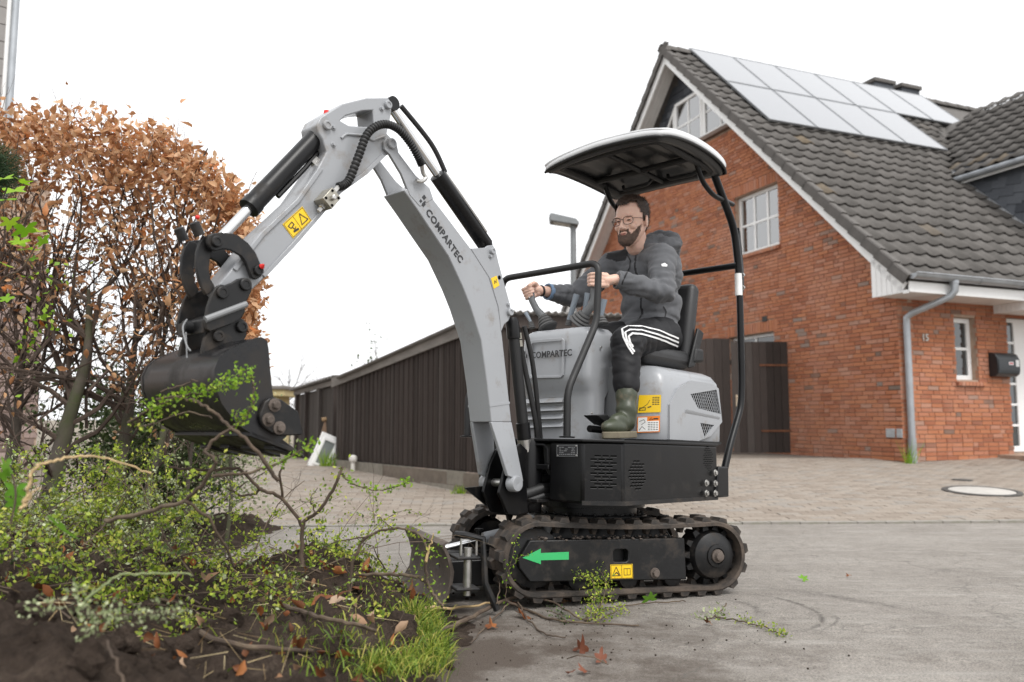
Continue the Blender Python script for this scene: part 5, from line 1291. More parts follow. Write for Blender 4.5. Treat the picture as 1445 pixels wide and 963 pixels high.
# ---- console ----------------------------------------------------------------------------------------------------
uC = .15
vl = UF.onU(735, 560, uC)[0]; vr = UF.onU(833, 500, uC)[0]; CZ1 = UF.onU(790, 466, uC)[1]
ub2 = u_for(868, vr + .012, 1.0)
def con_ring(z, uf, vl_, vr_, ub__, r=.05):
    pts = [(uf, vl_), (uf, vr_), (ub__, vr_ + .012), (ub__, vl_ - .012)]; out = []; n = 4
    for i in range(n):
        p0, p1, p2 = Vector(pts[i - 1]), Vector(pts[i]), Vector(pts[(i + 1) % n]); r_ = r if i < 2 else .02
        A = p1 + (p0 - p1).normalized() * r_; B = p1 + (p2 - p1).normalized() * r_
        for k in range(7): t = k / 6; q = A * (1 - t) ** 2 + p1 * 2 * t * (1 - t) + B * t * t; out.append((q.x, q.y))
    bulge = lambda u, v: u + (.012 * (1 - ((v - (vl_ + vr_) / 2) / ((vr_ - vl_) / 2)) ** 2) if u > uf - .02 else 0)
    return [U(bulge(a, b), b, z) for a, b in out]
ubb = u_for(851, vr, .75)
crs = [(ZD1, -.018, .0, 0), (ZD1 + .05, -.018, .0, 0), (ZD1 + .20, -.018, 0, .1), (ZD1 + .24, -.008, 0, .5), (ZD1 + .275, .014, .002, 1), (ZD1 + .31, .018, .003, 1), (CZ1 - .045, .008, -.004, 1), (CZ1 - .02, -.002, -.012, 1), (CZ1 - .004, -.022, -.03, .95), (CZ1, -.05, -.055, .85)]
con = MB().loft([con_ring(z, uC + du, vl - dv, vr + dv, ubb + (ub2 - ubb) * k + (0 if dv > -.02 else -.0)) for z, du, dv, k in crs]).build('console', M_GREY, dig, smooth=True, angle=55)
# pressed panel and louvres on the front
def CP(px, py, off): v, z = UF.onU(px, py, uC + off); return (v, z)
fu = lambda off: (lambda a, b, h: U(uC + off + h, a, b))
pq = [CP(*q, .03) for q in ((747, 486), (750, 483.5), (793, 480.5), (796.5, 484), (795, 533), (791, 537), (748, 538), (745, 534))]
pqi = [CP(*q, .03) for q in ((750, 490), (752, 488), (791, 485), (793, 487.5), (792, 531), (789.5, 533.5), (750, 534.5), (748.5, 532))]
MB().prism(pq, fu(.022), 0, .010, [pqi]).build('pressed_frame', M_GREY, con, bevel=.003)
for k in range(4):
    y0 = 563 + k * 11.5
    c = [CP(*q, .0) for q in ((739.5, y0 + 2.5), (796, y0), (796, y0 + 8.5), (739.5, y0 + 10.5))]
    lp_ = MB(); A = [U(uC - .004, *p) for p in c]; B = [U(uC + .014, p[0], p[1]) for p in c]
    lp_.hexa([A[3], A[2], A[1], A[0], B[3] + uF * .006, B[2] + uF * .006, B[1] - uF * .022, B[0] - uF * .022]); lp_.build('louvre', M_GREY, con, bevel=.002)
    MB().prism([CP(740, y0 + 1.5, 0), CP(796, y0 - 1, 0), CP(796, y0 + 1.0, 0), CP(740, y0 + 3.5, 0)], fu(-.006), 0, .004).build('louvre_gap', M_GREYD, con)
def logo(parent, f, mat, nrm, scale):
    for (x, y, s) in ((0, .38, .34), (.42, .30, .16), (.40, .02, .30), (.05, -.02, .24)):
        sticker('logo_mark', [f(x, y), f(x + s, y), f(x + s, y + s), f(x, y + s)], nrm, mat, parent, .0004, .0008)
a_ = U(uC + .034, *CP(749.5, 509.5, .034)); b_ = U(uC + .034, *CP(807, 505.5, .034)); ux = (b_ - a_); Lw = ux.length; ux.normalize(); uy = ZZ
t = text_mesh('COMPARTEC', .036, space=1.05, bold=.0009, extrude=.0006); bbx = max(v.co.x for v in t.vertices)
place_text('lettering', t, M_INK, con, a_, ux * (Lw / bbx), uy * (Lw / bbx) * 1.05)
o_ = U(uC + .034, *CP(739, 511, .034)); logo(con, lambda x, y: o_ + ux * x * .034 + uy * (y + .1) * .05, M_INK, uF, 1)
for q in ((848, 494), (835, 587)):
    p = UP(*q, vr + .010); MB().lathe([(.006, 0), (.005, .004), (0, .005)], p, uL, 10).build('screw', M_STEEL, con, smooth=True)
# pedals beside the boot
pa = UP(832, 609, .19); pb_ = UP(872, 613, .19)
MB().tube([pa, pb_, pb_ - uF * .06], .016, 12).build('pedal_arm', M_BLACK, dig, smooth=True)
pdl = [UP(835, 590, .20), UP(850, 589, .20), UP(866, 607, .20), UP(850, 603, .20)]
MB().hexa([p - uL * .05 for p in (pdl[3], pdl[2], pdl[1], pdl[0])] + [p + uL * .03 for p in (pdl[3], pdl[2], pdl[1], pdl[0])]).build('pedal', M_PLAS, dig, bevel=.004)
bolt(dig, UP(866, 610, .205), uL, .012, .012, M_STEEL, name='pedal_bolt')
# levers with rubber bellows
def bellows(base, top, r0, r1, n, parent, mat=M_PLAS, sq=1.0):
    m = MB(); d = top - base; prof = []
    for k in range(n): 
        t = k / n; r_ = r0 + (r1 - r0) * t; prof += [(r_ * .86, t * d.length), (r_, (t + .35 / n) * d.length), (r_ * .97, (t + .6 / n) * d.length), (r_ * .82, (t + .95 / n) * d.length)]
    prof.append((r1 * .7, d.length)); m.lathe(prof, base, d, 20); return m.build('bellows', mat, parent, smooth=True)
M_RUBG = pm('grey_rubber', (0.085, 0.085, 0.085), .7, var=.12)
def CT(px, py, u): return UU(px, py, u)
def lever(name, base, pts, rr, mat, r0, r1, nb=4, bh=.3, bm=None):
    path = [CT(*q) for q in pts]; b = CT(*base)
    o = MB().tube(path, rr, 14).build(name, mat, dig, smooth=True); bellows(b, b + (path[1] - path[0]) * 0 + (path[0] - b) * 1.0, r0, r1, nb, o, bm or M_RUBG); return o
ju = .06
jr = lever('joystick', (774, 467, ju), [(766, 450, ju), (757, 440, ju + .01), (751, 428, ju + .02), (748, 414, ju + .02)], [.020, .018, .017, .021], M_LEV, .052, .022)
MB().lathe([(.0, 0), (.019, .003), (.02, .012), (.012, .022), (0, .024)], CT(748, 415, ju + .02), (ZZ + uF * .3), 14).build('grip_cap', M_LEV, jr, smooth=True)
MB().ball(CT(747, 423, ju + .04), .004, 8, 6).build('button', M_STW, jr)
jl = lever('joystick', (816, 460, ju), [(826, 446, ju), (834, 437, ju), (838, 424, ju), (839, 394, ju)], [.022, .020, .017, .019], M_LEV, .056, .026)
l1 = lever('control_lever', (751, 467, .10), [(749, 458, .10), (742, 445, .10)], [.008, .011], M_LEVB, .018, .012)
l2 = lever('control_lever', (802, 463, .03), [(803, 455, .03), (814, 419, .03)], [.012, .016], M_LEVB, .018, .014)
l3 = lever('control_lever', (822, 458, -.02), [(824, 446, -.02), (829, 417, -.02)], [.010, .014], M_LEVB, .018, .012)
l4 = lever('control_lever', (850, 462, .06), [(848, 450, .06), (853, 426, .06)], [.011, .0155], M_LEVB, .032, .014, 3)

# ---- hand rail round the console ------------------------------------------------------------------------------------
vrail = vr + .040
def fillet(pts, r, n=6):
    out = [pts[0]]
    for i in range(1, len(pts) - 1):
        p0, p1, p2 = pts[i - 1], pts[i], pts[i + 1]; rr = min(r, (p0 - p1).length * .45, (p2 - p1).length * .45)
        A = p1 + (p0 - p1).normalized() * rr; B = p1 + (p2 - p1).normalized() * rr
        for k in range(n + 1): t = k / n; out.append(A * (1 - t) ** 2 + p1 * 2 * t * (1 - t) + B * t * t)
    out.append(pts[-1]); return out
leg = [UP(*q, vrail) for q in ((800, 622), (800.5, 556), (842, 458), (845, 374))]
legu = [(UF.onV(*q, vrail)) for q in ((800, 622), (800.5, 556), (842, 458), (845, 374))]
topu, topz = legu[3]; vf = vrail - .62
far = [U(u, vf, z) for u, z in reversed(legu)]
rail = MB().tube(fillet(leg + far, .055), .0165, 14).build('hand_rail', M_PLAS, dig, smooth=True)
for p in (leg[0], far[-1]): MB().lathe([(.035, 0), (.035, .006), (.02, .008)], p, ZZ, 16).build('rail_foot', M_BLACK, rail, smooth=True)

# ---- canopy -----------------------------------------------------------------------------------------------------------
cL, cFar, cR = UF.onW(762, 242, 2.09), UF.onW(872, 283, 2.09), UF.onW(1027, 246, 2.09)
cu0 = (cFar[0] + cR[0]) / 2; cu1 = cL[0]; cv0 = (cL[1] + cFar[1]) / 2; cv1 = cR[1]
ucen, vcen, ul_, vl2 = (cu0 + cu1) / 2, (cv0 + cv1) / 2, (cu1 - cu0) / 2 + .028, (cv1 - cv0) / 2 + .024
CZ = 2.09
def can_pt(a, b, h=0.0):
    # a forward -1..1, b left -1..1 ; squircle plan, crowned top with a rolled edge
    k = 1 - .05 * (abs(a) ** 6) * (abs(b) ** 6); 
    u = ucen + a * ul_ * (1 - .045 * b * b) * k; v = vcen + b * vl2 * (1 - .05 * a * a) * k
    z = CZ + .024 + .030 * (1 - abs(a) ** 2.2) + .016 * (1 - abs(b) ** 2.2) - .020 * max(0, a) ** 4 * max(0, -b)
    return U(u, v, z + h)
NG = 28; vs = []; fs = []
for i in range(NG + 1):
    for j in range(NG + 1): vs.append(can_pt(-1 + 2 * i / NG, -1 + 2 * j / NG))
for i in range(NG):
    for j in range(NG): q = i * (NG + 1) + j; fs.append((q, q + 1, q + NG + 2, q + NG + 1))
# outer shell
m = MB(); m.add(vs, fs); n0 = len(vs)
M_CANOPY = pm('canopy_white_grey', (.62, .63, .64), .42, var=.04)
can = m.build('canopy_roof', M_CANOPY, dig, smooth=True, angle=180)
skirt = MB(); ring_ = [(-1, -1 + 2 * k / NG) for k in range(NG)] + [(-1 + 2 * k / NG, 1) for k in range(NG)] + [(1, 1 - 2 * k / NG) for k in range(NG)] + [(1 - 2 * k / NG, -1) for k in range(NG)]
skirt.loft([[can_pt(a * s_, b * s_, h_) for a, b in ring_] for s_, h_ in ((.985, .010), (1.0, .006), (1.008, -.006), (1.006, -.026), (.990, -.026), (.975, -.012))], caps=False); skirt.build('rim', M_CANOPY, can, smooth=True, angle=180)
md = can.modifiers.new('t', 'SOLIDIFY'); md.thickness = .012; md.offset = 1
M_UNDER = pm('canopy_lining', (0.026, 0.027, 0.028), .36, var=.2, scale=3)
vs = []
for i in range(NG + 1):
    for j in range(NG + 1):
        a, b = -1 + 2 * i / NG, -1 + 2 * j / NG
        e = max(abs(a), abs(b)); h = -.018 if e > .93 else (-.050 if e > .80 else -.036)
        if e < .74: h += .016 * (1 if (abs(b) < .5 and abs(a) < .62) else 0)
        vs.append(can_pt(a * .985, b * .985, h))
m = MB(); m.add(vs, fs); lin = m.build('lining', M_UNDER, can, smooth=True, angle=180, fix=False)
md = lin.modifiers.new('t', 'SOLIDIFY'); md.thickness = .006
edge = [can_pt(a, b, -.028) for a, b in [(-1, -1 + 2 * k / NG) for k in range(NG)] + [(-1 + 2 * k / NG, 1) for k in range(NG)] + [(1, 1 - 2 * k / NG) for k in range(NG)] + [(1 - 2 * k / NG, -1) for k in range(NG)]]
edge.append(edge[0]); MB().tube(edge, .007, 8, caps=False).build('rubber_edge', M_PLAS, can, smooth=True)
# roof frame underneath
fz = -.075
fr_ = [can_pt(a, b, 0) for a, b in ((-.82, -.80), (-.82, .80), (.80, .80), (.80, -.80))]
zf = min(p.z for p in fr_) - .025; fr_ = [Vector((p.x, p.y, zf)) for p in fr_]
MB().tube(fillet(fr_ + [fr_[0]], .05), .02, 10).build('roof_frame', M_PLAS, dig, smooth=True)
def mid(a, b, t): return a + (b - a) * t
MB().tube([mid(fr_[0], fr_[3], .42), mid(fr_[1], fr_[2], .42)], .016, 10).build('roof_frame', M_PLAS, dig, smooth=True)
MB().tube([mid(fr_[0], fr_[1], .5), mid(fr_[3], fr_[2], .5)], .014, 10).build('roof_frame', M_PLAS, dig, smooth=True)
for b0 in (-.3, .45):
    h_ = [can_pt(-.55, b0 - .25, -.05), can_pt(-.5, b0 - .2, -.085), can_pt(-.5, b0 + .2, -.085), can_pt(-.55, b0 + .25, -.05)]
    MB().tube(fillet(h_, .04), .009, 8).build('grab_handle', M_PLAS, can, smooth=True)
# posts
VP_ = .385
pxs = ((1022, 668), (1030, 632), (1046, 576), (1047, 540), (1043, 385), (1036, 325), (1008, 250))
pu = [UF.onV(*q, VP_) for q in pxs]
for sg in (1, -1):
    vv = VP_ if sg > 0 else (2 * vcen - VP_)
    low = fillet([U(u, vv, z) for u, z in pu[:5]], .06); up = fillet([U(u - .0, vv, z) for u, z in pu[3:]], .08)
    rf = MB().tube(low, .0185, 14).build('canopy_post', M_BLACK, dig, smooth=True)
    up2 = [p + uF * .0 for p in up]
    a, b = pu[4], pu[5]
    MB().tube([U(b[0] + .0, vv, b[1] - .24), U(b[0], vv, b[1])] if False else up[2:], .021, 14).build('upper_tube', M_BLACK, rf, smooth=True)
    pl = [(a[0] - .005, a[1] - .12), (a[0] - .038, a[1] - .115), (a[0] - .045, a[1] - .07), (a[0] - .042, a[1] + .03), (a[0] - .01, a[1] + .22), (a[0] + .005, a[1] + .24)]
    MB().prism(pl, lambda x, z, h: U(x, h, z), vv - .005, vv + .007).build('gusset', M_BLACK, rf, bevel=.002)
    for zz_ in (-.02, -.09): bolt(rf, U(a[0] - .031, vv + .007, a[1] + zz_), uL, .008, .009)
    st_ = [UF.onV(*q, VP_) for q in ((1000, 246), (1000, 262), (1022, 284), (1036, 290))]
    s_pts = [U(UF.onV(982, 232, VP_)[0], vv, zf + .01), U(UF.onV(990, 258, VP_)[0], vv, UF.onV(990, 258, VP_)[1]), U(UF.onV(1006, 279, VP_)[0], vv, UF.onV(1006, 279, VP_)[1]), U(UF.onV(1034, 292, VP_)[0], vv, UF.onV(1034, 292, VP_)[1])]
    MB().tube(fillet(s_pts, .06), .0135, 12).build('strut', M_BLACK, rf, smooth=True)
    if sg > 0:
        MB().lathe([(.0196, -.06), (.0196, .06)], UP(1042.3, 405, VP_), U(pu[4][0] - pu[3][0], 0, pu[4][1] - pu[3][1]), 14).build('reflector_wrap', M_STW, rf, smooth=True)
zc = UF.onV(1040, 378, VP_); 
MB().tube([U(zc[0], VP_, zc[1]), U(zc[0], 2 * vcen - VP_, zc[1])], .018, 12).build('cross_tube', M_BLACK, dig, smooth=True)

# ---- boom, arm, bucket (all in the plane of the boom) --------------------------------------------------------------------
BV, BH = 0.0, .062
def bp(px, py, v=None): return UF.onV(px, py, BV + BH if v is None else v)
# boom box
st_ = [((570, 273), (592, 262)), ((588, 299), (611, 285)), ((606, 326), (631, 311)), ((633, 366), (665, 356)), ((653, 409), (690, 395)), ((664, 437), (703, 437)), ((679, 484), (709, 480)), ((688, 549), (716, 545)), ((693, 600), (722, 600))]
rings = []
for (a, b) in st_:
    A, B = bp(*a), bp(*b); rings.append([U(A[0], BV + BH, A[1]), U(B[0], BV + BH, B[1]), U(B[0], BV - BH, B[1]), U(A[0], BV - BH, A[1])])
boom = MB().loft(rings).build('boom', M_GREY, dig, bevel=.004, angle=25)
# fork plates at the foot
for sg in (1, -1):
    a, b = bp(693, 600), bp(722, 600); c, d = bp(717, 676, BV + .088), bp(739, 684, BV + .088); e = bp(727, 695, BV + .088)
    vi, vo = BV + sg * (BH - .016), BV + sg * BH; wi, wo = BV + sg * .070, BV + sg * .088
    m = MB(); m.loft([[U(a[0], vi, a[1]), U(a[0], vo + sg * .001, a[1]), U(b[0], vo + sg * .001, b[1]), U(b[0], vi, b[1])], [U(c[0], wi, c[1]), U(c[0], wo, c[1]), U(d[0], wo, d[1]), U(d[0], wi, d[1])]])
    m.build('fork_plate', M_GREY, boom, bevel=.003)
    fp = bp(728, 687, BV + .088)
    MB().lathe([(.026, -.03), (.034, -.028), (.034, .006), (.030, .012), (.012, .013), (0, .010)], U(fp[0], BV + sg * .088, fp[1]), uL * sg, 22).build('boss', M_GREY, boom, smooth=True)
fp = bp(728, 687, BV + .088); FPT = U(fp[0], BV, fp[1])
MB().cyl(U(fp[0], BV - .088, fp[1]), U(fp[0], BV + .088, fp[1]), .017, 18).build('pin', M_STEEL, boom, smooth=True)
# cross web seen through the fork
a, b = bp(700, 640, BV), bp(715, 630, BV)
# weld band
w0, w1 = bp(691, 575), bp(719, 571)
MB().loft([[U(p[0] + s_, BV + sg * (BH + .002), p[1]) for sg in (1, -1) for p in ((w0, w1) if sg > 0 else (w1, w0)) for s_ in (0,)], [U(p[0] + .0, BV + sg * (BH + .002), p[1] - .010) for sg in (1, -1) for p in ((w0, w1) if sg > 0 else (w1, w0))]]).build('weld_bead', M_GREY, boom)
# ears at the tip and the cylinder lug
ear = [bp(*q) for q in ((546, 199), (556, 201), (560, 210), (562, 220), (586, 252), (606, 270), (611, 285), (592, 296), (578, 280), (566, 250), (549, 222), (542, 215), (541, 205))]
lugp = [bp(*q) for q in ((664, 355), (684, 354), (688, 351), (695, 350), (699, 356), (703, 374), (720, 436), (721, 448), (717, 457), (711, 462), (707, 472), (703, 437), (690, 396))]
for sg in (1, -1):
    v0, v1_ = BV + sg * (BH - .010), BV + sg * (BH + .002)
    for poly in (ear, lugp): MB().prism(poly, lambda a, b, h: U(a, h, b), min(v0, v1_), max(v0, v1_)).build('lug_plate', M_GREY, boom, bevel=.002)
TP_ = bp(551, 208); 
for q, r_ in (((551, 208), .020), ((693, 359), .014), ((718, 445), .016)):
    p = bp(*q); pin(boom, U(p[0], BV + BH + .002, p[1]), uL, r_, .014, M_GREY); MB().cyl(U(p[0], BV - BH - .01, p[1]), U(p[0], BV + BH, p[1]), r_ * .8, 14).build('pin', M_STEEL, boom, smooth=True)
for q in ((691, 366), (716, 434)): p = bp(*q); bolt(boom, U(p[0], BV + BH + .002, p[1]), uL, .007, .009, M_GREY)
p = bp(704, 396); MB().lathe([(.009, 0), (.009, .001)], U(p[0], BV + BH + .0025, p[1]), uL, 14).build('hole', M_HOLE, boom)
yb = [bp(*q) for q in ((692, 397), (700, 393.5), (704, 407), (696, 412))]; ypts = [U(p[0], BV + BH + .002, p[1]) for p in yb]
sticker('warning_sticker', ypts, uL, M_YELL, boom, .001); f = quadmap(ypts); outline('sticker_print', f, [(.3, .6), (.45, .35), (.6, .6), (.75, .3)], .003, uL, M_INK, boom, .0025, closed=False)
# lettering down the boom
a, b = bp(600, 304), bp(649, 376); A, B = U(a[0], BV + BH + .0012, a[1]), U(b[0], BV + BH + .0012, b[1]); ex = (B - A); Lw = ex.length; ex.normalize(); ey = uL.cross(ex).normalized()
t = text_mesh('COMPARTEC', .04, space=1.08, bold=.001, extrude=.0005); bbx = max(v.co.x for v in t.vertices)
place_text('lettering', t, M_INK, boom, A, ex * (Lw / bbx), ey * (Lw / bbx))
O2 = A - ex * .052 + ey * .0; logo(boom, lambda x, y: O2 + ex * x * .045 + ey * (y + .1) * .055, M_INK, uL, 1)
# arm
armp = [bp(*q) for q in ((309, 410), (330, 384), (370, 333), (420, 286), (452, 240), (464, 218), (458, 200), (452, 190), (450, 180), (455, 169), (486, 150), (520, 141.5), (550, 141), (556, 149), (555, 165), (549, 192), (556, 199), (560, 209), (556, 219), (546, 224), (520, 250), (483, 277), (420, 350), (376, 397), (352, 420), (330, 430))]
armh = [bp(*q) for q in ((483, 174), (491, 167), (516, 159.5), (529, 158.5), (531, 180), (520, 182.5), (495, 181))]
AH = .050
arm = MB().prism(armp, lambda a, b, h: U(a, h, b), BV - AH, BV + AH, [armh]).build('arm', M_GREY, dig, bevel=.004)
flg = [bp(*q) for q in ((330, 384), (370, 333), (420, 286), (452, 240), (458, 243), (424, 291), (374, 339), (336, 388))]
MB().prism(flg, lambda a, b, h: U(a, h, b), BV + AH, BV + AH + .006).build('flange', M_GREY, arm, bevel=.002)
flg = [bp(*q) for q in ((546, 224), (520, 250), (483, 277), (420, 350), (376, 397), (372, 393), (416, 345), (480, 272), (516, 246), (541, 221))]
MB().prism(flg, lambda a, b, h: U(a, h, b), BV + AH, BV + AH + .006).build('flange', M_GREY, arm, bevel=.002)
bead = fillet([U(*(lambda p: (p[0], BV + AH + .002, p[1]))(bp(*q))) for q in ((484, 199), (490, 193), (520, 195), (528, 203), (536, 199), (545, 196))], .02)
MB().tube(bead, .005, 8).build('weld_bead', M_GREY, arm, smooth=True)
for q, r_ in (((463, 181), .017), ((549, 152), .016)):
    p = bp(*q); pin(arm, U(p[0], BV + AH, p[1]), uL, r_, .014, M_GREY); 
for q in ((473, 184), (541, 157), (473, 208)): p = bp(*q); bolt(arm, U(p[0], BV + AH, p[1]), uL, .007, .010, M_GREY)
ys = [bp(*q) for q in ((401, 321), (429, 295.5), (442, 315.5), (416, 341))]; yp = [U(p[0], BV + AH, p[1]) for p in ys]
sticker('warning_sticker', yp, uL, M_YELL, arm); f = quadmap(yp)
outline('sticker_print', f, [(.03, .05), (.97, .05), (.97, .95), (.03, .95)], .0014, uL, M_INK, arm, .003)
outline('sticker_print', f, [(.48, .05), (.48, .95)], .0014, uL, M_INK, arm, .0031, closed=False)
outline('sticker_print', f, [(.74, .2), (.90, .78), (.58, .78)], .003, uL, M_INK, arm, .0032)
outline('sticker_print', f, [(.12, .3), (.32, .25), (.34, .45), (.16, .5)], .003, uL, M_INK, arm, .0032)
outline('sticker_print', f, [(.22, .5), (.26, .68), (.34, .62)], .003, uL, M_INK, arm, .0034, closed=False); outline('sticker_print', f, [(.2, .75), (.36, .8)], .007, uL, M_INK, arm, .0034, closed=False)
# valve block and spiral hose
p = bp(458, 288); vb = U(p[0], BV + AH + .028, p[1]); da = (U(bp(483, 277)[0], 0, bp(483, 277)[1]) - U(bp(420, 350)[0], 0, bp(420, 350)[1])).normalized(); db = uL.cross(da)
M_BLK = pm('valve_alloy', (0.36, 0.34, 0.29), .4, .7, var=.15, scale=20)
blk = MB().hexa([vb + da * a + db * b + uL * c for a, b, c in ((-.03, -.024, -.028), (.03, -.024, -.028), (.03, .024, -.028), (-.03, .024, -.028), (-.03, -.024, .028), (.03, -.024, .028), (.03, .024, .028), (-.03, .024, .028))]).build('valve_block', M_BLK, arm, bevel=.002)
for sa, sb in ((-1, -1), (1, -1), (1, 1), (-1, 1)): MB().lathe([(.005, 0), (.005, .002), (0, .002)], vb + da * sa * .02 + db * sb * .016 + uL * .028, uL, 8).build('screw', M_HOLE, blk)
MB().lathe([(.010, 0), (.010, .014), (.006, .016), (0, .016)], vb + uL * .028, uL, 6).build('plug', M_STEEL, blk)
MB().lathe([(.012, 0), (.012, .012), (.008, .014), (.008, .03), (0, .03)], vb - da * .03 - db * .004, -da, 6).build('plug', M_STEEL, blk)
MB().lathe([(.011, 0), (.011, .014), (.008, .016), (.008, .04), (0, .04)], vb + da * .03, da, 6).build('fitting', M_STEEL, blk)
hp = [vb + da * .07] + [U(*(lambda p: (p[0], BV + AH + w_, p[1]))(bp(*q))) for q, w_ in (((487, 262), .03), ((500, 228), .035), ((512, 196), .04), ((530, 184), .05), ((548, 190), .06), ((566, 207), .055), ((580, 228), .05), ((587, 240), .045))]
def smooth_path(pts, n=8):
    out = []
    for i in range(len(pts) - 1):
        p0, p1, p2, p3 = pts[max(i - 1, 0)], pts[i], pts[i + 1], pts[min(i + 2, len(pts) - 1)]
        for k in range(n):
            t = k / n; out.append(.5 * ((2 * p1) + (p2 - p0) * t + (2 * p0 - 5 * p1 + 4 * p2 - p3) * t * t + (3 * p1 - p0 - 3 * p2 + p3) * t ** 3))
    out.append(pts[-1]); return out
sp_ = smooth_path(hp, 20)
MB().tube(sp_, [.0125 + (.0035 if i % 3 else -.001) for i in range(len(sp_))], 10).build('spiral_hose', M_PLAS, dig, smooth=True, angle=60)
e_ = [sp_[-1]] + [U(*(lambda p: (p[0], BV + BH + .02, p[1]))(bp(*q))) for q in ((592, 250), (596, 257), (590, 262), (582, 261))]
MB().tube(smooth_path(e_, 4), .008, 10).build('hose_elbow', M_STEEL, dig, smooth=True)
# arm cylinder behind the boom: rod from the arm horn, barrel to the boom lug
a, b = bp(549, 153, BV), bp(690, 357, BV); A, B = U(a[0], BV, a[1]), U(b[0], BV, b[1]); d = B - A
acy = MB().lathe([(.018, d.length * .45), (.034, d.length * .455), (.034, d.length * .96), (.024, d.length * .99)], A, d, 24).build('arm_cylinder', M_BLACK, dig, smooth=True)
MB().cyl(A + d * .02, A + d * .5, .0155, 16).build('rod', M_CHROME, acy, smooth=True)
MB().lathe([(.028, -.03), (.028, .03)], A, uL, 18).build('rod_eye', M_BLACK, acy, smooth=True)
off = ZZ * .02 - uF * .034
MB().tube([A + d * .47 - uF * .03 + ZZ * .03, A + d * .6 - uF * .037 + ZZ * .028, A + d * .9 - uF * .037 + ZZ * .028], .007, 8).build('cylinder_pipe', M_STEEL, acy, smooth=True)
MB().tube(smooth_path([A + d * .05 - uF * .03 + ZZ * .04, A + d * .3 - uF * .05 + ZZ * .05, A + d * .47 - uF * .035 + ZZ * .03], 8), .010, 8).build('hose', M_PLAS, acy, smooth=True)
# bucket cylinder above the arm
a, b = bp(463, 181, BV), bp(306, 347, BV); A, B = U(a[0], BV, a[1]), U(b[0], BV, b[1]); d = B - A
bcy = MB().lathe([(.02, .03), (.033, .045), (.033, d.length * .69), (.036, d.length * .692), (.036, d.length * .74), (.02, d.length * .745)], A, d, 26).build('bucket_cylinder', M_BLACK, dig, smooth=True)
MB().cyl(A + d * .7, A + d * .985, .0165, 18).build('rod', M_CHROME, bcy, smooth=True)
MB().lathe([(.030, -.032), (.030, .032)], A, uL, 18).build('eye', M_BLACK, bcy, smooth=True)
MB().lathe([(.026, -.030), (.026, .030)], B, uL, 18).build('eye', M_GREY, bcy, smooth=True)
MB().lathe([(.010, 0), (.010, .014), (0, .016)], A + ZZ * .035 + uF * .01, ZZ, 10).build('red_cap', M_RED, bcy, smooth=True)
un = d.normalized(); dn = un.cross(uL); dn = dn if dn.z < 0 else -dn
MB().tube([A + un * .10 + dn * .04, A + un * .20 + dn * .044, A + un * .36 + dn * .042], .009, 8).build('cylinder_pipe', M_BLACK, bcy, smooth=True)
for k in (.06, .15): MB().lathe([(.013, -.015), (.013, .015)], A + un * k + dn * .05, un, 6).build('fitting', M_STEEL, bcy)
MB().tube(smooth_path([A + un * .05 + dn * .05, A + un * .02 + dn * .08, A - un * .02 + dn * .10], 5), .010, 8).build('hose', M_PLAS, bcy, smooth=True)
# links
def link_plate(name, pts, v0, v1_, mat=M_BLACKM):
    return MB().prism([bp(*q, LV) for q in pts], lambda a, b, h: U(a, h, b), v0, v1_).build(name, mat, dig, bevel=.003)
LV = BV + .080
rock = [(293, 338), (300, 335), (312, 333.5), (325, 334.5), (338, 339), (350, 348), (361, 362), (367, 376), (371, 389), (369, 396), (362, 400), (355, 397), (352, 389), (347, 376), (339, 365), (328, 359), (316, 357), (306, 360), (297, 357), (293, 348)]
for sg in (1, -1):
    o = link_plate('rocker_link', rock, BV + sg * LV - (.016 if sg > 0 else 0), BV + sg * LV + (0 if sg > 0 else .016))
    for q, r_ in (((304.5, 347), .017), ((363.5, 387.5), .016)):
        p = bp(*q, LV); pin(o, U(p[0], BV + sg * LV, p[1]), uL * sg, r_, .012, M_BLACKM)
    if sg > 0: MB().lathe([(.006, 0), (.009, .004), (.003, .016), (0, .018)], U(bp(366, 383, LV)[0], LV + .01, bp(366, 383, LV)[1]), uL + ZZ * .4, 10).build('red_cap', M_RED, o, smooth=True)
tie = [(293, 336), (287, 346), (283, 360), (282, 380), (286, 398), (291, 412), (297, 421), (303, 418), (309, 408), (303, 398), (301, 384), (302, 370), (305, 360), (309, 352), (305, 340)]
for sg in (1, -1): link_plate('tie_link', tie, BV + sg * .055 - (.014 if sg > 0 else 0), BV + sg * .055 + (0 if sg > 0 else .014))
for k in (.05, -.05):
    p = bp(297, 344, LV); MB().lathe([(.016, -.02), (.016, .02), (.010, .024)], U(p[0] + .03, BV + k, p[1] + .03), uF * .6 + ZZ, 12).build('grease_boss', M_BLACKM, dig, smooth=True)
p = bp(299, 340, LV); MB().ball(U(p[0] + .04, .06, p[1] + .055), .007, 10, 8).build('red_cap', M_RED, dig, smooth=True)
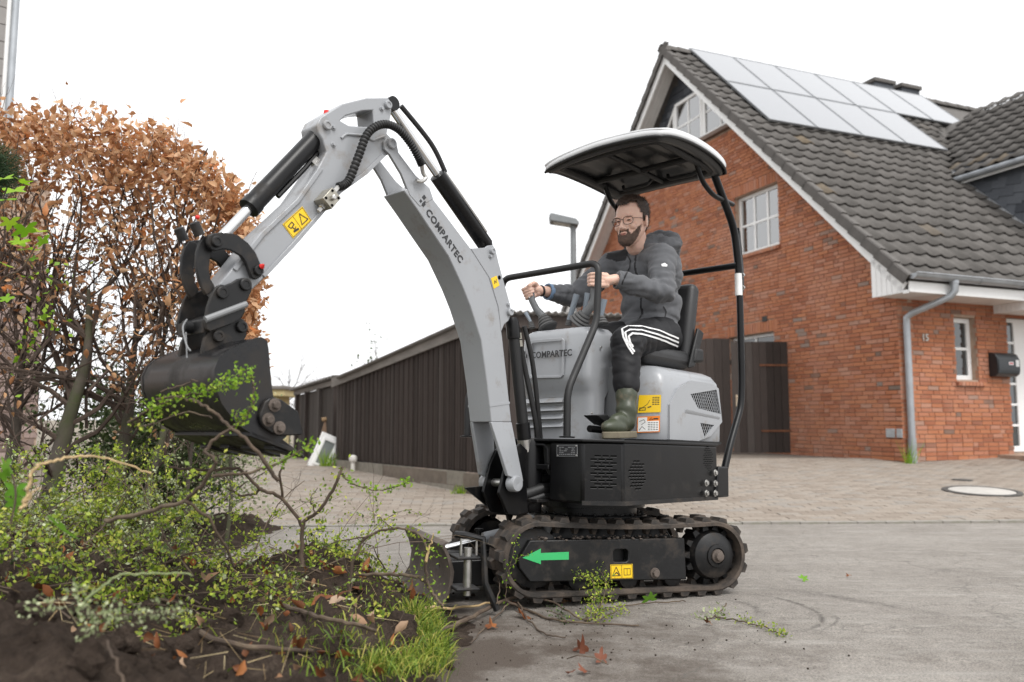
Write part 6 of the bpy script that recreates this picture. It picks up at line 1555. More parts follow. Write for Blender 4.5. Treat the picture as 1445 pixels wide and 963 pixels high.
# coupler: two side plates, cross pipe, base, lower ears
cp = [(344, 397.5), (350, 399), (355.5, 407), (356, 415), (350, 428), (347, 434), (346, 446), (341, 455), (322, 465), (297, 474), (291, 470), (289, 458), (293, 438), (299, 420), (304, 411), (311, 407), (318, 408), (328, 404), (336, 399)]
CVv = BV + .095
def cpl(pts, v): return [bp(*q, v) for q in pts]
for sg in (1, -1):
    v1_ = BV + sg * CVv; v0 = v1_ - sg * .014
    o = MB().prism(cpl(cp, CVv), lambda a, b, h: U(a, h, b), min(v0, v1_), max(v0, v1_)).build('coupler_plate', M_BLACKM, dig, bevel=.003)
    for q, r_ in (((345.5, 407.5), .019), ((313, 419), .019)):
        p = bp(*q, CVv); pin(o, U(p[0], v1_, p[1]), uL * sg, r_, .010, M_BLACKM)
    if sg > 0:
        a, b = bp(289, 457, CVv), bp(347, 435, CVv); MB().tube([U(a[0], CVv + .002, a[1]), U(b[0], CVv + .002, b[1])], .010, 10).build('weld_rod', M_GREYD, o, smooth=True)
a, b, c, d_ = bp(289, 456, CVv), bp(345, 436, CVv), bp(343, 450, CVv), bp(289, 476, CVv)
MB().hexa([U(q[0], v, q[1]) for v in (-CVv + .014, CVv - .0141) for q in (a, b, c, d_)]).build('coupler_bridge', M_BLACKM, dig, bevel=.004)
a = bp(291, 470, CVv)
MB().lathe([(.019, 0), (.019, .03), (.012, .034), (0, .034)], U(a[0], .01, a[1] + .01), uF, 14).build('lock_bolt', M_BLACKM, dig, smooth=True)
MB().tube(smooth_path([U(a[0] + .03, .03, a[1] + .03), U(a[0] + .05, .05, a[1] + .0), U(a[0] + .045, .07, a[1] - .05), U(a[0] + .04, .09, a[1] - .07)], 5), .0026, 6).build('lock_clip', M_GREYD, dig, smooth=True)
MB().tube([U(a[0] + .035, .04, a[1] - .01), U(a[0] + .04, .07, a[1] - .09)], .0022, 6).build('lock_clip', M_GREYD, dig, smooth=True)
ear2 = [(301, 468), (308, 464.5), (316, 464), (326, 461), (334, 455), (341, 453), (348, 456), (352, 463), (352, 478), (347, 490), (290, 512), (289, 500), (292, 483)]
for sg in (1, -1):
    v1_ = BV + sg * (CVv - .016); v0 = v1_ - sg * .016
    o = MB().prism(cpl(ear2, CVv), lambda a, b, h: U(a, h, b), min(v0, v1_), max(v0, v1_)).build('bucket_ear', M_BLACKM, dig, bevel=.003)
    for q in ((343.5, 466.5), (310.5, 480)):
        p = bp(*q, CVv); pin(o, U(p[0], v1_ + sg * .0, p[1]), uL * sg, .018, .014, M_BLACKM)
# bucket
BW = .235
sidep = [(364, 482), (371, 482.5), (377, 487), (379, 498), (381, 525), (384, 555), (386, 568), (402, 600), (404, 622), (394, 631), (364, 624), (334, 605), (313, 576), (303, 550), (302, 528), (309, 511), (323, 499), (343, 490)]
sp2 = [bp(*q, BW) for q in sidep]
def bk(a, b, h): return U(a, h, b)
bucket = MB()
for sg in (1, -1): bucket.prism(sp2, bk, min(sg * BW, sg * (BW - .012)), max(sg * BW, sg * (BW - .012)))
# shell sheet: from the top edge round the back to the lip
shell = [bp(*q, BW) for q in ((360, 483.5), (343, 490.5), (323, 500), (310, 511.5), (303, 528), (304, 550), (314, 576), (335, 604.5), (365, 623), (394, 630))]
sh_in = []
cxs = sum(p[0] for p in shell) / len(shell) ; czs = bp(360, 560, BW)[1]; cxs = bp(360, 560, BW)[0]
for p in shell: d = Vector((cxs - p[0], czs - p[1])).normalized(); sh_in.append((p[0] + d.x * .013, p[1] + d.y * .013))
n = len(shell); vs = [U(p[0], v, p[1]) for v in (-BW + .0125, BW - .0125) for p in shell + sh_in]; N2 = 2 * n
fs = [(i, i + 1, N2 + i + 1, N2 + i) for i in range(n - 1)] + [(n + i, N2 + n + i, N2 + n + i + 1, n + i + 1) for i in range(n - 1)] + [(0, N2, N2 + n, n), (n - 1, 2 * n - 1, N2 + 2 * n - 1, N2 + n - 1)]
bucket.add(vs, fs)
M_BUCK = pm('bucket_paint', (0.009, 0.009, 0.010), 0.30, var=.3, scale=5, dirt=(0.028, 0.024, 0.021), dirt_amt=.4, dscale=6, bump=.12, bscale=40, spec=.4)
bucket = bucket.build('bucket', M_BUCK, dig, smooth=True, angle=28)
# lip plate, teeth, side cutters
l0, l1 = bp(352, 622, BW), bp(432, 652, BW); dl_ = Vector((l1[0] - l0[0], l1[1] - l0[1])).normalized(); nl_ = Vector((-dl_.y, dl_.x)); nl_ = nl_ if nl_.y > 0 else -nl_
def lipq(t, h): return (l0[0] + (l1[0] - l0[0]) * t + nl_.x * h, l0[1] + (l1[1] - l0[1]) * t + nl_.y * h)
MB().hexa([U(*[(lambda p: (p[0], v, p[1]))(lipq(t, h))][0]) for v in (-BW, BW) for t, h in ((0, 0), (.72, 0), (.80, .012), (0, .018))]).build('cutting_edge', M_BLACKM, bucket, bevel=.003)
for k in range(4):
    v = -BW + .04 + k * (2 * BW - .08) / 3
    MB().hexa([U(*[(lambda p: (p[0], vv, p[1]))(lipq(t, h))][0]) for vv in (v - .028, v + .028) for t, h in ((.45, -.012), (1.02, .0), (1.0, .008), (.45, .034))]).build('tooth', M_BLACKM, bucket, bevel=.004)
cut = [bp(*q, BW + .01) for q in ((366, 600), (365, 592), (372, 573), (378, 568), (386, 567), (396, 570), (420, 587), (426, 616), (424, 620), (396, 621), (384, 618), (370, 608))]
for sg in (1, -1):
    v0, v1_ = sg * (BW + .0005), sg * (BW + .016)
    o = MB().prism(cut, bk, min(v0, v1_), max(v0, v1_)).build('side_cutter', M_MUD if sg < 0 else M_BLACKM, bucket, bevel=.004)
    for q in ((385.5, 578), (376.5, 598.5), (392, 610)):
        p = bp(*q, BW + .01); MB().lathe([(.020, 0), (.020, .004), (.013, .005)], U(p[0], v1_, p[1]), uL * sg, 14).lathe([(.0125, .005), (.0125, .016), (.009, .018), (.0, .018)], U(p[0], v1_, p[1]), uL * sg, 6).build('bolt', M_MUD, o)
# swing post that carries the boom
kp = [(672, 695), (676, 688), (690, 668), (706, 640), (722, 634), (737, 629), (744, 640), (741, 655), (742, 690), (744, 728), (730, 731), (714, 728), (694, 706)]
KV = .052
for sg in (1, -1):
    poly = [bp(*q, BV + KV) for q in ((714, 660), (722, 640), (735, 630), (745, 640), (742, 657), (743, 690), (746, 728), (730, 732), (716, 729), (704, 700), (709, 680))]
    MB().prism(poly, bk, min(sg * KV, sg * (KV - .014)), max(sg * KV, sg * (KV - .014))).build('swing_post', M_BLACK, dig, bevel=.004)
kk = bp(735, 690, 0)
MB().lathe([(.05, -.02), (.055, 0), (.055, .27), (.045, .30)], U(kk[0] - .06, 0, kk[1] - .09), ZZ, 22).build('swing_pivot', M_BLACK, dig, smooth=True)
lowp = [bp(*q, 0) for q in ((674, 694), (712, 690), (742, 700), (744, 729), (716, 729))]
MB().prism(lowp, bk, -.085, -.070).build('swing_plate', M_BLACK, dig, bevel=.003)
MB().prism([bp(*q, .03) for q in ((700, 700), (740, 690), (742, 729), (716, 729))], bk, .03, .045).build('swing_plate', M_BLACK, dig, bevel=.003)
# boom cylinder and hoses behind the boom
a, b = bp(722, 452, BV), bp(744, 662, BV); A, B = U(a[0], 0, a[1]), U(b[0], 0, b[1]); d = B - A
boc = MB().lathe([(.018, d.length * .70), (.031, d.length * .71), (.031, d.length * .98)], A, d, 20).build('boom_cylinder', M_BLACK, dig, smooth=True)
MB().lathe([(.022, .0), (.03, .02), (.03, d.length * .14), (.018, d.length * .15)], A, d, 20).build('cylinder_head', M_BLACK, boc, smooth=True)
MB().cyl(A + d * .1, A + d * .72, .025, 18).build('barrel', M_PLAS, boc, smooth=True)
MB().cyl(A + d * .82, A + d * .90, .0325, 18).build('clamp_band', M_STEEL, boc, smooth=True)
for k, (o1, r_) in enumerate(((.03, .012), (.055, .011))):
    hpth = [A + d * .05 - uF * o1 + uL * .02 * k, A + d * .3 - uF * (o1 + .02) + uL * .03 * k, A + d * .7 - uF * (o1 + .035) + uL * .02, A + d * 1.0 - uF * (o1 + .05), A + d * 1.1 - uF * (o1 + .09)]
    MB().tube(smooth_path(hpth, 8), r_, 10).build('boom_hose', M_PLAS, dig, smooth=True)
for t_ in (.12, .17): MB().lathe([(.017, -.014), (.017, .014)], A + d * t_ - uF * .03, d, 6).build('hose_fitting', M_BLK, boc)
# ------------------------------------------------------------------ the operator
from mathutils.bvhtree import BVHTree
def WU(u, v, z): return DM @ U(u, v, z)
def WV(p): return DM @ p
def remesh(m, name, vox, smooth_it=4, fac=.5):
    me = m.mesh(name, [], fix=True); o = bpy.data.objects.new('tmp', me); COL.objects.link(o)
    r_ = o.modifiers.new('r', 'REMESH'); r_.mode = 'VOXEL'; r_.voxel_size = vox; r_.use_smooth_shade = True
    if smooth_it: s_ = o.modifiers.new('s', 'SMOOTH'); s_.iterations = smooth_it; s_.factor = fac
    bpy.context.view_layer.update()
    out = bpy.data.meshes.new_from_object(o.evaluated_get(bpy.context.evaluated_depsgraph_get()))
    bpy.data.objects.remove(o); out.name = name; return out
def limb(m, pts, rs, n=14, sub=5):
    """capsule chain: overlapping tapered tubes with balls at the joints"""
    pts = [Vector(p) for p in pts]
    for i in range(len(pts) - 1): m.tube([pts[i], pts[i + 1]], [rs[i], rs[i + 1]], n)
    for p, r_ in zip(pts, rs): m.ball(p, r_, n, 8)
def ell(m, c, ex, ey, ez, r, nu=16, nv=10):
    c = Vector(c); b = MB(); b.ball((0, 0, 0), 1, nu, nv); m.add([c + ex * (p[0] * r[0]) + ey * (p[1] * r[1]) + ez * (p[2] * r[2]) for p in b.v], b.f)
Fw, Lw_, Zw = (DR @ uF), (DR @ uL), Vector((0, 0, 1))
M_SKIN = None
def m_skin():
    m, nt, b = new_mat('skin'); c = ramp(nt, noise_(nt, 22, 4), [(.3, (.64, .40, .31)), (.7, (.72, .48, .385))])
    nt.links.new(c, b.inputs['Base Color']); b.inputs['Roughness'].default_value = .5
    b.inputs['Subsurface Weight'].default_value = .12; b.inputs['Subsurface Radius'].default_value = (.01, .004, .002); b.inputs['Subsurface Scale'].default_value = .5
    return m
M_SKIN = m_skin()
def m_cloth(name, col, var=.12, sc=9, rough=.9, bump=.2):
    m, nt, b = new_mat(name); n1 = noise_(nt, sc, 5, .6); c = ramp(nt, n1, [(.3, tuple(v * (1 - var) for v in col)), (.7, tuple(v * (1 + var) for v in col))])
    nt.links.new(c, b.inputs['Base Color']); b.inputs['Roughness'].default_value = rough; b.inputs['Specular IOR Level'].default_value = .25
    b.inputs['Sheen Weight'].default_value = .12; bump_(nt, b, noise_(nt, 420, 2), bump, .002); return m
M_JACK = m_cloth('softshell', (.105, .108, .116)); M_YOKE = m_cloth('black_softshell', (.024, .024, .026)); M_TROU = m_cloth('black_polyester', (.011, .011, .0125), rough=.55); M_TROU.node_tree.nodes['Principled BSDF'].inputs['Sheen Weight'].default_value = 0
M_STRIPE = m_cloth('white_stripe', (.72, .72, .72), .03)
M_HAIR = pm('dark_hair', (.035, .020, .013), .55, var=.4, scale=40, bump=.5, bscale=300)
M_BEARD = pm('beard_hair', (.095, .060, .045), .75, var=.45, scale=60, bump=.6, bscale=420)
M_BOOT = pm('olive_rubber', (.036, .043, .024), .42, var=.15, scale=6, dirt=(.15, .12, .08), dirt_amt=.18, dscale=10)
M_SOLE = pm('boot_sole', (.17, .15, .10), .7, var=.2, scale=8, dirt=(.10, .08, .06), dirt_amt=.4)
M_LENS = m_pane_clear(); M_LENS.name = 'lens'
# joints (world)
SEATZ = HZ1 + .112
VM = .045
hipL, hipR = WU(-.43, VM + .095, SEATZ + .075), WU(-.43, VM - .095, SEATZ + .075)
kneeL, kneeR = WV(UP(884, 487, .235)), WU(-.12, -.12, SEATZ + .04)
ankL, ankR = WV(UP(884, 588, .285)), WU(-.26, -.12, ZD1 + .12)
kneeL = kneeL
pel = WU(-.45, VM, SEATZ + .085); waist = WU(-.475, VM, SEATZ + .24); chest = WU(-.455, VM, SEATZ + .42); neckb = WU(-.445, VM, SEATZ + .545)
shL, shR = WV(UP(934, 367, .205)), WU(-.42, -.15, SEATZ + .50)
elL = WV(UP(935, 417, .27)); elR = WU(-.22, -.27, SEATZ + .30)
LJ0, LJ1 = WV(CT(838, 424, ju)), WV(CT(839, 394, ju)); lax = (LJ1 - LJ0).normalized()
RJ0, RJ1 = WV(CT(751, 428, ju + .02)), WV(CT(748, 412, ju + .02)); rax = (RJ1 - RJ0).normalized()
hcL = LJ1 - lax * .02; hcR = RJ1 - rax * .012
wrL = WV(UP(868, 398, .135)); wrR = hcR + (elR - hcR).normalized() * .085 + Zw * .012
# head frame
yaw = R(231); hf = Vector((math.cos(yaw), math.sin(yaw), -.13)).normalized(); hl = Vector((-math.sin(yaw), math.cos(yaw), 0)).normalized(); hz = hf.cross(hl).normalized()
hz = hz if hz.z > 0 else -hz
hl = hz.cross(hf).normalized()
chin_w = WV(UP(883, 349, VM - .01))
HS = 1.02
HO = chin_w - hf * .085 * HS
def Hd(f, l, z): return HO + (hf * f + hl * l + hz * z) * HS
HR = [(-.006, .084, .045, .018), (.004, .097, .020, .032), (.020, .101, -.005, .046), (.045, .0975, -.035, .058), (.070, .0955, -.062, .0655), (.098, .0925, -.086, .0695), (.122, .0865, -.097, .0725), (.142, .0945, -.102, .0745), (.165, .0955, -.104, .0755), (.190, .086, -.100, .073), (.212, .068, -.085, .064), (.230, .042, -.060, .047), (.241, .008, -.030, .022)]
def head_ring(z, front, back, w, n=28, off=0.0):
    c = (front + back) / 2; a = (front - back) / 2 + off; out = []
    for k in range(n):
        t = 2 * pi * k / n; e = 2.25; ct, st_ = math.cos(t), math.sin(t)
        x = (abs(ct) ** (2 / e)) * (1 if ct >= 0 else -1); y = (abs(st_) ** (2 / e)) * (1 if st_ >= 0 else -1)
        wid = (w + off) * (1 - .12 * max(0, x) ** 2)
        out.append(Hd(c + a * x, wid * y, z))
    return out
def hp_(z):      # interpolated head section
    for i in range(len(HR) - 1):
        if HR[i][0] <= z <= HR[i + 1][0]:
            t = (z - HR[i][0]) / (HR[i + 1][0] - HR[i][0]); return [HR[i][k] * (1 - t) + HR[i + 1][k] * t for k in range(1, 4)]
    return HR[0][1:] if z < HR[0][0] else HR[-1][1:]
body = MB()
body.loft([head_ring(*r_) for r_ in HR])
# nose, brow, cheeks, lips, ears, jaw, neck
body.loft([[Hd(.088, -.009, .135), Hd(.088, .009, .135), Hd(.100, .004, .136), Hd(.100, -.004, .136)], [Hd(.086, -.015, .105), Hd(.086, .015, .105), Hd(.116, .006, .106), Hd(.116, -.006, .106)], [Hd(.086, -.019, .084), Hd(.086, .019, .084), Hd(.1235, .008, .086), Hd(.1235, -.008, .086)], [Hd(.09, -.012, .076), Hd(.09, .012, .076), Hd(.112, .006, .077), Hd(.112, -.006, .077)]])
for s_ in (-1, 1):
    ell(body, Hd(.100, s_ * .0145, .083), hf, hl, hz, (.010, .007, .008)); ell(body, Hd(.086, s_ * .032, .1445), hf, hl, hz, (.012, .024, .007))
    ell(body, Hd(.070, s_ * .043, .093), hf, hl, hz, (.022, .020, .020)); 
    ell(body, Hd(-.008, s_ * .081, .116), (hf * .95 + hl * s_ * .35).normalized(), (hl * s_ * .95 - hf * .35).normalized(), (hz + hf * -.12).normalized(), (.021, .008, .034))
    ell(body, Hd(.081, s_ * .031, .125), hf, hl, hz, (.011, .017, .008))
ell(body, Hd(.0955, 0, .0605), hf, hl, hz, (.009, .021, .005)); ell(body, Hd(.0955, 0, .0515), hf, hl, hz, (.0085, .018, .0055))
limb(body, [Hd(-.012, 0, .07), Hd(-.028, 0, .0), neckb], [.058, .058, .066], 18)
# torso and limbs (under the clothes), hands with fingers
for c, r_ in ((pel, (.10, .15, .09)), (waist, (.10, .145, .12)), (chest, (.105, .165, .14)), ((chest + neckb) / 2 + Zw * .02, (.07, .13, .08))): ell(body, c, Fw, Lw_, Zw, r_)
limb(body, [shL, elL, wrL], [.045, .036, .026]); limb(body, [shR, elR, wrR], [.045, .036, .026])
limb(body, [hipL, kneeL, ankL], [.075, .052, .035]); limb(body, [hipR, kneeR, ankR], [.075, .052, .035])
for an in (ankL, ankR): limb(body, [an, an + Fw * .03 - Zw * .05, an + Fw * .15 - Zw * .065], [.032, .03, .025])
limb(body, [chest + Zw * .09, shL], [.06, .045]); limb(body, [chest + Zw * .09, shR], [.06, .045])
def fist(c, ax, wr, out, rr, spread, n_up):
    """c: grip centre, ax: lever axis (up), wr: wrist, out: direction of the back of the hand, fingers wrap the far side"""
    ax = ax.normalized(); tow = (wr - c); tow = (tow - ax * tow.dot(ax)).normalized(); out = (out - ax * out.dot(ax)); out = (out - tow * out.dot(tow)).normalized()
    # palm: slab between wrist and knuckles on the outer side
    kn = []
    lens = [.95, 1.05, 1.0, .82]
    for i in range(4):
        h = spread * (1.5 - i); base = c + ax * h + out * (rr + .014) + tow * .012
        kn.append(base); L_ = lens[i]; pts = []
        for k, (an, rad) in enumerate(((95, rr + .016), (135, rr + .017), (180, rr + .013), (228, rr + .010), (268, rr + .0095))):
            a = R(90 + (an - 95) * L_); pts.append(c + ax * (h * (1 - .06 * k)) + (tow * math.cos(a) + out * math.sin(a)) * rad)
        limb(body, [base] + pts, [.0100, .0092, .0088, .0082, .0076, .0066], 10)
    heel = c + tow * .055 + out * .012
    for i in range(4): limb(body, [kn[i], heel + ax * (spread * (1.5 - i) * .75) + out * .002], [.0125, .016], 10)
    limb(body, [heel + ax * spread, heel - ax * spread], [.019, .020], 12)
    limb(body, [heel, wr], [.024, .0265], 14)
    # thumb leaves the side of the palm near its base and closes over the lever
    t0 = heel + ax * (spread * 1.4) * n_up - out * .008
    t1 = c + ax * (spread * 1.9) * n_up + tow * .030 - out * .016; t2 = c + ax * (spread * 1.75) * n_up - out * (rr + .008) + tow * .004; t3 = c + ax * (spread * 1.6) * n_up - out * (rr + .004) - tow * .018
    limb(body, [t0, t1, t2, t3], [.0165, .0125, .0108, .0085], 10)
fist(hcL, lax, wrL, Lw_, .017, .0185, 1)
fist(hcR, (rax + Fw * .35).normalized(), wrR, -Lw_ + Zw * .5, .017, .018, 1)
bm_me = remesh(body, 'person', .0032, 1, .5); bm_me.materials.append(M_SKIN)
person = link('person', bm_me); tag(person, 'bearded man in grey jacket, glasses and green boots seated in the digger holding both levers', 'person')
# eyes, glasses
em = MB()
for s_ in (-1, 1): ell(em, Hd(.0885, s_ * .031, .1235), hf, hl, hz, (.006, .011, .0035))
em.build('eyes', M_HAIR, person, smooth=True)
lm = MB(); ell(lm, Hd(.1005, 0, .0575), hf, hl, hz, (.0075, .019, .0032)); ell(lm, Hd(.1005, 0, .0520), hf, hl, hz, (.0078, .017, .0036)); lm.build('lips', pm('lip_skin', (.44, .20, .165), .5), person, smooth=True)
gm = MB(); GF = .108
for s_ in (-1, 1):
    rim_ = [Hd(GF - .10 * abs(.026 * math.cos(t) + .033 - .033) - (.012 * (abs(s_ * .034 + .025 * math.cos(t)) / .06) ** 2), s_ * .034 + .0255 * math.copysign(abs(math.cos(t)) ** .8, math.cos(t)), .1205 + .0205 * math.copysign(abs(math.sin(t)) ** .8, math.sin(t))) for t in [2 * pi * k / 28 for k in range(29)]]
    gm.tube(rim_, .0017, 6)
    gm.tube([Hd(GF - .012, s_ * .060, .128), Hd(.085, s_ * .074, .129), Hd(.0, s_ * .0785, .131), Hd(-.015, s_ * .078, .122)], .0014, 6)
gm.tube([Hd(GF - .001, -.0095, .126), Hd(GF + .003, 0, .129), Hd(GF - .001, .0095, .126)], .0015, 6)
gl = gm.build('glasses', M_INK, person, smooth=True)
# hair and beard grown as shells over the skull with short strands
rnd = random.Random(21)
def shell(name, test, off, mat, strands, slen, sdir, seedn=3, faces=True):
    NZ, NA = 60, 72; P = {}; m = MB(); idx = {}
    def pt(i, j, o_):
        z = -.008 + .2505 * i / NZ; f_, b_, w = hp_(z); t = 2 * pi * j / NA; c = (f_ + b_) / 2; a = (f_ - b_) / 2 + o_; e = 2.25; ct, st_ = math.cos(t), math.sin(t)
        x = abs(ct) ** (2 / e) * (1 if ct >= 0 else -1); y = abs(st_) ** (2 / e) * (1 if st_ >= 0 else -1)
        return (c + a * x, (w + o_) * (1 - .12 * max(0, x) ** 2) * y, z + (o_ * max(0, (z - .19) / .05)))
    for i in range(NZ):
        for j in range(NA):
            q = [(i, j), (i, (j + 1) % NA), (i + 1, (j + 1) % NA), (i + 1, j)]
            z = -.008 + .2505 * (i + .5) / NZ; t = 2 * pi * (j + .5) / NA; tt = t if t <= pi else t - 2 * pi
            if test(tt, z):
                ids = []
                for k in q:
                    if k not in idx:
                        ztest = -.008 + .2505 * k[0] / NZ; o_ = off(2 * pi * k[1] / NA, ztest); n_ = mnoise.noise(Vector((k[1] * .7, k[0] * .5, seedn))) * .0022
                        idx[k] = len(m.v); m.v.append(tuple(Hd(*pt(k[0], k[1], o_ + n_))))
                    ids.append(idx[k])
                m.f.append(tuple(ids)); m.m.append(0)
    fl = list(m.f)
    if not faces: m.f = []; m.m = []
    for _ in range(strands):
        f_ = rnd.choice(fl); p = Vector((0, 0, 0)); w = [rnd.random() for _ in f_]; s_ = sum(w)
        for q, k in zip(f_, w): p += Vector(m.v[q]) * (k / s_)
        c = Hd(0, 0, .12); nrm = (p - c).normalized(); d = (nrm * .55 + sdir(p) + Vector((rnd.gauss(0, .25), rnd.gauss(0, .25), rnd.gauss(0, .25)))).normalized()
        side = d.cross(nrm).normalized() * .0009; L_ = slen * rnd.uniform(.5, 1.2); b0 = p - nrm * .002
        m.add([b0 - side, b0 + side, p + d * L_ * .6 + side * .7, p + d * L_ * .6 - side * .7, p + d * L_ + nrm * -.001], [(0, 1, 2, 3), (3, 2, 4)])
    return m.build(name, mat, person, smooth=True, angle=60, fix=False)
def hair_test(t, z):
    a = abs(t)
    if a < .45: lim = .203
    elif a < .95: lim = .212
    elif a < 1.25: lim = .212 - (a - .95) / .3 * .045
    elif a < 1.38: lim = .160
    elif a < 1.60: lim = .118
    elif a < 1.9: lim = .146
    else: lim = .146 - min(1, (a - 1.9) / .5) * .10
    return z > lim + .004 * mnoise.noise(Vector((t * 6, 3, 1)))
def hair_off(t, z): return .004 + .011 * min(1, max(0, (z - .17) / .05)) + .005 * max(0, math.cos(t)) * min(1, max(0, (z - .19) / .03))
shell('hair', hair_test, hair_off, M_HAIR, 1400, .016, lambda p: -hf * .55 + hz * .25)
def beard_test(t, z):
    a = abs(t); 
    z = z + .006 * mnoise.noise(Vector((t * 9, z * 60, 2))); top = .077 if a < .42 else (.077 - (a - .42) / .25 * .022 if a < .67 else (.055 + (a - .67) / .75 * .058 if a < 1.42 else -1))
    low = -.009 if a < 1.0 else -.009 + (a - 1.0) * .03
    return low <= z < top and a < 1.5
boff = lambda t, z: .001 + .004 * min(1, max(0, (.06 - z) / .03))
shell('beard', lambda t, z: beard_test(t, z) and (z < .045 or abs(t) < .4 or beard_test(t, z + .006)) and abs(t) < 1.3, boff, M_BEARD, 900, .006, lambda p: -hz * .6)
shell('stubble', beard_test, lambda t, z: .0006, M_BEARD, 2600, .0055, lambda p: -hz * .9, 3, False)
# jacket
jk = MB()
for c, r_ in ((pel + Zw * .035 + Fw * .01, (.135, .182, .10)), (waist, (.132, .178, .15)), (chest - Zw * .01, (.135, .195, .17)), (chest + Zw * .07, (.108, .182, .09))): ell(jk, c, Fw, Lw_, Zw, r_, 22, 14)
limb(jk, [chest + Zw * .075, shL], [.09, .076], 18); limb(jk, [chest + Zw * .075, shR], [.09, .076], 18)
cfL = wrL + (elL - wrL).normalized() * .012; cfR = wrR + (elR - wrR).normalized() * .03
limb(jk, [shL, (shL + elL) / 2, elL, (elL + cfL) / 2], [.074, .068, .061, .053], 18); limb(jk, [shR, (shR + elR) / 2, elR, (elR + cfR) / 2], [.076, .070, .062, .054], 18)
for el_, cf in ((elL, cfL), (elR, cfR)):
    mdp = (el_ + cf) / 2; jk.tube([mdp, cf], [.056, .043], 18)
# collar and hood lying behind the neck
for k in range(20):
    t = 2 * pi * k / 20; p = neckb + Fw * (.070 * math.cos(t) + .004) + Lw_ * (.074 * math.sin(t)) + Zw * (.064 - .026 * math.cos(t)); jk.ball(p, .024, 8, 6); jk.ball(p - Zw * .03, .026, 8, 6)
for k in range(13):
    t = R(60 + 20 * k); p = neckb + Fw * (.085 * math.cos(t) - .045) + Lw_ * (.125 * math.sin(t)) + Zw * (.058 + .035 * max(0, -math.cos(t)) - .03 * abs(math.sin(t))); jk.ball(p, .042 + .018 * max(0, -math.cos(t)), 10, 8)
ell(jk, neckb - Fw * .125 + Zw * .015, Fw, Lw_, Zw, (.060, .13, .085))
jme = remesh(jk, 'jacket', .0065, 5, .5)
def fold(me, fn):
    nv = len(me.vertices); co = np.empty(nv * 3); me.vertices.foreach_get('co', co); co = co.reshape(-1, 3); nr = np.empty(nv * 3); me.vertices.foreach_get('normal', nr); nr = nr.reshape(-1, 3)
    d = np.array([fn(Vector(c)) for c in co]); co = co + nr * d[:, None]; me.vertices.foreach_set('co', co.ravel()); me.update()
def seg_t(p, a, b): d = b - a; return max(0, min(1, (p - a).dot(d) / d.length_squared))
def seg_d(p, a, b): return (p - (a + (b - a) * seg_t(p, a, b))).length
def jfold(p):
    q = p * 9.0; w = mnoise.noise(Vector((q.x * .6, q.y * .6, q.z * 2.4)) + Vector((0, 0, mnoise.noise(p * 6) * 1.4)))
    v_ = (abs(w) - .25) * .016
    for a, b in ((elL, cfL), (elR, cfR), (shL, elL), (shR, elR)):
        dd = seg_d(p, a, b)
        if dd < .10:
            t = seg_t(p, a, b); ln = (b - a).length
            v_ += .0075 * math.sin((t * ln) * 130 + 3 * mnoise.noise(p * 14)) * (1 - abs(t - (.08 if a in (elL, elR) else .9)) * .9) * max(0, 1 - dd / .11)
    hz_ = (p - pel).z
    if -.02 < hz_ < .22: v_ += .006 * math.sin(hz_ * 75 + 4 * mnoise.noise(p * 7)) * (1 - abs(hz_ - .1) / .12)
    return v_ + .0035 * (abs(mnoise.noise(p * 26)) - .25)
fold(jme, jfold)
for m_ in (M_JACK, M_YOKE): jme.materials.append(m_)
mi = []
for p in jme.polygons:
    c = p.center; dz = (c - chest).z; lv = (c - chest).dot(Lw_); fv = (c - chest).dot(Fw)
    yoke = dz > .075 and fv > -.06 and abs(lv) > .075 and abs(lv) < .20 and (c - neckb).length > .095 and dz > .085 + .02 * math.sin(lv * 20) and lv < 0
    zipd = abs(lv + .0 - .005 + .02 * math.sin(dz * 7)) < .006 and fv > .06
    mi.append(1 if (yoke or zipd) else 0)
jme.polygons.foreach_set('material_index', mi)
jacket = link('jacket', jme, person)
bj = BVHTree.FromPolygons([v.co[:] for v in jme.vertices], [tuple(p.vertices) for p in jme.polygons])
def on_surf(bvh, p, d, off=.002):
    h = bvh.ray_cast(p - d * .5, d, 1.0)
    return (h[0] + h[1] * off, h[1]) if h[0] is not None else (p, -d)
def patch(name, bvh, pts_px, v, mat, parent, off=.002, nseg=1):
    out = []
    for q in pts_px:
        d = ray(*q).normalized(); h = bvh.ray_cast(EYE, d, 10); out.append(h[0] - d * off if h[0] is not None else None)
    if any(o is None for o in out): return None
    m = MB(); m.add(out, [tuple(range(len(out)))]); return m.build(name, mat, parent, fix=False)
def ribbon(name, bvh, pxs, w, mat, parent, off=.003, n=10):
    """a strip of cloth of real width w laid on the surface along a traced seam"""
    cs = []
    for i in range(len(pxs) - 1):
        for k in range(n if i < len(pxs) - 2 else n + 1): t = k / n; cs.append((pxs[i][0] * (1 - t) + pxs[i + 1][0] * t, pxs[i][1] * (1 - t) + pxs[i + 1][1] * t))
    P = []; Nn = []
    for q in cs:
        d = ray(*q).normalized(); h = bvh.ray_cast(EYE, d, 10)
        if h[0] is not None: P.append(h[0]); Nn.append(h[1])
    if len(P) < 2: return
    vs = []
    for i, p in enumerate(P):
        t = (P[min(i + 1, len(P) - 1)] - P[max(i - 1, 0)]).normalized(); s_ = t.cross(Nn[i]).normalized() * w / 2
        vs += [p + s_ + Nn[i] * off, p - s_ + Nn[i] * off]
    m = MB(); m.add(vs, [(2 * i, 2 * i + 1, 2 * i + 3, 2 * i + 2) for i in range(len(P) - 1)]); return m.build(name, mat, parent, smooth=True, fix=False)
patch('sleeve_badge', bj, [(933, 373), (938, 371), (942, 374), (941, 376.5), (934, 376)], .2, M_STRIPE, jacket, .004)
ribbon('pocket_zip', bj, [(936, 433), (940, 440), (938, 449), (934, 455)], .006, M_YOKE, jacket)
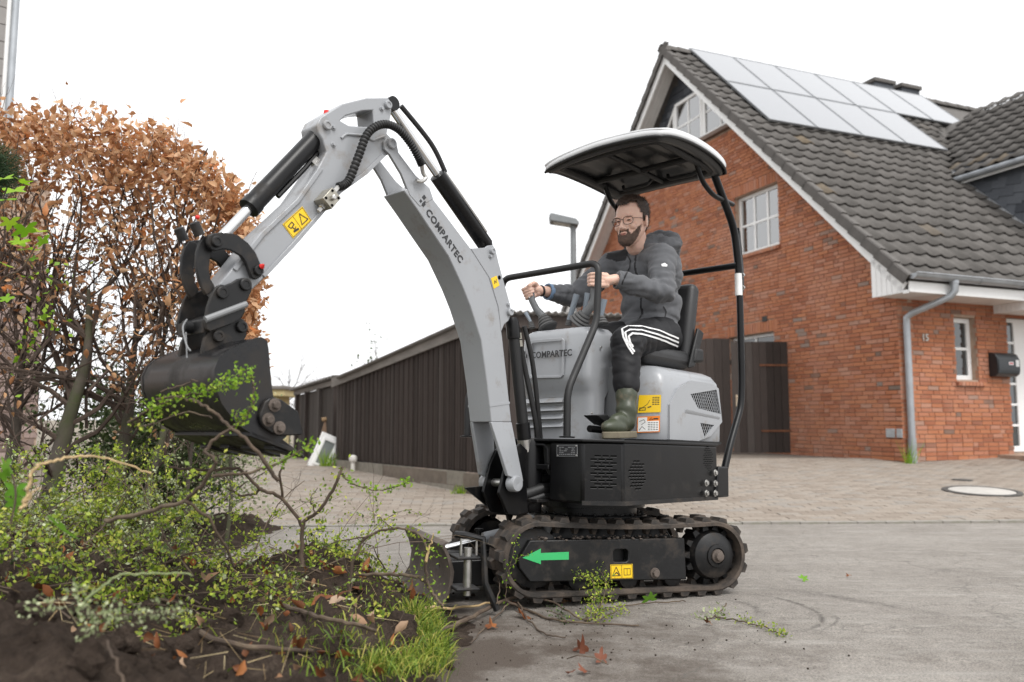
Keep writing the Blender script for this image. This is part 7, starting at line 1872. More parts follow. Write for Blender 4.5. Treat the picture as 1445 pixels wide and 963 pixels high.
ribbon('zip', bj, [(884, 358), (890, 368), (889, 378), (881, 392), (877, 402)], .007, M_YOKE, jacket)
# cuffs with a blue lining
M_BLUE = m_cloth('blue_lining', (.16, .24, .36))
for cf, el_ in ((cfL, elL), (cfR, elR)):
    d = (cf - el_).normalized(); MB().lathe([(.042, -.02), (.045, -.004), (.043, .004), (.036, .003), (.034, -.02)], cf, d, 18).build('cuff', M_JACK if cf is cfL else M_BLUE, jacket, smooth=True)
MB().lathe([(.029, -.004), (.031, -.002), (.031, .002), (.029, .004)], wrR - (wrR - hcR).normalized() * .012, (wrR - hcR), 18).build('wrist_band', M_INK, person, smooth=True)
# trousers
tr = MB()
for c, r_ in ((pel - Zw * .01, (.135, .185, .105)),): ell(tr, c, Fw, Lw_, Zw, r_, 20, 12)
shinL = kneeL + (ankL - kneeL) * .62; shinR = kneeR + (ankR - kneeR) * .62
limb(tr, [hipL, (hipL + kneeL) / 2 + Zw * .008, kneeL, kneeL + (shinL - kneeL) * .5, shinL], [.108, .098, .076, .068, .060], 18); limb(tr, [hipR, (hipR + kneeR) / 2, kneeR, shinR], [.105, .095, .074, .060], 18)
tme_ = remesh(tr, 'trousers', .0065, 5, .5)
def tfold(p):
    w = mnoise.noise(Vector((p.x * 10, p.y * 10, p.z * 22)) + Vector((0, 0, mnoise.noise(p * 5) * 2))); v_ = (abs(w) - .25) * .010
    dk = (p - kneeL).length
    if dk < .2: v_ += .005 * math.sin(dk * 110 + 4 * mnoise.noise(p * 9)) * (1 - dk / .2)
    return v_
fold(tme_, tfold); tme_.materials.append(M_TROU); trou = link('trousers', tme_, person)
bt = BVHTree.FromPolygons([v.co[:] for v in tme_.vertices], [tuple(p.vertices) for p in tme_.polygons])
for a in ([(957, 478), (930, 467), (905, 461), (886, 461), (878, 465), (880, 476), (886, 489), (893, 500)],
          [(957, 483.5), (930, 473), (905, 466.5), (889, 466), (882.5, 470), (884.5, 480), (890, 490), (895, 497)],
          [(956, 489), (930, 478.5), (905, 472), (892, 471), (887, 475), (889, 483), (893, 490)]): ribbon('side_stripe', bt, a, .0088, M_STRIPE, trou, .004, 8)
# boots
for an, kn, toe_w, nm in ((ankL, kneeL, WV(UP(862, 612, .285)), 'L'), (ankR, kneeR, ankR + Fw * .19 - Zw * .08, 'R')):
    up_ = (kn - an).normalized(); top = an + up_ * ((kn - an).length * .52); heel = an - Zw * .065 - Fw * .04
    fd = (toe_w - heel); fd.z = 0; fd = fd.normalized(); sd_ = Vector((-fd.y, fd.x, 0))
    bb = MB(); limb(bb, [top, an + up_ * .10, an, an - Zw * .03], [.056, .050, .046, .046], 20); bb.cyl(top - up_ * .02, top, .0565, 24, .057)
    ell(bb, heel + fd * .045 + Zw * .03, fd, sd_, Zw, (.054, .040, .046)); ell(bb, heel + fd * .135 + Zw * .008, fd, sd_, Zw, (.090, .043, .038)); ell(bb, heel + fd * .09 + Zw * .028, fd, sd_, Zw, (.075, .038, .048))
    bme = remesh(bb, 'boot', .0055, 4, .5)
    def bf(p, up_=up_, an=an): h = (p - an).dot(up_); return .0035 * math.sin(h * 95 + 3 * mnoise.noise(p * 8)) * max(0, 1 - abs(h - .02) / .11)
    fold(bme, bf); bme.materials.append(M_BOOT); bo = link('boot', bme, person)
    sm = MB(); ol = []
    for k in range(24):
        t = 2 * pi * k / 24; x = .095 + .130 * math.cos(t); w = .042 * (1 - .15 * math.cos(t * 2 + .6)); ol.append(heel + fd * x + sd_ * (w * math.sin(t)))
    sm.loft([[p - Zw * .042 for p in ol], [p - Zw * .012 for p in ol]]); sm.build('boot_sole', M_SOLE, bo, bevel=.004)
    MB().lathe([(.0565, -.012), (.0598, -.010), (.0598, .0), (.0565, .002)], top, up_, 28).build('boot_rim', M_BOOT, bo, smooth=True)
# ------------------------------------------------------------------ soil bank, hedge, brush, leaves, grass
rg = np.random.default_rng(5)
def bank_h(x, y):
    h = .40 * math.exp(-(((x + 1.50) / .88) ** 2 + ((y - 1.75) / .42) ** 2)) + .32 * math.exp(-(((x + 1.75) / 1.05) ** 2 + ((y - 3.0) / .75) ** 2)) + .15 * math.exp(-(((x + .75) / .30) ** 2 + ((y - 3.35) / .30) ** 2)) \
        + .12 * math.exp(-(((x + .62) / .30) ** 2 + ((y - 2.45) / .35) ** 2)) + .16 * min(1, max(0, (-x - 1.6) / .8)) * min(1, max(0, (y - 2.6) / .8))
    return h
def bank_z(x, y):
    h = bank_h(x, y); e = min(1, h / .10)
    return gz(x, y) - .045 + h + e * (.055 * fbm(x * 3.1, y * 3.1, 2.0, 5) + .050 * abs(fbm(x * 9, y * 9, 7.0, 5))) + .016 * fbm(x * 34, y * 34, 3.0, 3) * e
def m_soil():
    m, nt, b = new_mat('dark_soil'); n1 = noise_(nt, 7, 8, .72); n2 = noise_(nt, 70, 6, .7)
    c = ramp(nt, n1, [(.28, (.026, .019, .015)), (.55, (.066, .050, .040)), (.78, (.125, .098, .078))])
    c = mix(nt, .6, c, ramp(nt, n2, [(.25, (.3, .3, .3)), (.75, (1.3, 1.25, 1.2))]), 'MULTIPLY')
    nt.links.new(c, b.inputs['Base Color']); b.inputs['Roughness'].default_value = 1; b.inputs['Specular IOR Level'].default_value = .1
    bump_(nt, b, math_(nt, 'ADD', n2, n1), 1.0, .02); return m
M_SOIL = m_soil()
xs = np.concatenate([np.arange(-5.2, -2.6, .04), np.arange(-2.6, -.12, .016)]); ys = np.concatenate([np.arange(.9, 4.0, .016), np.arange(4.0, 6.6, .04)])
sheet('soil_bank', list(xs), list(ys), bank_z, M_SOIL)
# loose clods
clods = MB(); rnd = random.Random(8)
for k in range(420):
    x, y = rnd.uniform(-2.4, -.15), rnd.uniform(1.5, 4.3)
    if bank_h(x, y) < .015 and rnd.random() < .5: continue
    r_ = rnd.choice((.006, .009, .013, .02)); z = max(bank_z(x, y), gz(x, y)); b = MB(); b.ball((0, 0, 0), r_, 6, 4)
    clods.add([Vector(v) * (1 + .35 * mnoise.noise(Vector(v) * 60 + Vector((k, 0, 0)))) + Vector((x, y, z)) for v in b.v], b.f)
for k in range(110):      # bigger lumps on the near mound
    x, y = rnd.uniform(-2.4, -.75), rnd.uniform(1.45, 2.35); r_ = rnd.choice((.018, .026, .036)); b = MB(); b.ball((0, 0, 0), r_, 8, 6)
    clods.add([Vector(v) * (1 + .6 * mnoise.fractal(Vector(v) * 40 + Vector((k, 0, 0)), 1, 2, 3)) + Vector((x, y, bank_z(x, y) + r_ * .2)) for v in b.v], b.f)
for k in range(320):      # crumbs trailed over the road
    x, y = rnd.gauss(.05, .5), rnd.gauss(3.0, .35); r_ = rnd.choice((.0012, .0016, .002, .0028, .004)); z = gz(x, y)
    b = MB(); b.ball((0, 0, 0), r_, 5, 3); clods.add([Vector(v) + Vector((x, y, z + r_ * .4)) for v in b.v], b.f)
tag(clods.build('soil_clods', M_SOIL, None, fix=False), 'dark crumbs of loose soil over the bank and the road beside it', 'soil', kind='stuff')

# ---- leaves and twigs -----------------------------------------------------------------------------------------
def rot_basis(n, up_bias=.0, droop=None):
    d = rg.normal(size=(n, 3)); d[:, 2] += up_bias
    if droop is not None: d = d * .6 + droop
    d /= np.linalg.norm(d, axis=1)[:, None]; r_ = rg.normal(size=(n, 3)); s = np.cross(d, r_); s /= np.linalg.norm(s, axis=1)[:, None]; return d, s, np.cross(s, d)
LEAF_S = (np.array([(0, 0, 0), (.5, .34, .06), (.5, -.34, .06), (1, 0, -.05)]), [(0, 2, 3, 1)])
def leaf_shape(w, curl, fold_):
    v = []
    for t, ww in ((0, .05), (.28, .8), (.62, .95), (1, .08)):
        z = -curl * t * t
        v += [(t, -w * ww / 2, z + fold_ * ww), (t, 0, z), (t, w * ww / 2, z + fold_ * ww)]
    f = []
    for i in range(3): a = i * 3; f += [(a, a + 3, a + 4, a + 1), (a + 1, a + 4, a + 5, a + 2)]
    return np.array(v), f
def scatter(name, P, sizes, shapes, mat, parent=None, up=.0, droop=None, chunk=None):
    V = []; F = []; o = 0; n = len(P); D, S_, Nn = rot_basis(n, up, droop); sh = rg.integers(0, len(shapes), n)
    for k, (sv, sf) in enumerate(shapes):
        ix = np.where(sh == k)[0]
        if len(ix) == 0: continue
        loc = P[ix, None, :] + sizes[ix, None, None] * (D[ix, None, :] * sv[None, :, 0:1] + S_[ix, None, :] * sv[None, :, 1:2] + Nn[ix, None, :] * sv[None, :, 2:3])
        V.append(loc.reshape(-1, 3)); sf = np.array(sf); F.append((sf[None] + (np.arange(len(ix)) * len(sv))[:, None, None] + o).reshape(-1, 4)); o += len(ix) * len(sv)
    ob = link(name, np_mesh(name, np.vstack(V), np.vstack(F), mat), parent); return ob
class Twigs:
    def __init__(s): s.m = MB(); s.tips = []; s.pts = []; s.segs = []
    def grow(s, p, d, L, r0, depth, n=5, wob=.35, trop=(0, 0, .1), kids=(2, 4), shrink=.62, keep=None, ang=.7, sides=5):
        path = [Vector(p)]; d = Vector(d).normalized()
        for i in range(n):
            d = (d + Vector((random.gauss(0, wob), random.gauss(0, wob), random.gauss(0, wob))) * .5 + Vector(trop)).normalized()
            q = path[-1] + d * (L / n)
            if keep is not None and not keep(q): break
            path.append(q)
        if len(path) < 3: return
        k = len(path); s.m.tube(path, [r0 * (1 - .6 * i / (k - 1)) for i in range(k)], sides if r0 > .004 else 3, caps=False)
        s.pts += path[k // 2:] if depth > 0 else path[1:]
        if depth < 2: s.segs += [(tuple(a), tuple(b)) for a, b in zip(path, path[1:])]
        if depth == 0: s.tips.append(path[-1]); return
        for _ in range(random.randint(*kids)):
            t = random.uniform(.3, 1.0); i = min(k - 2, int(t * (k - 1))); pp = path[i]; dd = (path[i + 1] - path[i]).normalized()
            dd = (dd + Vector((random.gauss(0, ang), random.gauss(0, ang), random.gauss(0, ang)))).normalized()
            s.grow(pp, dd, L * shrink * random.uniform(.7, 1.2), r0 * (1 - .6 * t) * .7, depth - 1, n, wob, trop, kids, shrink, keep, ang, sides)
M_BARK = pm('beech_bark', (.075, .062, .050), .9, var=.4, scale=6, dirt=(.055, .068, .022), dirt_amt=.5, dscale=3.5, bump=.5, bscale=40)
M_TWIG = pm('twig_bark', (.070, .048, .036), .85, var=.35, scale=14)
M_TWIG2 = pm('brush_bark', (.080, .055, .038), .85, var=.4, scale=14, dirt=(.14, .11, .07), dirt_amt=.35, dscale=14)
M_PALE = pm('split_wood', (.46, .33, .17), .75, var=.25, scale=18, stretch=(1, 1, .2))
M_COPPER = leaf_mat('copper_leaf', [(0, (.26, .11, .045)), (.25, (.49, .235, .11)), (.55, (.65, .365, .18)), (.86, (.80, .55, .35)), (.95, (.68, .22, .05)), (1, (.84, .66, .48))], .40, .38)
M_SMALLG = leaf_mat('small_green', [(0, (.09, .15, .022)), (.35, (.23, .33, .035)), (.75, (.42, .52, .06)), (1, (.62, .60, .13))], .45, .35)
M_FRESH = leaf_mat('fresh_green', [(0, (.15, .29, .020)), (.6, (.25, .43, .030)), (1, (.42, .55, .06))], .45, .4)
M_GREYG = leaf_mat('grey_green', [(0, (.16, .21, .085)), (.5, (.33, .38, .19)), (1, (.58, .62, .40))], .6, .25)
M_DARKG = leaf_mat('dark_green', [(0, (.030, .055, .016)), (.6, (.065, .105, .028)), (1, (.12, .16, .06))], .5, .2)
M_DRY = leaf_mat('dry_leaf', [(0, (.10, .040, .018)), (.45, (.25, .085, .030)), (.7, (.34, .13, .04)), (.85, (.36, .21, .12)), (1, (.50, .36, .25))], .6, .2)
# hedge ----------------------------------------------------------------------------------------------------------
HB = [(-3.6, 2.57), (-3.0, 2.56), (-2.6, 2.53), (-2.3, 2.46), (-2.0, 2.34), (-1.80, 2.22), (-1.64, 2.08), (-1.53, 1.86)]
def h_top(x):
    if x > -1.53: return 1.6
    for (a, b), (c, d) in zip(HB, HB[1:]):
        if a <= x <= c: return b + (d - b) * (x - a) / (c - a)
    return 2.64
HY0, HY1 = 4.35, 5.0
hedge = thing('beech_hedge', 'tall clipped beech hedge with dry copper brown leaves at left', 'hedge', Matrix.Translation((-2.3, 4.7, 0)))
HI = Matrix.Translation((2.3, -4.7, 0))
def hkeep(q): return -3.9 < q.x * 4.7 / q.y < -1.51 and HY0 - .05 < q.y < HY1 + .1 and q.z < h_top(q.x * 4.7 / q.y) + .12
def hpart(m, name, mat, smooth=True):
    m.v = [(v[0] + 2.3, v[1] - 4.7, v[2]) for v in map(tuple, m.v)]; return m.build(name, mat, hedge, smooth=smooth, fix=False, angle=60)
tw = Twigs(); random.seed(3)
def tr_at(px, y, D): return atY(px, y, D)
for (px, D, r_, lean_) in ((72, 4.65, .062, .10), (160, 4.9, .050, .08), (215, 4.6, .026, .06), (20, 4.9, .045, .0), (268, 4.85, .014, .05), (318, 4.7, .012, .02)):
    b = tr_at(px, 640, D); b.z = gz(b.x, b.y) - .02 + bank_h(b.x, b.y) * .3
    path = [b + Vector((0, 0, -.1)), b + Vector((lean_ * .2, 0, .35)), b + Vector((lean_ * .8, .02, .75)), b + Vector((lean_ * 1.2, .03, 1.15)), b + Vector((lean_ * 1.6, 0, 1.55))]
    path = smooth_path([q + Vector((random.gauss(0, .02), random.gauss(0, .02), 0)) for q in path], 4)
    t = MB().tube(path, [r_ * (1.15 - 1.0 * i / (len(path) - 1)) for i in range(len(path))], 12, caps=False); hpart(t, 'trunk', M_BARK)
    for k in range(13):
        i = random.randint(len(path) // 4, len(path) - 2); a_ = random.uniform(0, 2 * pi)
        tw.grow(path[i], (math.cos(a_), math.sin(a_) * .6, random.uniform(.3, 1.1)), random.uniform(.5, .95), min(.016, r_ * .30), 3, 6, .42, (0, 0, .10), (2, 4), .66, hkeep, .75)
for k in range(46):      # leaders up through the crown and wispy shoots above it
    x = random.uniform(-3.3, -1.5); y = random.uniform(HY0 + .1, HY1 - .1); z = random.uniform(.5, 1.5)
    tw.grow((x, y, z), (random.gauss(0, .3), random.gauss(0, .3), 1), random.uniform(.7, 1.2), .010, 3, 6, .36, (0, 0, .12), (2, 4), .62, hkeep, .7)
for k in range(40):
    x = random.uniform(-3.2, -1.55); y = random.uniform(HY0, HY1)
    tw.grow((x, y, h_top(x) - .12), (random.gauss(0, .2), random.gauss(0, .2), 1), random.uniform(.2, .36), .0032, 1, 5, .3, (0, 0, .1), (1, 3), .6, None, .5)
pts = np.array([p[:] for p in tw.pts])
o = hpart(tw.m, 'twig', M_TWIG); o['kind'] = 'stuff'
pxs_ = pts[:, 0] * 4.7 / pts[:, 1]; tops = np.array([h_top(x) for x in pxs_])
dz = tops - pts[:, 2]; dx = -1.51 - pxs_
wgt = .9 * np.exp(-np.clip(dz, 0, 9) / .36) + .95 * np.exp(-np.clip(dx, 0, 9) / .10) + .035 + .05 * (pts[:, 2] > 1.35)
wgt *= np.where(pts[:, 2] < .95, .35, 1.0) * np.where(pts[:, 2] < .6, .1, 1.0)
wgt *= np.where(pts[:, 1] < HY0 + .4, 1.25, .8); wgt *= np.where(dz < -.06, .05, 1)
ix = rg.choice(len(pts), 6400, p=wgt / wgt.sum()); LP = pts[ix] + rg.normal(size=(len(ix), 3)) * np.array([.035, .035, .03])
# fill in the clipped face at the right-hand side and top
nx = 950; z_ = rg.uniform(.75, 2.1, nx); y_ = rg.uniform(HY0, HY1, nx); x_ = (-1.53 - np.abs(rg.normal(size=nx)) * .07 - np.clip(z_ - 1.75, 0, 1) * .28) * y_ / 4.7
LP = np.vstack([LP, np.stack([x_, y_, z_], 1)])
nt_ = 2200; x_ = rg.uniform(-3.4, -1.5, nt_); z_ = np.array([h_top(x) for x in x_]) - np.abs(rg.normal(size=nt_)) * .17; y_ = rg.uniform(HY0 - .03, HY1, nt_); x_ = x_ * y_ / 4.7; LP = np.vstack([LP, np.stack([x_, y_, z_], 1)])
sizes = rg.uniform(.024, .055, len(LP)); LP = LP - np.array([-2.3, 4.7, 0])
shapesC = [leaf_shape(.62, c, f) for c, f in ((.35, .20), (.75, .26), (-.45, .24), (1.05, .16))]
front = np.argsort(LP[:, 1])[:300]; rest_ = np.setdiff1d(np.arange(len(LP)), front)
o = scatter('leaf', LP[rest_], sizes[rest_], shapesC, M_COPPER, hedge, -.25); o['kind'] = 'stuff'
lme = [np_mesh('leaf', sv, sf, M_COPPER) for sv, sf in shapesC]
for i in front:
    o = link('leaf', lme[i % 4], hedge); o.location = LP[i]; o.scale = (sizes[i],) * 3; o.rotation_euler = rg.uniform(-pi, pi, 3)
# shrubs seen through and beside the hedge foot ---------------------------------------------------------------------
def shrub(name, label, c, r, n, size, mat, twn=14, cat='shrub', group=None, flat=1.0):
    t = thing(name, label, cat, Matrix.Translation(c), group); k = Twigs()
    for _ in range(twn):
        a_ = random.uniform(0, 2 * pi); k.grow((random.gauss(0, r[0] * .15), random.gauss(0, r[1] * .15), 0), (math.cos(a_) * r[0], math.sin(a_) * r[1], r[2] * random.uniform(.6, 1.6)), max(r) * 1.25, .008, 2, 5, .4, (0, 0, .05), (3, 5), .55, None, .8)
    if not k.pts: return t
    P = np.array([p[:] for p in k.pts]); o = k.m.build('branch', M_TWIG, t, fix=False); o['kind'] = 'stuff'
    P = P[rg.integers(0, len(P), n)] + rg.normal(size=(n, 3)) * size * 1.2
    o = scatter('leaf', P, rg.uniform(.7, 1.3, n) * size, [LEAF_S, (LEAF_S[0] * np.array([1, .8, -1]), LEAF_S[1])], mat, t, .3); o['kind'] = 'stuff'; return t
random.seed(12)
shrub('garden_shrub', 'dark green shrub growing behind the hedge trunks at left', (-2.75, 6.2, .05), (.65, .4, .8), 5200, .042, M_DARKG)
shrub('garden_shrub', 'pale variegated shrub behind the hedge, left of the bucket', (-2.35, 5.9, .05), (.42, .4, .60), 5200, .030, M_GREYG)
shrub('garden_shrub', 'mid green shrub low behind the bucket', (-2.45, 5.4, .0), (.45, .35, .5), 4200, .030, M_DARKG)
# bare trees far behind the shed ----------------------------------------------------------------------------------------
def bare_tree(px, yb, D, H_, label, seed, leaf=None, spread=.55):
    random.seed(seed); b = atY(px, yb, D); b.z = .1; t = thing('bare_tree', label, 'tree', Matrix.Translation(b)); k = Twigs()
    tr_ = smooth_path([Vector((0, 0, 0)), Vector((.03, 0, H_ * .25)), Vector((-.04, 0, H_ * .5)), Vector((.02, 0, H_ * .75))], 4)
    MB().tube(tr_, [.06 * (1.1 - .75 * i / (len(tr_) - 1)) for i in range(len(tr_))], 8, caps=False).build('trunk', M_BARK, t, smooth=True, fix=False)
    for _ in range(14):
        p = random.choice(tr_[4:]); a_ = random.uniform(0, 2 * pi); k.grow(p, (math.cos(a_) * spread, math.sin(a_) * spread, .8), H_ * random.uniform(.25, .45), .015, 3, 5, .28, (0, 0, .05), (2, 4), .62, None, .5)
    o = k.m.build('branch', M_TWIG, t, fix=False); o['kind'] = 'stuff'
    if leaf:
        P = np.array([p[:] for p in k.pts]); P = P[rg.integers(0, len(P), leaf)] + rg.normal(size=(leaf, 3)) * .03; o = scatter('leaf', P, rg.uniform(.04, .08, leaf), [LEAF_S], M_DARKG, t, .2); o['kind'] = 'stuff'
bare_tree(405, 600, 18, 1.8, 'bare leafless tree behind the garden hut and the bucket', 31, None, .9)
bare_tree(432, 600, 22, 1.7, 'small bare tree further back, right of the garden hut', 32, None, .7)
bare_tree(540, 600, 14.5, 1.7, 'thin tree with sparse leaves rising just above the shed roof', 33, 260, .4)
# brush heap --------------------------------------------------------------------------------------------------------------
random.seed(44); bt_ = Twigs()
for k in range(270):
    x = random.uniform(-2.9, -.5); y = random.uniform(2.3, 3.9)
    if x > -1.0 and random.random() < .6: continue
    if y < 2.5 and random.random() < .5: continue
    x += 0; hgt = bank_z(x, y)
    if bank_h(x, y) < .04: continue
    a_ = random.uniform(0, 2 * pi); bt_.grow((x, y, hgt + .0), (math.cos(a_), math.sin(a_) * .6, random.uniform(.05, .75)), random.uniform(.28, .66), random.uniform(.0018, .0048), 2, 6, .45, (0, 0, -.05), (2, 4), .6, lambda q: q.z > bank_z(q.x, q.y) - .03 and q.z < .60 + .1 * (q.x < -1.2), .8, 5)
o = bt_.m.build('brush_twigs', M_TWIG2, None, fix=False); tag(o, 'tangle of cut twigs heaped on the soil bank under the bucket', 'brushwood', kind='stuff')
SG = np.array(bt_.segs); tt_ = rg.uniform(size=(len(SG), 7, 1)); P = (SG[:, None, 0] * (1 - tt_) + SG[:, None, 1] * tt_).reshape(-1, 3)
ppx = CX + FPX * P[:, 0] / P[:, 1]; ppy = HOR - FPX * (P[:, 2] - CAMZ) / P[:, 1]; P = P[~((ppx > 385) & (ppy < 700))]
P = P[(P[:, 0] < -.45) & (P[:, 1] > 2.12) & ((P[:, 0] < -1.05) | (rg.uniform(size=len(P)) < .45))]
def brush_leaves(name, n, sz, mat, label, sel):
    Q = P[sel(P)]; Q = Q[rg.integers(0, len(Q), n)] + rg.normal(size=(n, 3)) * .0055
    o = scatter(name, Q, rg.uniform(.7, 1.35, n) * sz, [LEAF_S, (LEAF_S[0] * np.array([1, .75, -1.2]), LEAF_S[1])], mat, None, .35); tag(o, label, 'leaves', kind='stuff')
patchn = np.array([mnoise.noise(Vector((p[0] * 1.9, p[1] * 1.9, p[2] * 2))) for p in P])
brush_leaves('brush_leaves', 26000, .0148, M_SMALLG, 'tiny green leaves on the heap of cut twigs', lambda p: patchn > -.12)
brush_leaves('brush_leaves', 9500, .0135, M_GREYG, 'pale grey green leaflets on the heap of cut twigs', lambda p: patchn < .02)
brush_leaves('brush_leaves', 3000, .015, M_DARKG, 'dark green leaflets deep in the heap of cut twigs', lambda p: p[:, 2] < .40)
# dead straw and needles of litter between the twigs
V = []; F = []
for k in range(900):
    x, y = rnd.uniform(-2.6, -.45), rnd.uniform(1.9, 3.7)
    if bank_h(x, y) < .05: continue
    p = np.array([x, y, bank_z(x, y) + rnd.uniform(.004, .06)]); d = rg.normal(size=3) * np.array([1, 1, .35]); d /= np.linalg.norm(d); s_ = np.cross(d, rg.normal(size=3)); s_ /= np.linalg.norm(s_); l = rnd.uniform(.03, .13); w = rnd.uniform(.0006, .0014); o_ = len(V)
    V += [p - s_ * w, p + s_ * w, p + d * l + s_ * w * .5 + np.array([0, 0, -.01]), p + d * l - s_ * w * .5 + np.array([0, 0, -.01])]; F.append((o_, o_ + 1, o_ + 2, o_ + 3))
M_STRAW = leaf_mat('straw', [(0, (.16, .10, .05)), (.6, (.42, .31, .16)), (1, (.60, .50, .30))], .7, .2)
tag(link('straw_litter', np_mesh('straw_litter', V, F, M_STRAW)), 'pale dead stalks littered over the soil bank', 'litter', kind='stuff')
# dry copper leaves lying on the bank
n = 430; x = rg.uniform(-2.6, -.35, n); y = rg.uniform(1.95, 4.0, n); z = np.array([bank_z(a, b) + .012 for a, b in zip(x, y)]); ok = np.array([bank_h(a, b) > .04 for a, b in zip(x, y)])
Pq = np.stack([x, y, z], 1)[ok]; sz_ = rg.uniform(.022, .055, len(Pq))
o = scatter('fallen_leaves', Pq, sz_, shapesC, M_DRY, None, .4); tag(o, 'dry brown beech leaves scattered over the soil bank', 'leaves', kind='stuff')
# low sprouting ground cover on the bank
n = 4200; x = rg.uniform(-2.7, -.42, n); y = rg.uniform(2.25, 3.6, n); ok = np.array([bank_h(a, b) > .05 and mnoise.noise(Vector((a * 2.3, b * 2.3, 9))) > -.05 and not (b < 2.15 and mnoise.noise(Vector((a * 4, b * 4, 1))) < .1) for a, b in zip(x, y)])
x, y = x[ok], y[ok]; z = np.array([bank_z(a, b) for a, b in zip(x, y)]) + rg.uniform(.005, .06, len(x))
o = scatter('ground_cover', np.stack([x, y, z], 1), rg.uniform(.011, .022, len(x)), [LEAF_S], M_SMALLG, None, .6); tag(o, 'low sprigs of tiny leaves covering the soil bank', 'ground cover', kind='stuff')

# ---- single branches one can point to --------------------------------------------------------------------------------------
def px_path(pts): return [atY(x, y, D) for x, y, D in pts]
def branch(name, label, cat, paths, leaf=None, mat=None, group=None, kids=True, seed=0, sub=.0):
    random.seed(seed); base = paths[0][0][0]; root = thing(name, label, cat, Matrix.Translation(base), group)
    allp = []; lp_ = []
    for i, (pts, r0, r1, lf) in enumerate(paths):
        pth = smooth_path([p - base for p in pts], 6); k = len(pth); pth = [p + Vector((random.gauss(0, .002), random.gauss(0, .002), random.gauss(0, .002))) for p in pth]
        MB().tube(pth, [r0 + (r1 - r0) * j / (k - 1) for j in range(k)], 8).build('stem', mat or M_TWIG2, root, smooth=True, fix=False)
        if lf: lp_.append(([p for p in pth[int(k * lf[0]):]], lf))
    for pth, lf in lp_:
        A = np.array([p[:] for p in pth]); n = lf[1]; tt = rg.uniform(0, len(A) - 1.001, n); i = tt.astype(int); Q = A[i] + (A[i + 1] - A[i]) * (tt - i)[:, None] + rg.normal(size=(n, 3)) * lf[4]
        o = scatter('leaf', Q, rg.uniform(.7, 1.3, n) * lf[2], [LEAF_S, (LEAF_S[0] * np.array([1, .8, -1.2]), LEAF_S[1])], lf[3], root, .4); o['kind'] = 'stuff'
    return root
B1 = 2.12
branch('cut_branch', 'thin arching twig with yellow green leaves curling up across the bucket side', 'branch', [(px_path([(289, 640, B1), (300, 623, B1), (325, 605, B1), (345, 592, B1), (357, 571, B1), (359, 549, B1), (354, 526, B1)]), .005, .0018, (.3, 70, .013, M_FRESH, .008)), (px_path([(337, 597, B1), (334, 588, B1), (331, 582, B1)]), .002, .001, (0, 14, .012, M_FRESH, .006))], seed=1)
branch('cut_branch', 'brown bare twig running down to the right in front of the bucket', 'branch', [(px_path([(219, 563, B1 + .04), (247, 560, B1 + .04), (273, 564, B1 + .03), (293, 575, B1), (316, 594, B1), (345, 619, B1), (372, 652, B1 + .02), (393, 680, B1 + .05)]), .003, .0055, None), (px_path([(228, 552, B1 + .04), (262, 542, B1 + .04), (280, 537, B1 + .03)]), .0025, .0012, None)], seed=2)
branch('cut_branch', 'leafy green spray lying across the curved back of the bucket', 'branch', [(px_path([(180, 596, B1 + .08), (212, 577, B1 + .06), (252, 560, B1 + .04), (291, 552, B1 + .02), (325, 541, B1), (350, 523, B1)]), .0035, .0012, (.15, 330, .0125, M_FRESH, .013)), (px_path([(291, 552, B1), (310, 545, B1), (338, 546, B1)]), .002, .001, (.2, 40, .012, M_FRESH, .008)), (px_path([(300, 590, B1), (260, 582, B1), (215, 598, B1), (190, 605, B1)]), .002, .001, (.3, 60, .011, M_SMALLG, .012))], seed=3)
branch('cut_branch', 'twig with yellowish leaves at its tip reaching right under the bucket teeth', 'branch', [(px_path([(300, 672, 2.2), (345, 667, 2.2), (379, 660, 2.2), (408, 645, 2.2), (440, 625, 2.2)]), .005, .0015, (.5, 80, .0135, M_FRESH, .010))], seed=4)
branch('cut_branch', 'thick dark crooked branch rising to a yellow tipped stub below the bucket', 'branch', [(px_path([(150, 735, 2.25), (210, 722, 2.2), (262, 705, 2.15), (290, 677, 2.12), (303, 652, 2.1), (289, 638, 2.1)]), .0065, .0042, (.1, 60, .014, M_SMALLG, .03)), (px_path([(262, 705, 2.15), (300, 740, 2.2), (330, 800, 2.3)]), .0045, .003, None)], seed=5)
branch('cut_branch', 'upright dark branch with a cut tip and a leafy spray pointing right over the yard', 'branch', [(px_path([(426, 800, 2.75), (428, 740, 2.75), (446, 726, 2.72), (470, 692, 2.7), (483, 660, 2.7)]), .0075, .0045, (.3, 70, .015, M_SMALLG, .02)), (px_path([(481, 668, 2.7), (500, 684, 2.68), (530, 692, 2.66), (560, 688, 2.64), (578, 679, 2.62)]), .003, .001, (.05, 130, .0135, M_FRESH, .008)), (px_path([(446, 726, 2.72), (438, 705, 2.7), (448, 690, 2.7)]), .003, .0012, (.2, 30, .013, M_SMALLG, .01))], seed=6)
branch('cut_branch', 'thick bare grey branch sloping from the heap up to the left beneath the bucket', 'branch', [(px_path([(428, 745, 2.78), (400, 705, 2.75), (367, 690, 2.7), (335, 662, 2.65), (290, 664, 2.6), (240, 660, 2.55)]), .0065, .004, None), (px_path([(400, 705, 2.75), (395, 670, 2.7), (401, 660, 2.7)]), .005, .003, None), (px_path([(367, 690, 2.7), (350, 700, 2.7), (320, 690, 2.66)]), .005, .003, (0, 40, .013, M_SMALLG, .02))], seed=7)
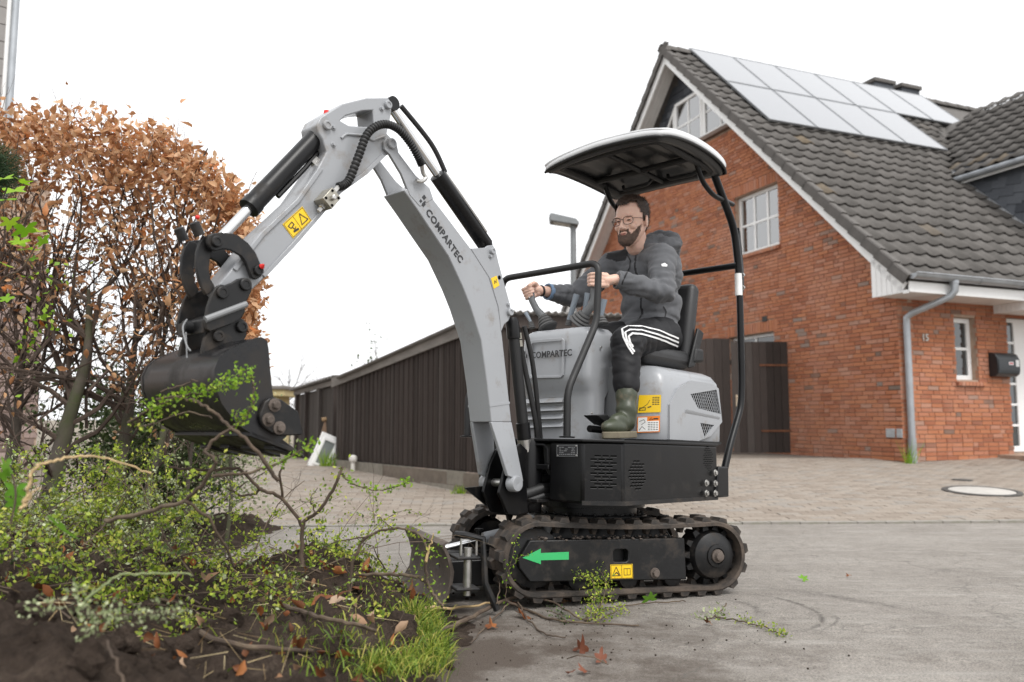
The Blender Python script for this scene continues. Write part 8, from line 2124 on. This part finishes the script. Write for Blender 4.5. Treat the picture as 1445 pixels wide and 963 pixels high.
branch('cut_branch', 'slim arching branch with sparse leaves bowed in front of the dozer blade', 'branch', [(px_path([(490, 850, 2.9), (498, 795, 2.9), (518, 758, 2.9), (555, 746, 2.88), (590, 753, 2.86), (603, 775, 2.85)]), .006, .0035, (.1, 110, .0135, M_SMALLG, .022)), (px_path([(555, 746, 2.88), (540, 735, 2.88), (520, 718, 2.88)]), .002, .001, (0, 34, .012, M_SMALLG, .014)), (px_path([(518, 758, 2.9), (490, 762, 2.9), (455, 772, 2.9)]), .003, .0015, (0, 46, .013, M_SMALLG, .02))], seed=8)
branch('cut_branch', 'dark branch with a pale split end standing against the dozer blade', 'branch', [(px_path([(500, 811, 2.95), (562, 811, 2.92), (595, 818, 2.9), (612, 838, 2.88), (624, 856, 2.86)]), .006, .005, (.0, 60, .0125, M_SMALLG, .02)), (px_path([(606, 832, 2.88), (600, 800, 2.88), (603, 775, 2.86)]), .006, .005, (.2, 70, .013, M_FRESH, .03))], seed=9)
branch('split_stick', 'pale splintered wood sliver at the top of the dark branch by the blade', 'stick', [(px_path([(601, 792, 2.85), (606, 774, 2.85), (611, 752, 2.84)]), .006, .0015, None)], mat=M_PALE, seed=10)
branch('straw_stem', 'long pale straw coloured stem bent over at the left of the heap', 'stem', [(px_path([(30, 720, 1.75), (40, 690, 1.75), (50, 660, 1.76), (80, 650, 1.8), (111, 645, 1.84), (161, 651, 1.9), (212, 668, 1.95)]), .0036, .002, None), (px_path([(34, 712, 1.75), (46, 695, 1.75), (56, 688, 1.75)]), .003, .001, None)], mat=M_PALE, seed=11)
branch('bent_twig', 'curved pale green stem lying over the front of the heap', 'twig', [(px_path([(112, 858, 1.72), (140, 830, 1.74), (170, 812, 1.76), (215, 808, 1.8), (270, 812, 1.84)]), .0032, .0016, None)], mat=leaf_mat('green_bark', [(0, (.24, .30, .13)), (1, (.33, .38, .18))]), seed=12)
branch('cut_branch', 'pale grey green leafy sprig drooping over the dark soil at lower left', 'branch', [(px_path([(260, 862, 1.75), (210, 866, 1.72), (150, 868, 1.7), (105, 862, 1.68)]), .003, .0012, (.0, 240, .0105, M_GREYG, .012)), (px_path([(150, 868, 1.7), (130, 890, 1.68), (115, 905, 1.67)]), .002, .001, (.0, 80, .010, M_GREYG, .010)), (px_path([(120, 830, 1.75), (75, 850, 1.72), (40, 862, 1.7)]), .002, .001, (.0, 90, .010, M_GREYG, .012))], seed=13)
def gpt(px, py, lift=.008):
    d = ray(px, py)
    Y = 3.0
    for _ in range(30): p = EYE + d * (Y / d.y); Y = Y * (CAMZ - (max(gz(p.x, p.y), bank_z(p.x, p.y)) + lift)) / max(1e-4, (CAMZ - p.z))
    return EYE + d * (Y / d.y)
def gpath(pts): return [gpt(*q) for q in pts]
branch('root_branch', 'dark forked root lying on the road beside the grass tuft', 'branch', [(gpath([(590, 905), (640, 884, .02), (680, 863, .03), (712, 847, .04), (735, 841, .05)]), .010, .006, None), (gpath([(712, 847, .04), (745, 862), (780, 874), (830, 880), (900, 882)]), .006, .003, None), (gpath([(735, 841, .05), (780, 850, .03), (826, 876), (861, 858), (925, 851), (968, 848)]), .0045, .0022, None), (gpath([(730, 850, .03), (750, 880), (775, 897), (800, 900)]), .004, .002, None), (gpath([(720, 850, .03), (690, 880), (664, 908)]), .004, .002, None), (gpath([(700, 852, .05), (705, 830, .10), (704, 818, .12)]), .003, .001, None)], seed=14)
branch('dark_root', 'thick dark root lying along the front edge of the heap', 'root', [([gpt(x, y, .02) for x, y in ((190, 822), (230, 858), (290, 897), (360, 914), (440, 918))], .011, .006, None), ([gpt(x, y, .03) for x, y in ((400, 855), (440, 868), (490, 880), (530, 890))], .008, .005, None)], seed=24)
branch('bare_stick', 'thin dry brown stick leaning on the dark soil in the lower left corner', 'stick', [(px_path([(180, 985, 1.5), (165, 940, 1.52), (150, 905, 1.56)]), .003, .002, None)], seed=25)
branch('bare_stick', 'pale peeled stick lying on the road in front of the track', 'stick', [(gpath([(600, 858, .02), (645, 858, .02), (700, 850, .02)]), .006, .004, None)], mat=M_PALE, seed=15)
branch('cut_branch', 'bushy green sprig lying against the middle of the near track', 'branch', [(gpath([(826, 876), (838, 850, .05), (836, 820, .12), (815, 812, .13)]), .004, .002, (.0, 240, .0125, M_SMALLG, .020)), (gpath([(836, 870), (850, 848, .06), (856, 825, .10), (846, 806, .14)]), .004, .0015, (.0, 240, .0125, M_SMALLG, .020)), (gpath([(840, 878), (862, 866, .02), (880, 860, .02)]), .003, .0015, (.0, 130, .012, M_SMALLG, .018)), (gpath([(800, 878), (790, 868, .02), (770, 862, .02)]), .003, .0015, (.0, 60, .012, M_DARKG, .016))], seed=16)
branch('cut_branch', 'small leafy sprig lying alone on the road right of the digger', 'branch', [(gpath([(1026, 852, .03), (1008, 870), (985, 872)]), .003, .0015, (.2, 90, .014, M_GREYG, .016)), (gpath([(1008, 870), (1050, 878), (1085, 888), (1108, 898)]), .003, .0015, (.0, 150, .013, M_SMALLG, .014))], seed=17)
branch('sprout', 'thin upright sprig with yellow green leaves in front of the idler wheel', 'sprig', [(px_path([(713, 850, 3.33), (716, 815, 3.33), (722, 790, 3.33), (728, 762, 3.33)]), .0025, .001, (.1, 46, .0125, M_FRESH, .013)), (px_path([(719, 800, 3.33), (735, 786, 3.33), (748, 783, 3.33)]), .0015, .001, (.2, 14, .011, M_FRESH, .006))], seed=18)
# larger single leaves ---------------------------------------------------------------------------------------------------
def lobed(r=1.0, lobes=5, seed=0):
    rn = random.Random(seed); pts = []
    for k in range(lobes * 4 + 1):
        a = -2.5 + 5.0 * k / (lobes * 4); m_ = k % 4; rad = (1.0 if m_ == 2 else (.78 if m_ in (1, 3) else .52)) * (1 - .22 * abs(a) / 2.5) * rn.uniform(.9, 1.08)
        pts.append((rad * math.cos(a) * r, rad * math.sin(a) * r))
    v = [(0, 0, 0)] + [(x, y, .10 * math.sin(3 * x + seed) * abs(y) + .10 * (x * x + y * y)) for x, y in pts]; n = len(pts)
    return v, [(0, i, i + 1) for i in range(1, n)]
def big_leaf(name, label, p, size, mat, rot, cat='leaf', seed=0, stalk=True, curl=0.0, group=None, parent=None):
    v, f = lobed(1.0, 5, seed); m = MB(); m.add([(x, y, z + curl * x * x - curl * .6 * abs(y)) for x, y, z in v], f)
    o = m.build(name, mat, parent, smooth=True, fix=False, angle=60); o.matrix_local = Matrix.Translation(p) @ Matrix.Rotation(rot[2], 4, 'Z') @ Matrix.Rotation(rot[1], 4, 'Y') @ Matrix.Rotation(rot[0], 4, 'X') @ Matrix.Scale(size, 4)
    if label: tag(o, label, cat, group)
    return o
M_LIME = leaf_mat('lime_leaf', [(0, (.14, .34, .03)), (1, (.24, .46, .05))], .45, .4)
big_leaf('green_leaf', 'bright green lobed leaf on the road against the track', gpt(917, 846, .03), .045, M_LIME, (.2, -.9, -1.5), seed=1)
big_leaf('green_leaf', 'bright green leaf lying alone on the road right of the digger', gpt(1133, 817, .012), .032, M_LIME, (.5, -.35, .4), seed=2)
dl = thing('dry_leaf_cluster', 'curled rust brown dry leaves on the road in the foreground', 'leaves', Matrix.Translation(gpt(828, 935, 0)))
M_RUSTL = leaf_mat('rust_leaf', [(0, (.11, .032, .014)), (1, (.22, .075, .04))], .5, .15)
for k, (px, py, sz_, rt_) in enumerate(((818, 908, .042, (.4, -.9, .3)), (850, 922, .034, (.3, -.7, 1.9)), (826, 938, .030, (.2, -.1, 2.6)), (806, 940, .020, (.5, .3, 4.0)))):
    p = gpt(px, py + 8, .012) - dl.location; big_leaf('leaf', None, p, sz_, M_RUSTL, rt_, seed=5 + k, curl=.55, parent=dl)
MB().tube([gpt(800, 930) - dl.location, gpt(815, 925, .03) - dl.location, gpt(838, 928, .02) - dl.location, gpt(858, 938, .01) - dl.location], .002, 5).build('stalk', M_TWIG2, dl)
for k, (px, py, s_, lab) in enumerate(((722, 850, .03, 'pale brown dry leaf on the road in front of the track front'), (740, 868, .045, 'large pale brown curled leaf under the forked root'), (694, 884, .030, 'small rust brown leaf left of the forked root'), (800, 848, .030, 'pale dry leaf close to the track bottom edge'), (1198, 812, .018, 'small rust coloured leaf on the open road at right'), (1000, 878, .022, 'rust brown leaf under the lone sprig on the road'))):
    big_leaf('dry_leaf', lab, gpt(px, py, .012), s_, M_DRY, (rg.uniform(-.5, .5), rg.uniform(-.6, .3), rg.uniform(0, 6)), seed=20 + k, curl=.6)
# maple sprig hanging in at the left edge
ms = thing('maple_sapling', 'young maple shoots with bright lime green leaves at the left edge', 'sapling', Matrix.Translation(atY(-40, 700, 2.7)))
M_MAPLE = leaf_mat('maple_leaf', [(0, (.20, .42, .02)), (.6, (.36, .58, .03)), (1, (.52, .66, .08))], .45, .45)
ml = ms.location
for a in ([(-40, 700), (-30, 480), (-10, 330), (10, 265)], [(-30, 480), (0, 400), (30, 380), (50, 348)], [(-10, 330), (20, 318), (45, 300)]): MB().tube(smooth_path([atY(x, y, 2.7) - ml for x, y in a], 5), .0028, 5).build('stem', M_TWIG2, ms, fix=False)
for k, (px, py, s_) in enumerate(((5, 252, .045), (20, 268, .05), (30, 255, .04), (8, 282, .045), (14, 312, .04), (36, 322, .055), (52, 328, .05), (28, 340, .045), (60, 338, .04), (40, 352, .045), (4, 372, .04), (12, 420, .035), (48, 365, .03))):
    big_leaf('leaf', None, atY(px, py, 2.7 + rg.uniform(-.06, .06)) - ml, s_, M_MAPLE, (rg.uniform(-.8, .8), rg.uniform(.1, 1.2), rg.uniform(0, 6)), seed=40 + k, curl=.2, parent=ms)
lv = thing('leafy_shoot', 'bright green lobed leaves standing at the left edge of the heap', 'plant', Matrix.Translation(atY(15, 740, 1.9)))
MB().tube(smooth_path([atY(x, y, 1.9) - lv.location for x, y in ((15, 740), (22, 705), (20, 680), (12, 655))], 4), .0025, 5).build('stem', M_TWIG2, lv, fix=False)
for k, (px, py, s_) in enumerate(((8, 655, .04), (22, 690, .036), (20, 708, .03), (2, 668, .03))): big_leaf('leaf', None, atY(px, py, 1.9) - lv.location, s_, M_LIME, (rg.uniform(-.3, .3), 1.2 + rg.uniform(-.3, .3), rg.uniform(1, 2)), seed=60 + k, parent=lv)
big_leaf('green_leaf', 'large bright green leaf lying on top of the heap at left', atY(84, 742, 2.2), .07, M_LIME, (.3, .9, 1.2), seed=70, curl=.2)
branch('green_shoot', 'thin shoots with yellow green buds in front of the left hedge trunk', 'shoot', [(px_path([(-10, 560, 3.2), (20, 520, 3.2), (42, 470, 3.2), (60, 430, 3.2), (85, 395, 3.2)]), .003, .001, (.2, 40, .026, M_FRESH, .03)), (px_path([(20, 520, 3.2), (50, 470, 3.2), (90, 450, 3.2)]), .002, .001, (.3, 26, .026, M_FRESH, .022)), (px_path([(-10, 405, 3.2), (30, 395, 3.2), (75, 375, 3.2), (115, 380, 3.2)]), .0025, .001, (.2, 16, .024, M_FRESH, .02))], seed=19)
# conifer bough at the left edge
cf = thing('conifer_bough', 'dark green needled conifer bough at the far left edge', 'conifer', Matrix.Translation(atY(-60, 240, 3.0)))
n = 5000; cc = np.array((atY(-14, 243, 3.0) - cf.location)[:]); Q = rg.normal(size=(n, 3)) * np.array([.055, .05, .06]); Q = Q[np.linalg.norm(Q / np.array([.11, .1, .12]), axis=1) < 1]
V = []; nd = rg.normal(size=(len(Q), 3)) + np.array([.8, 0, .25]); nd /= np.linalg.norm(nd, axis=1)[:, None]; sdv = np.cross(nd, rg.normal(size=nd.shape)); sdv /= np.linalg.norm(sdv, axis=1)[:, None]
Lh = .045; V = np.stack([Q + cc - sdv * .0009, Q + cc + sdv * .0009, Q + cc + nd * Lh + sdv * .0004, Q + cc + nd * Lh - sdv * .0004], 1).reshape(-1, 3)
M_NEED = leaf_mat('needles', [(0, (.012, .035, .012)), (1, (.045, .085, .030))], .5, .1)
o = link('needles', np_mesh('needles', V, np.arange(len(V)).reshape(-1, 4), M_NEED), cf); o['kind'] = 'stuff'
MB().tube([Vector((0, 0, -.05)), Vector(cc) * .6, Vector(cc) + Vector((.05, 0, .02))], .007, 6).build('branch', M_TWIG, cf)
# grass tuft with its root ball ----------------------------------------------------------------------------------------------
M_GRASS = leaf_mat('grass', [(0, (.07, .13, .018)), (.45, (.19, .29, .035)), (.8, (.38, .43, .07)), (1, (.55, .46, .13))], .5, .3)
def grass(name, label, spots, n, L, parent=None):
    V = []; F = []
    for k in range(n):
        px, py, sx, sy = spots[rg.integers(0, len(spots))]; p = gpt(px + rg.normal() * sx, py + rg.normal() * sy, .0); b = np.array(p[:]); d = np.array([rg.normal() * .45 + .12, rg.normal() * .45 - .1, 1.0]); d /= np.linalg.norm(d); s = np.cross(d, rg.normal(size=3)); s /= np.linalg.norm(s); l = L * rg.uniform(.5, 1.3); w = rg.uniform(.0010, .0024); g_ = np.array([d[0], d[1], -.55])
        o = len(V); q = [b, b + d * l * .45, b + d * l * .75 + g_ * l * .10, b + d * l * .92 + g_ * l * .34]
        for i, (c, ww) in enumerate(zip(q, (1, .9, .6, .1))): V += [c - s * w * ww, c + s * w * ww]
        for i in range(3): F.append((o + 2 * i, o + 2 * i + 1, o + 2 * i + 3, o + 2 * i + 2))
    o = link(name, np_mesh(name, V, F, M_GRASS), parent); tag(o, label, 'grass' if not parent else None, kind='stuff'); return o
grass('grass', 'bright green and yellow grass clump at the foot of the soil bank', [(604, 882, 12, 14), (598, 905, 14, 14), (590, 940, 20, 12), (540, 945, 26, 10), (618, 925, 10, 14), (585, 872, 14, 8)], 1700, .070)
grass('grass', 'sparse grass blades between the leaves on the bank', [(450, 900, 60, 30), (420, 880, 60, 30), (520, 870, 30, 20), (490, 930, 40, 15)], 520, .045)
rb = gpt(567, 893, .03); rbm = MB(); rbm.ball((0, 0, 0), .062, 20, 14)
rbm.v = [tuple(Vector(v) * (1 + .45 * mnoise.fractal(Vector(v) * 22, 1, 2, 4))) for v in rbm.v]
rbo = rbm.build('root_ball', M_SOIL, None, smooth=True, fix=False, angle=80); rbo.location = rb; tag(rbo, 'clod of dark soil and roots standing in the grass clump', 'root ball')
rt = MB()
for k in range(60):
    a = Vector((random.gauss(0, 1), random.gauss(0, 1), random.gauss(0, 1))).normalized() * .058; rt.tube([a, a * 1.15 + Vector((random.gauss(0, .015),) * 3), a * 1.3 + Vector((random.gauss(0, .03), random.gauss(0, .03), -.02))], .0009, 3, caps=False)
o = rt.build('root', M_TWIG2, rbo, fix=False); o['kind'] = 'stuff'
# weeds at the pipe foot and the shed footing
def weed(label, p, n, L, mat=None):
    V = []; F = []
    for k in range(n):
        d = np.array([rg.normal() * .3, rg.normal() * .3, 1.0]); d /= np.linalg.norm(d); s = np.cross(d, rg.normal(size=3)); s /= np.linalg.norm(s); l = L * rg.uniform(.5, 1.2); b = rg.normal(size=3) * np.array([.05, .03, 0]); w = .006; o = len(V)
        V += [b - s * w, b + s * w, b + d * l + s * w * .2, b + d * l - s * w * .2]; F.append((o, o + 1, o + 2, o + 3))
    ob = link('weed', np_mesh('weed', V, F, mat or M_FRESH)); ob.location = p; tag(ob, label, 'weed')
q = HM @ Vector((.0, -.12, 0)); weed('green grass weed growing at the foot of the downpipe', (q.x - .05, q.y - .05, gz(q.x, q.y)), 26, .32)
q = SB + n1 * .15; weed('low green weeds at the far corner of the shed footing', (q.x, q.y, gz(q.x, q.y)), 70, .22)
q = SA + d1 * .35 + n1 * .12; weed('yellow green weeds at the near end of the shed footing', (q.x, q.y, gz(q.x, q.y)), 40, .09)

# curved scuffs left by the tracks on the road
def m_scuff():
    m, nt, b = new_mat('tyre_scuff'); b.inputs['Base Color'].default_value = (.045, .040, .036, 1); b.inputs['Roughness'].default_value = .95
    t = nt.nodes.new('ShaderNodeBsdfTransparent'); s_ = nt.nodes.new('ShaderNodeMixShader'); at = nt.nodes.new('ShaderNodeAttribute'); at.attribute_name = 'fade'
    k = math_(nt, 'MULTIPLY', ramp(nt, noise_(nt, 26, 7, .75), [(.38, (0, 0, 0)), (.66, (.85, .85, .85))]), at.outputs['Fac'])
    nt.links.new(k, s_.inputs[0]); nt.links.new(t.outputs[0], s_.inputs[1]); nt.links.new(b.outputs[0], s_.inputs[2]); nt.links.new(s_.outputs[0], nt.nodes['Material Output'].inputs[0]); return m
M_SCUFF = m_scuff()
for k, (pts, w, st) in enumerate((([(1020, 838), (1080, 842), (1130, 854), (1160, 872), (1146, 888), (1100, 893)], .035, .9), ([(1010, 846), (1050, 852), (1070, 862), (1062, 874)], .05, .7), ([(1060, 829), (1130, 836), (1210, 848), (1290, 862), (1370, 880)], .13, .45), ([(1150, 895), (1180, 880), (1178, 868)], .02, .6))):
    P_ = smooth_path(gpath([(a, b, .0) for a, b in pts]), 10); vs = []; fa = []
    for i, p in enumerate(P_):
        t = (P_[min(i + 1, len(P_) - 1)] - P_[max(i - 1, 0)]); t.z = 0; t.normalize(); s_ = Vector((-t.y, t.x, 0)); e = min(1, 3 * min(i, len(P_) - 1 - i) / len(P_))
        for q, f_ in ((-1, 0), (0, 1), (1, 0)): c = p + s_ * w / 2 * q; vs.append((c.x, c.y, gz(c.x, c.y) + .003 + .0005 * k)); fa.append(f_ * e * st)
    F = [(3 * i + a, 3 * i + a + 1, 3 * i + a + 4, 3 * i + a + 3) for i in range(len(P_) - 1) for a in (0, 1)]
    me = np_mesh('track_scuff', vs, F, M_SCUFF); at = me.attributes.new('fade', 'FLOAT', 'POINT'); at.data.foreach_set('value', fa); tag(link('track_scuff', me), kind='structure')
